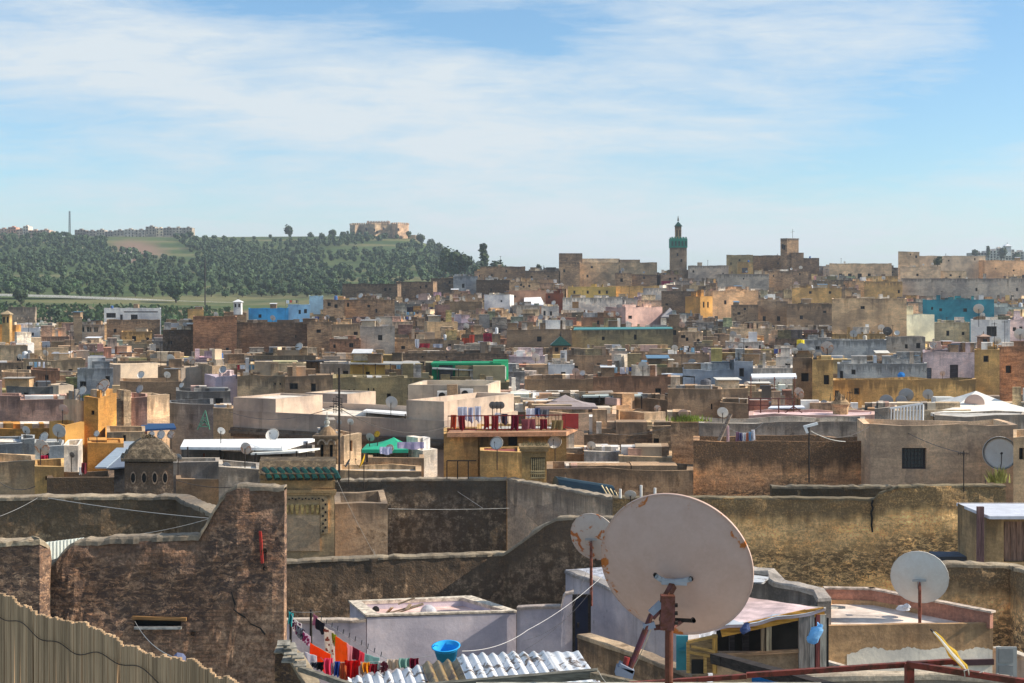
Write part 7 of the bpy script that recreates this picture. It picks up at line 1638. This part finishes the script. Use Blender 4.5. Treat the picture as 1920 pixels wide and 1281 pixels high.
# ---------------------------------------------------------------- rooftop clutter: dishes, antennas, tanks, sheets, washing
def visible(px, py, Y):
    for h in HOUSES:
        if h['Ya'] < Y-1 and h['vx0'] < px < h['vx1'] and h['yt'] < py: return False
    for a, b, c, d, e in PROPS:
        if e > Y-.5 and a-6 < px < b+6 and c-4 < py+8 and py-14 < d: return False
    return True
clut = {}
def near_roof(hs, n_, kind, fn, tries=4000):
    done = 0
    for _ in range(tries):
        if done >= n_: break
        h = rng.choice(hs)
        if h.get('nofill'): continue
        t = rng.uniform(.08, .92); A, Bq = h['Q'][0], h['Q'][1]; s = rng.uniform(.12, .6); C_ = h['Q'][3]
        p = A.lerp(Bq, t)+(C_-A)*s; px = 960+p.x/p.y*F
        if px < 2 or px > 1918: continue
        zp = h['zr']; py = HY-(zp-ZC)/p.y*F; u = rng.uniform(.8, 1.4)
        if not visible(px, HY-(h['zt']+u*.7-ZC)/p.y*F, p.y): continue
        r = fn(px, py, p, h)
        if r is None: continue
        clut.setdefault((kind, h['handle']), []).append((px, r, h)); done += 1
    return done
used = []
def free(px, py, d):
    for a, b in used:
        if abs(a-px) < d and abs(b-py) < d: return False
    used.append((px, py)); return True
def c_dish(px, py, p, h):
    dia = rng.choice([.55,.65,.75,.85,1.0])*(.8 if p.y < 120 else 1); dp = dia/p.y*F
    cy = HY-(h['zr']+dia*.95+rng.uniform(.1,.5)-ZC)/p.y*F
    if cy-dp/2 < skyline(px)-9 or not free(px, cy, max(5, dp*.8)): return None
    k = rng.choice(['dish_white','dish_white','dish_grey','dish_pinkish','dish_rusty','dish_grey','dish_white'])
    o = dish(px, cy, dp, p.y, k, rng.choice([None, None, (-.35+rng.uniform(-.2,.2), -.8, .45)]), base=h['zr']); o['k'] = {'dish_white':'white','dish_grey':'grey','dish_pinkish':'pinkish','dish_rusty':'rusty','dish_dark':'dark','dish_yellow':'yellow'}[k]; return o
def c_ant(px, py, p, h):
    hgt = rng.choice([1.2, 1.6, 2.0, 2.6, 3.6]); y0 = HY-(h['zr']+hgt-ZC)/p.y*F
    if y0 < skyline(px)-28: return None
    if not free(px, y0, 5): return None
    return mast(px, y0, py, p.y, '', rng.uniform(.010, .016)+p.y*.00009)
def c_tank(px, py, p, h):
    if not free(px, py, 8): return None
    m = MB(); o = thing('water_tank', '', 'water tank', (p.x, p.y, h['zr'])); r = rng.uniform(.25, .38); hh = rng.uniform(.5, .8); z = h['zr']+.25
    m.lathe((p.x, p.y, z), [(.01,0),(r,0),(r,hh),(r*.8,hh+.1),(r*.3,hh+.16),(.01,hh+.2)], 12); c = rng.choice([(.6,.62,.64),(.05,.12,.3),(.1,.1,.11),(.5,.45,.38)]); m.build('tank', 'coat', o, c)
    m = MB(); [m.box((p.x+sx*r*.6, p.y+sy*r*.6, z-.12), (.08,.08,.26)) for sx in (-1,1) for sy in (-1,1)]; m.build('stand', 'iron', o); return o
def c_sheet(px, py, p, h):
    if not free(px, py, 10): return None
    w, d = rng.uniform(1.0, 2.4), rng.uniform(1.0, 1.8); z = h['zr']+rng.uniform(.9, 1.5); o = thing('lean_to', '', 'shed roof', (p.x, p.y, h['zr'])); m = MB(); n = 12
    sl = rng.uniform(-.25, .3); c = rng.choice([(.75,.76,.78),(.62,.62,.62),(.35,.34,.33),(.70,.66,.58),(.66,.66,.68),(.12,.22,.32),(.30,.28,.26),(.45,.40,.34)])
    for off in (0, -.04): m.face([(p.x-w/2, p.y-d/2, z+off), (p.x+w/2, p.y-d/2, z+off), (p.x+w/2, p.y+d/2, z+sl+off), (p.x-w/2, p.y+d/2, z+sl+off)])
    m.face([(p.x-w/2, p.y-d/2, z-.04), (p.x+w/2, p.y-d/2, z-.04), (p.x+w/2, p.y-d/2, z), (p.x-w/2, p.y-d/2, z)]); m.build('sheet', 'coat', o, c)
    m = MB(); m.box((p.x, p.y+.1, (h['zr']+z)/2), (w*.86, d*.7, z-h['zr']-.1)); m.build('hut', rng.choice(['plaster','stained']), o, rng.choice([(.30,.24,.18),(.5,.46,.40),(.22,.17,.13),(.40,.30,.2)])); return o
def c_wash(px, py, p, h):
    if not free(px, py, 10): return None
    L_ = rng.uniform(1.4, 2.6); o = thing('washing_line', '', 'washing line', (p.x, p.y, h['zr'])); z = h['zr']+1.15; m = MB()
    for s in (-.5, .5): m.tube([(p.x+s*L_, p.y, h['zr']), (p.x+s*L_, p.y, z)], .025, 5)
    m.bar((p.x-.5*L_, p.y, z), (p.x+.5*L_, p.y, z), .015); m.build('posts', 'iron', o); x = -.45*L_
    while x < .4*L_:
        w = rng.uniform(.2, .5); hh = rng.uniform(.3, .65); c = rng.choice([(.8,.8,.82),(.8,.8,.82),(.7,.7,.75),(.75,.75,.78),(.5,.05,.06),(.08,.12,.35),(.7,.68,.62),(.06,.06,.08),(.25,.45,.6),(.6,.5,.35)]); m = MB()
        for k in range(4): f = lambda u, q: (p.x+x+w*u, p.y-.03+.04*math.sin(u*9+x), q); m.face([f(k/4, z-hh), f((k+1)/4, z-hh), f((k+1)/4, z), f(k/4, z)])
        m.build('cloth', 'cloth', o, c); x += w+rng.uniform(.02, .25)
    return o
roofs = [h for h in HOUSES if not h.get('nofill') and h['Y'] > 58]
def wq(h): return 1
print('dish', near_roof([h for h in roofs if h['Y'] < 112], 20, 'dish', c_dish)+near_roof([h for h in roofs if h['Y'] >= 112], 150, 'dish', c_dish), 'ant', near_roof([h for h in roofs if h['Y'] > 90], 62, 'ant', c_ant), 'tank', near_roof([h for h in roofs if h['Y'] > 80], 22, 'tank', c_tank), 'sheet', near_roof([h for h in roofs if h['Y'] > 100], 70, 'sheet', c_sheet), 'wash', near_roof([h for h in roofs if 110 < h['Y'] < 320], 15, 'wash', c_wash))
NOUN = dict(dish='dish', ant='antenna', tank='water tank', sheet='lean-to roof', wash='washing line'); GRP = dict(dish='satellite dishes on the roofs', ant='antennas on the roofs', tank='water tanks on the roofs', sheet='lean-to roofs', wash='washing lines on the roofs')
for (kind, hd), lst in clut.items():
    lst.sort(key=lambda q: q[0]); n_ = len(lst)
    for i, (px, o, h) in enumerate(lst):
        adj = o.pop('k', '')+' ' if kind == 'dish' and 'k' in o else ''
        pre = '' if n_ == 1 else ('leftmost ' if i == 0 else 'rightmost ' if i == n_-1 else ORD[i]+' from left ')
        ws = (pre+adj+NOUN[kind]+' on the '+hd).split()
        o['label'] = ' '.join(ws[:16]); o['group'] = GRP[kind]

# ---------------------------------------------------------------- far ridge: buildings, trees on the hill
def far_house(px0, px1, yt, yb, Y, col, label, flats=0, cat='building', name='ridge_building'):
    s = Y/F; X0, X1 = (px0-960)*s, (px1-960)*s; g = ground((X0+X1)/2, Y)-3; o = thing(name, label, cat, ((X0+X1)/2, Y, g)); m = MB(); m.prism([(X0,Y),(X1,Y),(X1,Y+10),(X0,Y+10)], g, zat(yt, Y)); w = m.build('wall', 'plaster', o, col)
    n = max(1, int((px1-px0)/5)); 
    for r_ in range(max(1, int((yb-yt)/5))):
        for k in range(n): m = MB(); m.box((X0+(X1-X0)*(k+.5)/n, Y-.02, zat(yt+2.5+r_*5, Y)), (.9, .1, 1.1)); m.build('window', 'opening', o)
    m = MB(); m.box(((X0+X1)/2, Y+4, zat(yt, Y)+.2), ((X1-X0)*.3, 3, 1.6)); m.build('stair_head', 'plaster', o, tuple(k*.9 for k in col)); return o
RB = [(-5,14,429,444,(.55,.42,.38),'rose'),(15,30,426,444,(.62,.38,.33),'coral pink'),(31,42,430,446,(.50,.42,.38),'dull tan'),(43,53,424,446,(.72,.70,.70),'white'),(54,74,432,446,(.45,.36,.33),'brown'),(75,92,431,446,(.48,.40,.38),'mauve-brown'),(93,104,436,448,(.60,.50,.42),'pale tan'),
      (140,160,431,446,(.28,.27,.27),'dark grey'),(161,180,433,447,(.36,.35,.36),'grey'),(181,196,431,446,(.50,.50,.50),'light grey'),(197,212,434,446,(.32,.32,.34),'slate'),(213,232,432,446,(.44,.43,.42),'ash grey'),(233,252,430,446,(.54,.54,.55),'silvery'),(253,272,431,446,(.46,.46,.47),'mid grey'),
      (273,291,425,444,(.38,.37,.36),'tallest grey'),(292,306,428,444,(.60,.56,.50),'cream-grey'),(307,322,427,443,(.34,.33,.33),'charcoal'),(323,342,427,442,(.42,.41,.40),'stone grey'),(343,360,427,442,(.36,.35,.34),'dark stone')]
for a, b, t, u, c, w in RB: far_house(a, b, t, u, 1120, c, w+' block of flats on the far ridge '+('left of' if a < 120 else 'right of')+' the radio mast')
far_house(0, 10, 442, 450, 1060, (.55,.42,.26), 'small ochre farmhouse at the left end of the olive hill')
far_house(112, 150, 470, 474, 960, (.55,.46,.32), 'low sand-coloured sheds among the olive trees')
far_house(143, 147, 462, 469, 965, (.7,.66,.55), 'tiny cream hut above the sand-coloured sheds')
for a, b, t, u, c, w in [(1822,1850,474,492,(.40,.41,.44),'grey-blue'),(1850,1868,470,492,(.62,.64,.68),'pale'),(1868,1885,466,492,(.72,.74,.78),'white'),(1885,1902,468,492,(.60,.62,.66),'silver'),(1902,1930,472,494,(.56,.58,.63),'bluish white')]: far_house(a, b, t, u, 860, c, w+' distant building at the right end of the skyline')
kiosk(1885, 1896, 457, 462, 470, 855, 'distant_dome', 'little white turret with a domed roof at the far right skyline', 'turret', (.75,.75,.77), 'white', 'coat', 'paint', wn=0, base=zat(480,855))
def crown_mesh(seed, rx, rz, n, leaf, inner=5, tall=False):
    rr = random.Random(seed); m = MB(); lobes = []
    for k in range(inner): a = rr.uniform(0, 6.28); q = rr.uniform(0, .55)*rx; lobes.append((Vector((math.cos(a)*q*(.4 if tall else 1), math.sin(a)*q*(.4 if tall else 1), rz*(rr.uniform(.2, 1.1) if not tall else -.2+1.3*k/(inner-1)))), rr.uniform(.38, .62)*rx*((1.5-.6*k/(inner-1)) if tall else 1)))
    for c, r in lobes:
        for k in range(n//inner):
            d = Vector((rr.gauss(0,1), rr.gauss(0,1), rr.gauss(0,1))).normalized(); p = c+d*r*rr.uniform(.55, 1.12); p.z = max(p.z, -.25*rz); t = Vector((rr.gauss(0,1), rr.gauss(0,1), rr.gauss(0,1))).normalized(); s = d.cross(t).normalized()*leaf*rr.uniform(.5, 1.2); v = (t+d*.3).normalized()*leaf*rr.uniform(.5, 1.2)
            m.face([p-s, p-v*.8, p+s, p+v])
        rings = [(r*.72*math.cos(a)*1.0, r*.72*math.sin(a)) for a in (-1.4,-.8,-.2,.4,.9,1.4)]
        m.lathe(c, [(abs(x), z) for x, z in rings], 8)
    return m
TREEM = []
def tree_templates():
    for k, (rx, rz, n, leaf, tall) in enumerate([(3.0,2.0,300,.55,0),(3.4,2.2,320,.6,0),(2.5,2.0,260,.5,0),(2.8,1.6,260,.55,0),(3.8,2.8,380,.65,0),(1.6,3.6,300,.5,1),(3.2,3.4,380,.6,1)]):
        c = crown_mesh(40+k, rx, rz, n, leaf, 6, tall).build('crown', 'leaf', None); m = MB(); m.tube([(0,0,-2.6-rz*.2), (.1,.05,-1.2), (.0,.1,.2)], [.32,.24,.16], 6); m.tube([(0,0,-1.2), (.9,.3,.3)], [.16,.08], 5); m.tube([(0,0,-1.1), (-.8,.2,.4)], [.16,.07], 5)
        t = m.build('trunk', 'bark', None); TREEM.append((c.data, t.data)); bpy.data.objects.remove(c); bpy.data.objects.remove(t)
tree_templates()
def tree(X, Y, k, s, col, label, group=None, name='olive_tree', z=None):
    z = ground(X, Y) if z is None else z; o = thing(name, label, 'tree', (X, Y, z), group)
    for me, nm, cc in ((TREEM[k][0], 'crown', col), (TREEM[k][1], 'trunk', (.1,.08,.05))):
        q = bpy.data.objects.new(nm, me); COL.objects.link(q); q.parent = o; q.location = (0, 0, (1.5 if k not in (5,6) else 1.9)*s); q.scale = (s, s, s*random.uniform(.85, 1.15)); q.rotation_euler = (0, 0, random.uniform(0, 6.28)); q.color = (*cc, 1)
    return o
rt = random.Random(77); rows = []; cand = []; cells_ = {}
for _ in range(60000):
    Y = 532+(1095-532)*rt.random()**.85; px = rt.uniform(-10, 900); X = (px-960)/F*Y; z = ground(X, Y); py = HY-(z-ZC)/Y*F
    if py < ridge_py(px)+3 or py > 558: continue
    if 200 < px < 350+(py-470)*1.0 and py < 470+max(0, (px-215)*.22) : continue   # open field
    if 360 < px < 640 and py < 455: continue
    if 130 < px < 250 and py < 452: continue
    dn = mnoise.noise(Vector((X*.016, Y*.010, 3)))
    if dn < -.30: continue
    if dn < .0 and rt.random() < .45: continue
    sp = 4.0 if dn > .1 else 5.6
    ci, cj = int(X//10), int(Y//10); near_ = [q for i in (-1, 0, 1) for j in (-1, 0, 1) for q in cells_.get((ci+i, cj+j), ())]
    if any(abs(X-a) < sp and abs(Y-b) < sp*1.6 for a, b in near_): continue
    cand.append((X, Y)); cells_.setdefault((ci, cj), []).append((X, Y))
cand.sort(key=lambda q: q[1]); print('trees', len(cand))
def tcol(r): v = r.uniform(.75, 1.25); return (.055*v, .090*v*r.uniform(.92, 1.08), .040*v)
big = [c for c in cand]
fort_x = 710
keep = big[:270]; stuff = big[270:]
names = {}
for X, Y in keep:
    px = 960+X/Y*F; lab = ('olive tree on the lower slope at the left edge of the hill' if px < 150 else 'olive tree on the lower slope below the bare brown field' if px < 340 else 'olive tree on the lower slope around the tall floodlight pole' if px < 460 else 'olive tree on the lower slope above the bright blue house' if px < 600 else 'olive tree on the lower slope below the hill fort' if px < 780 else 'olive tree on the slope at the right foot of the hill')
    tree(X, Y, rt.choice([0,1,2,3,4]), rt.uniform(.5, .95), tcol(rt), lab, 'olive trees '+lab.split('olive tree ')[1])
# the far olive grove as one mass
if stuff:
    verts = []; faces = []; 
    base = [crown_mesh(60+k, 3.1, 2.1, 90, 1.0, 4) for k in range(4)]
    for X, Y in stuff:
        m = rt.choice(base); s = rt.uniform(.5, 1.05); a = rt.uniform(0, 6.28); ca, sa = math.cos(a)*s, math.sin(a)*s; z = ground(X, Y)+2.0*s; o_ = len(verts)
        verts += [(X+v[0]*ca-v[1]*sa, Y+v[0]*sa+v[1]*ca, z+v[2]*s) for v in m.v]; faces += [tuple(i+o_ for i in f) for f in m.f]
    me = bpy.data.meshes.new('olive_grove'); me.from_pydata(verts, [], faces); me.materials.append(MATS['leaf']); o = bpy.data.objects.new('olive_grove', me); COL.objects.link(o); o.color = (.056,.090,.041,1); o['label'] = 'dense far olive grove covering the upper slope of the hill below the fort'; o['category'] = 'olive grove'; o['kind'] = 'stuff'
# named trees on the skyline
for px, py, Y, k, s, lab in [(543,443,1080,4,1.35,'lone round tree on the bare ridge, the larger of two'),(582,444,1082,0,1.0,'smaller lone tree on the bare ridge'),(507,446,1075,2,.9,'low bush tree on the ridge left of the lone round tree'),(476,447,1070,3,.7,'tiny bush on the ridge far left of the lone tree'),
        (604,447,1070,0,1.1,'dark ridge tree left of the fort'),(622,446,1072,4,1.1,'second dark ridge tree left of the fort'),(642,446,1070,2,1.2,'dark ridge tree touching the fort rampart'),(652,448,1060,5,1.0,'slim dark tree at the left corner of the fort'),
        (790,456,1060,4,1.3,'dark tree right of the fort outwork'),(808,462,1050,1,1.3,'broad dark tree on the right shoulder of the hill'),(820,474,1040,4,1.4,'tree lower on the right shoulder of the hill'),
        (836,492,620,6,1.3,'tall bushy tree where the hill meets the roofs'),(852,500,600,6,1.5,'tallest bushy tree right of the hill slope'),(872,500,600,4,1.35,'spreading tree right of the tallest bushy one'),(908,498,600,5,1.9,'tall pointed poplar above the roofs'),(930,503,590,1,1.3,'round tree right of the pointed poplar'),(892,506,590,2,1.2,'low tree left of the pointed poplar'),(945,506,588,2,1.1,'small tree at the right end of the tree line'),
        (1829,478,850,0,1.0,'dark tree before the distant grey-blue building'),(1853,480,850,5,1.1,'slim cypress among the distant right buildings'),(1878,483,840,4,1.1,'dark round tree before the distant white building'),(1906,486,840,0,1.1,'dark tree at the far right skyline')]:
    X = (px-960)/F*Y; tree(X, Y, k, s, (.050,.075,.036), lab, name='skyline_tree', z=zat(py, Y)-(3.2 if px > 830 and px < 960 else 1.2))
    if px > 830: pass
for px, py, Y, s, lab in [(1758,494,424,.55,'dark green bush tree on the cream skyline building'),(1010,500,452,.3,'small bush on the dark skyline houses')]:
    tree((px-960)/F*Y, Y, 1, s, (.05,.07,.04), lab, name='roof_tree', z=zat(py, Y)-.8)
for px, py, Y, s, lab in [(330,560,520,1.3,'round dark tree beside the road at the foot of the hill'),(100,585,430,.9,'dark tree on the green slope below the road, at left'),(262,590,420,.8,'bushy tree on the green slope left of the white farmhouse'),(318,592,400,.8,'bushy tree just right of the white farmhouse'),(40,566,500,1.0,'tree beside the road near the left edge'),(170,584,430,.8,'tree on the green slope behind the slim brown tower house')]:
    X = (px-960)/F*Y; tree(X, Y, 4, s, tcol(rt), lab, name='roadside_tree')
# stubble hedge / reeds bed below the road
m = MB(); rr = random.Random(9)
for k in range(3500):
    px = rr.uniform(-20, 430); Y = rr.uniform(330, 500); X = (px-960)/F*Y; z = ground(X, Y); p = Vector((X, Y, z)); d = Vector((rr.gauss(0,.5), rr.gauss(0,.5), 1))*rr.uniform(.5, 1.6); s = Vector((rr.uniform(.3, .9), 0, 0)); m.face([p-s, p+s, p+d+s*.4, p+d-s*.6])
o = m.build('scrub', 'leaf', None, (.07,.12,.035)); o['kind'] = 'stuff'; o['label'] = 'low green scrub on the slope below the road'; o['category'] = 'scrub'
m = MB(); [m.bar(P(px, 600, 330), P(px, 597-3*math.sin(px), 330), .3) for px in range(20, 100, 4)]; m.prism([(P(15,0,331).x,331),(P(66,0,331).x,331),(P(66,0,331).x,332),(P(15,0,331).x,332)], zat(606,331), zat(576,331)); o = m.build('ruined_wall', 'stained', None, (.30,.27,.24)); tagm(o, 'ruined brown wall on the slope at the left edge of the town', 'wall')

# ---------------------------------------------------------------- haze
def haze():
    m = bpy.data.materials.new('haze'); m.use_nodes = True; t = m.node_tree; t.nodes.clear(); v = N(t, 'ShaderNodeVolumePrincipled'); out = N(t, 'ShaderNodeOutputMaterial'); L(t, v.outputs[0], out.inputs['Volume'])
    v.inputs['Color'].default_value = (.82,.90,1.0,1); v.inputs['Density'].default_value = HAZE; v.inputs['Anisotropy'].default_value = .3
    mb = MB(); x0, x1, y0, y1, z0, z1 = -5000, 5000, -30, 5300, -260, 96; mb.box(((x0+x1)/2, (y0+y1)/2, (z0+z1)/2), (x1-x0, y1-y0, z1-z0)); MATS['haze'] = m
    o = mb.build('haze', 'haze', None); o['kind'] = 'stuff'; o['label'] = 'pale blue haze over the town and hill'; o['category'] = 'haze'
HAZE = .00021
haze()
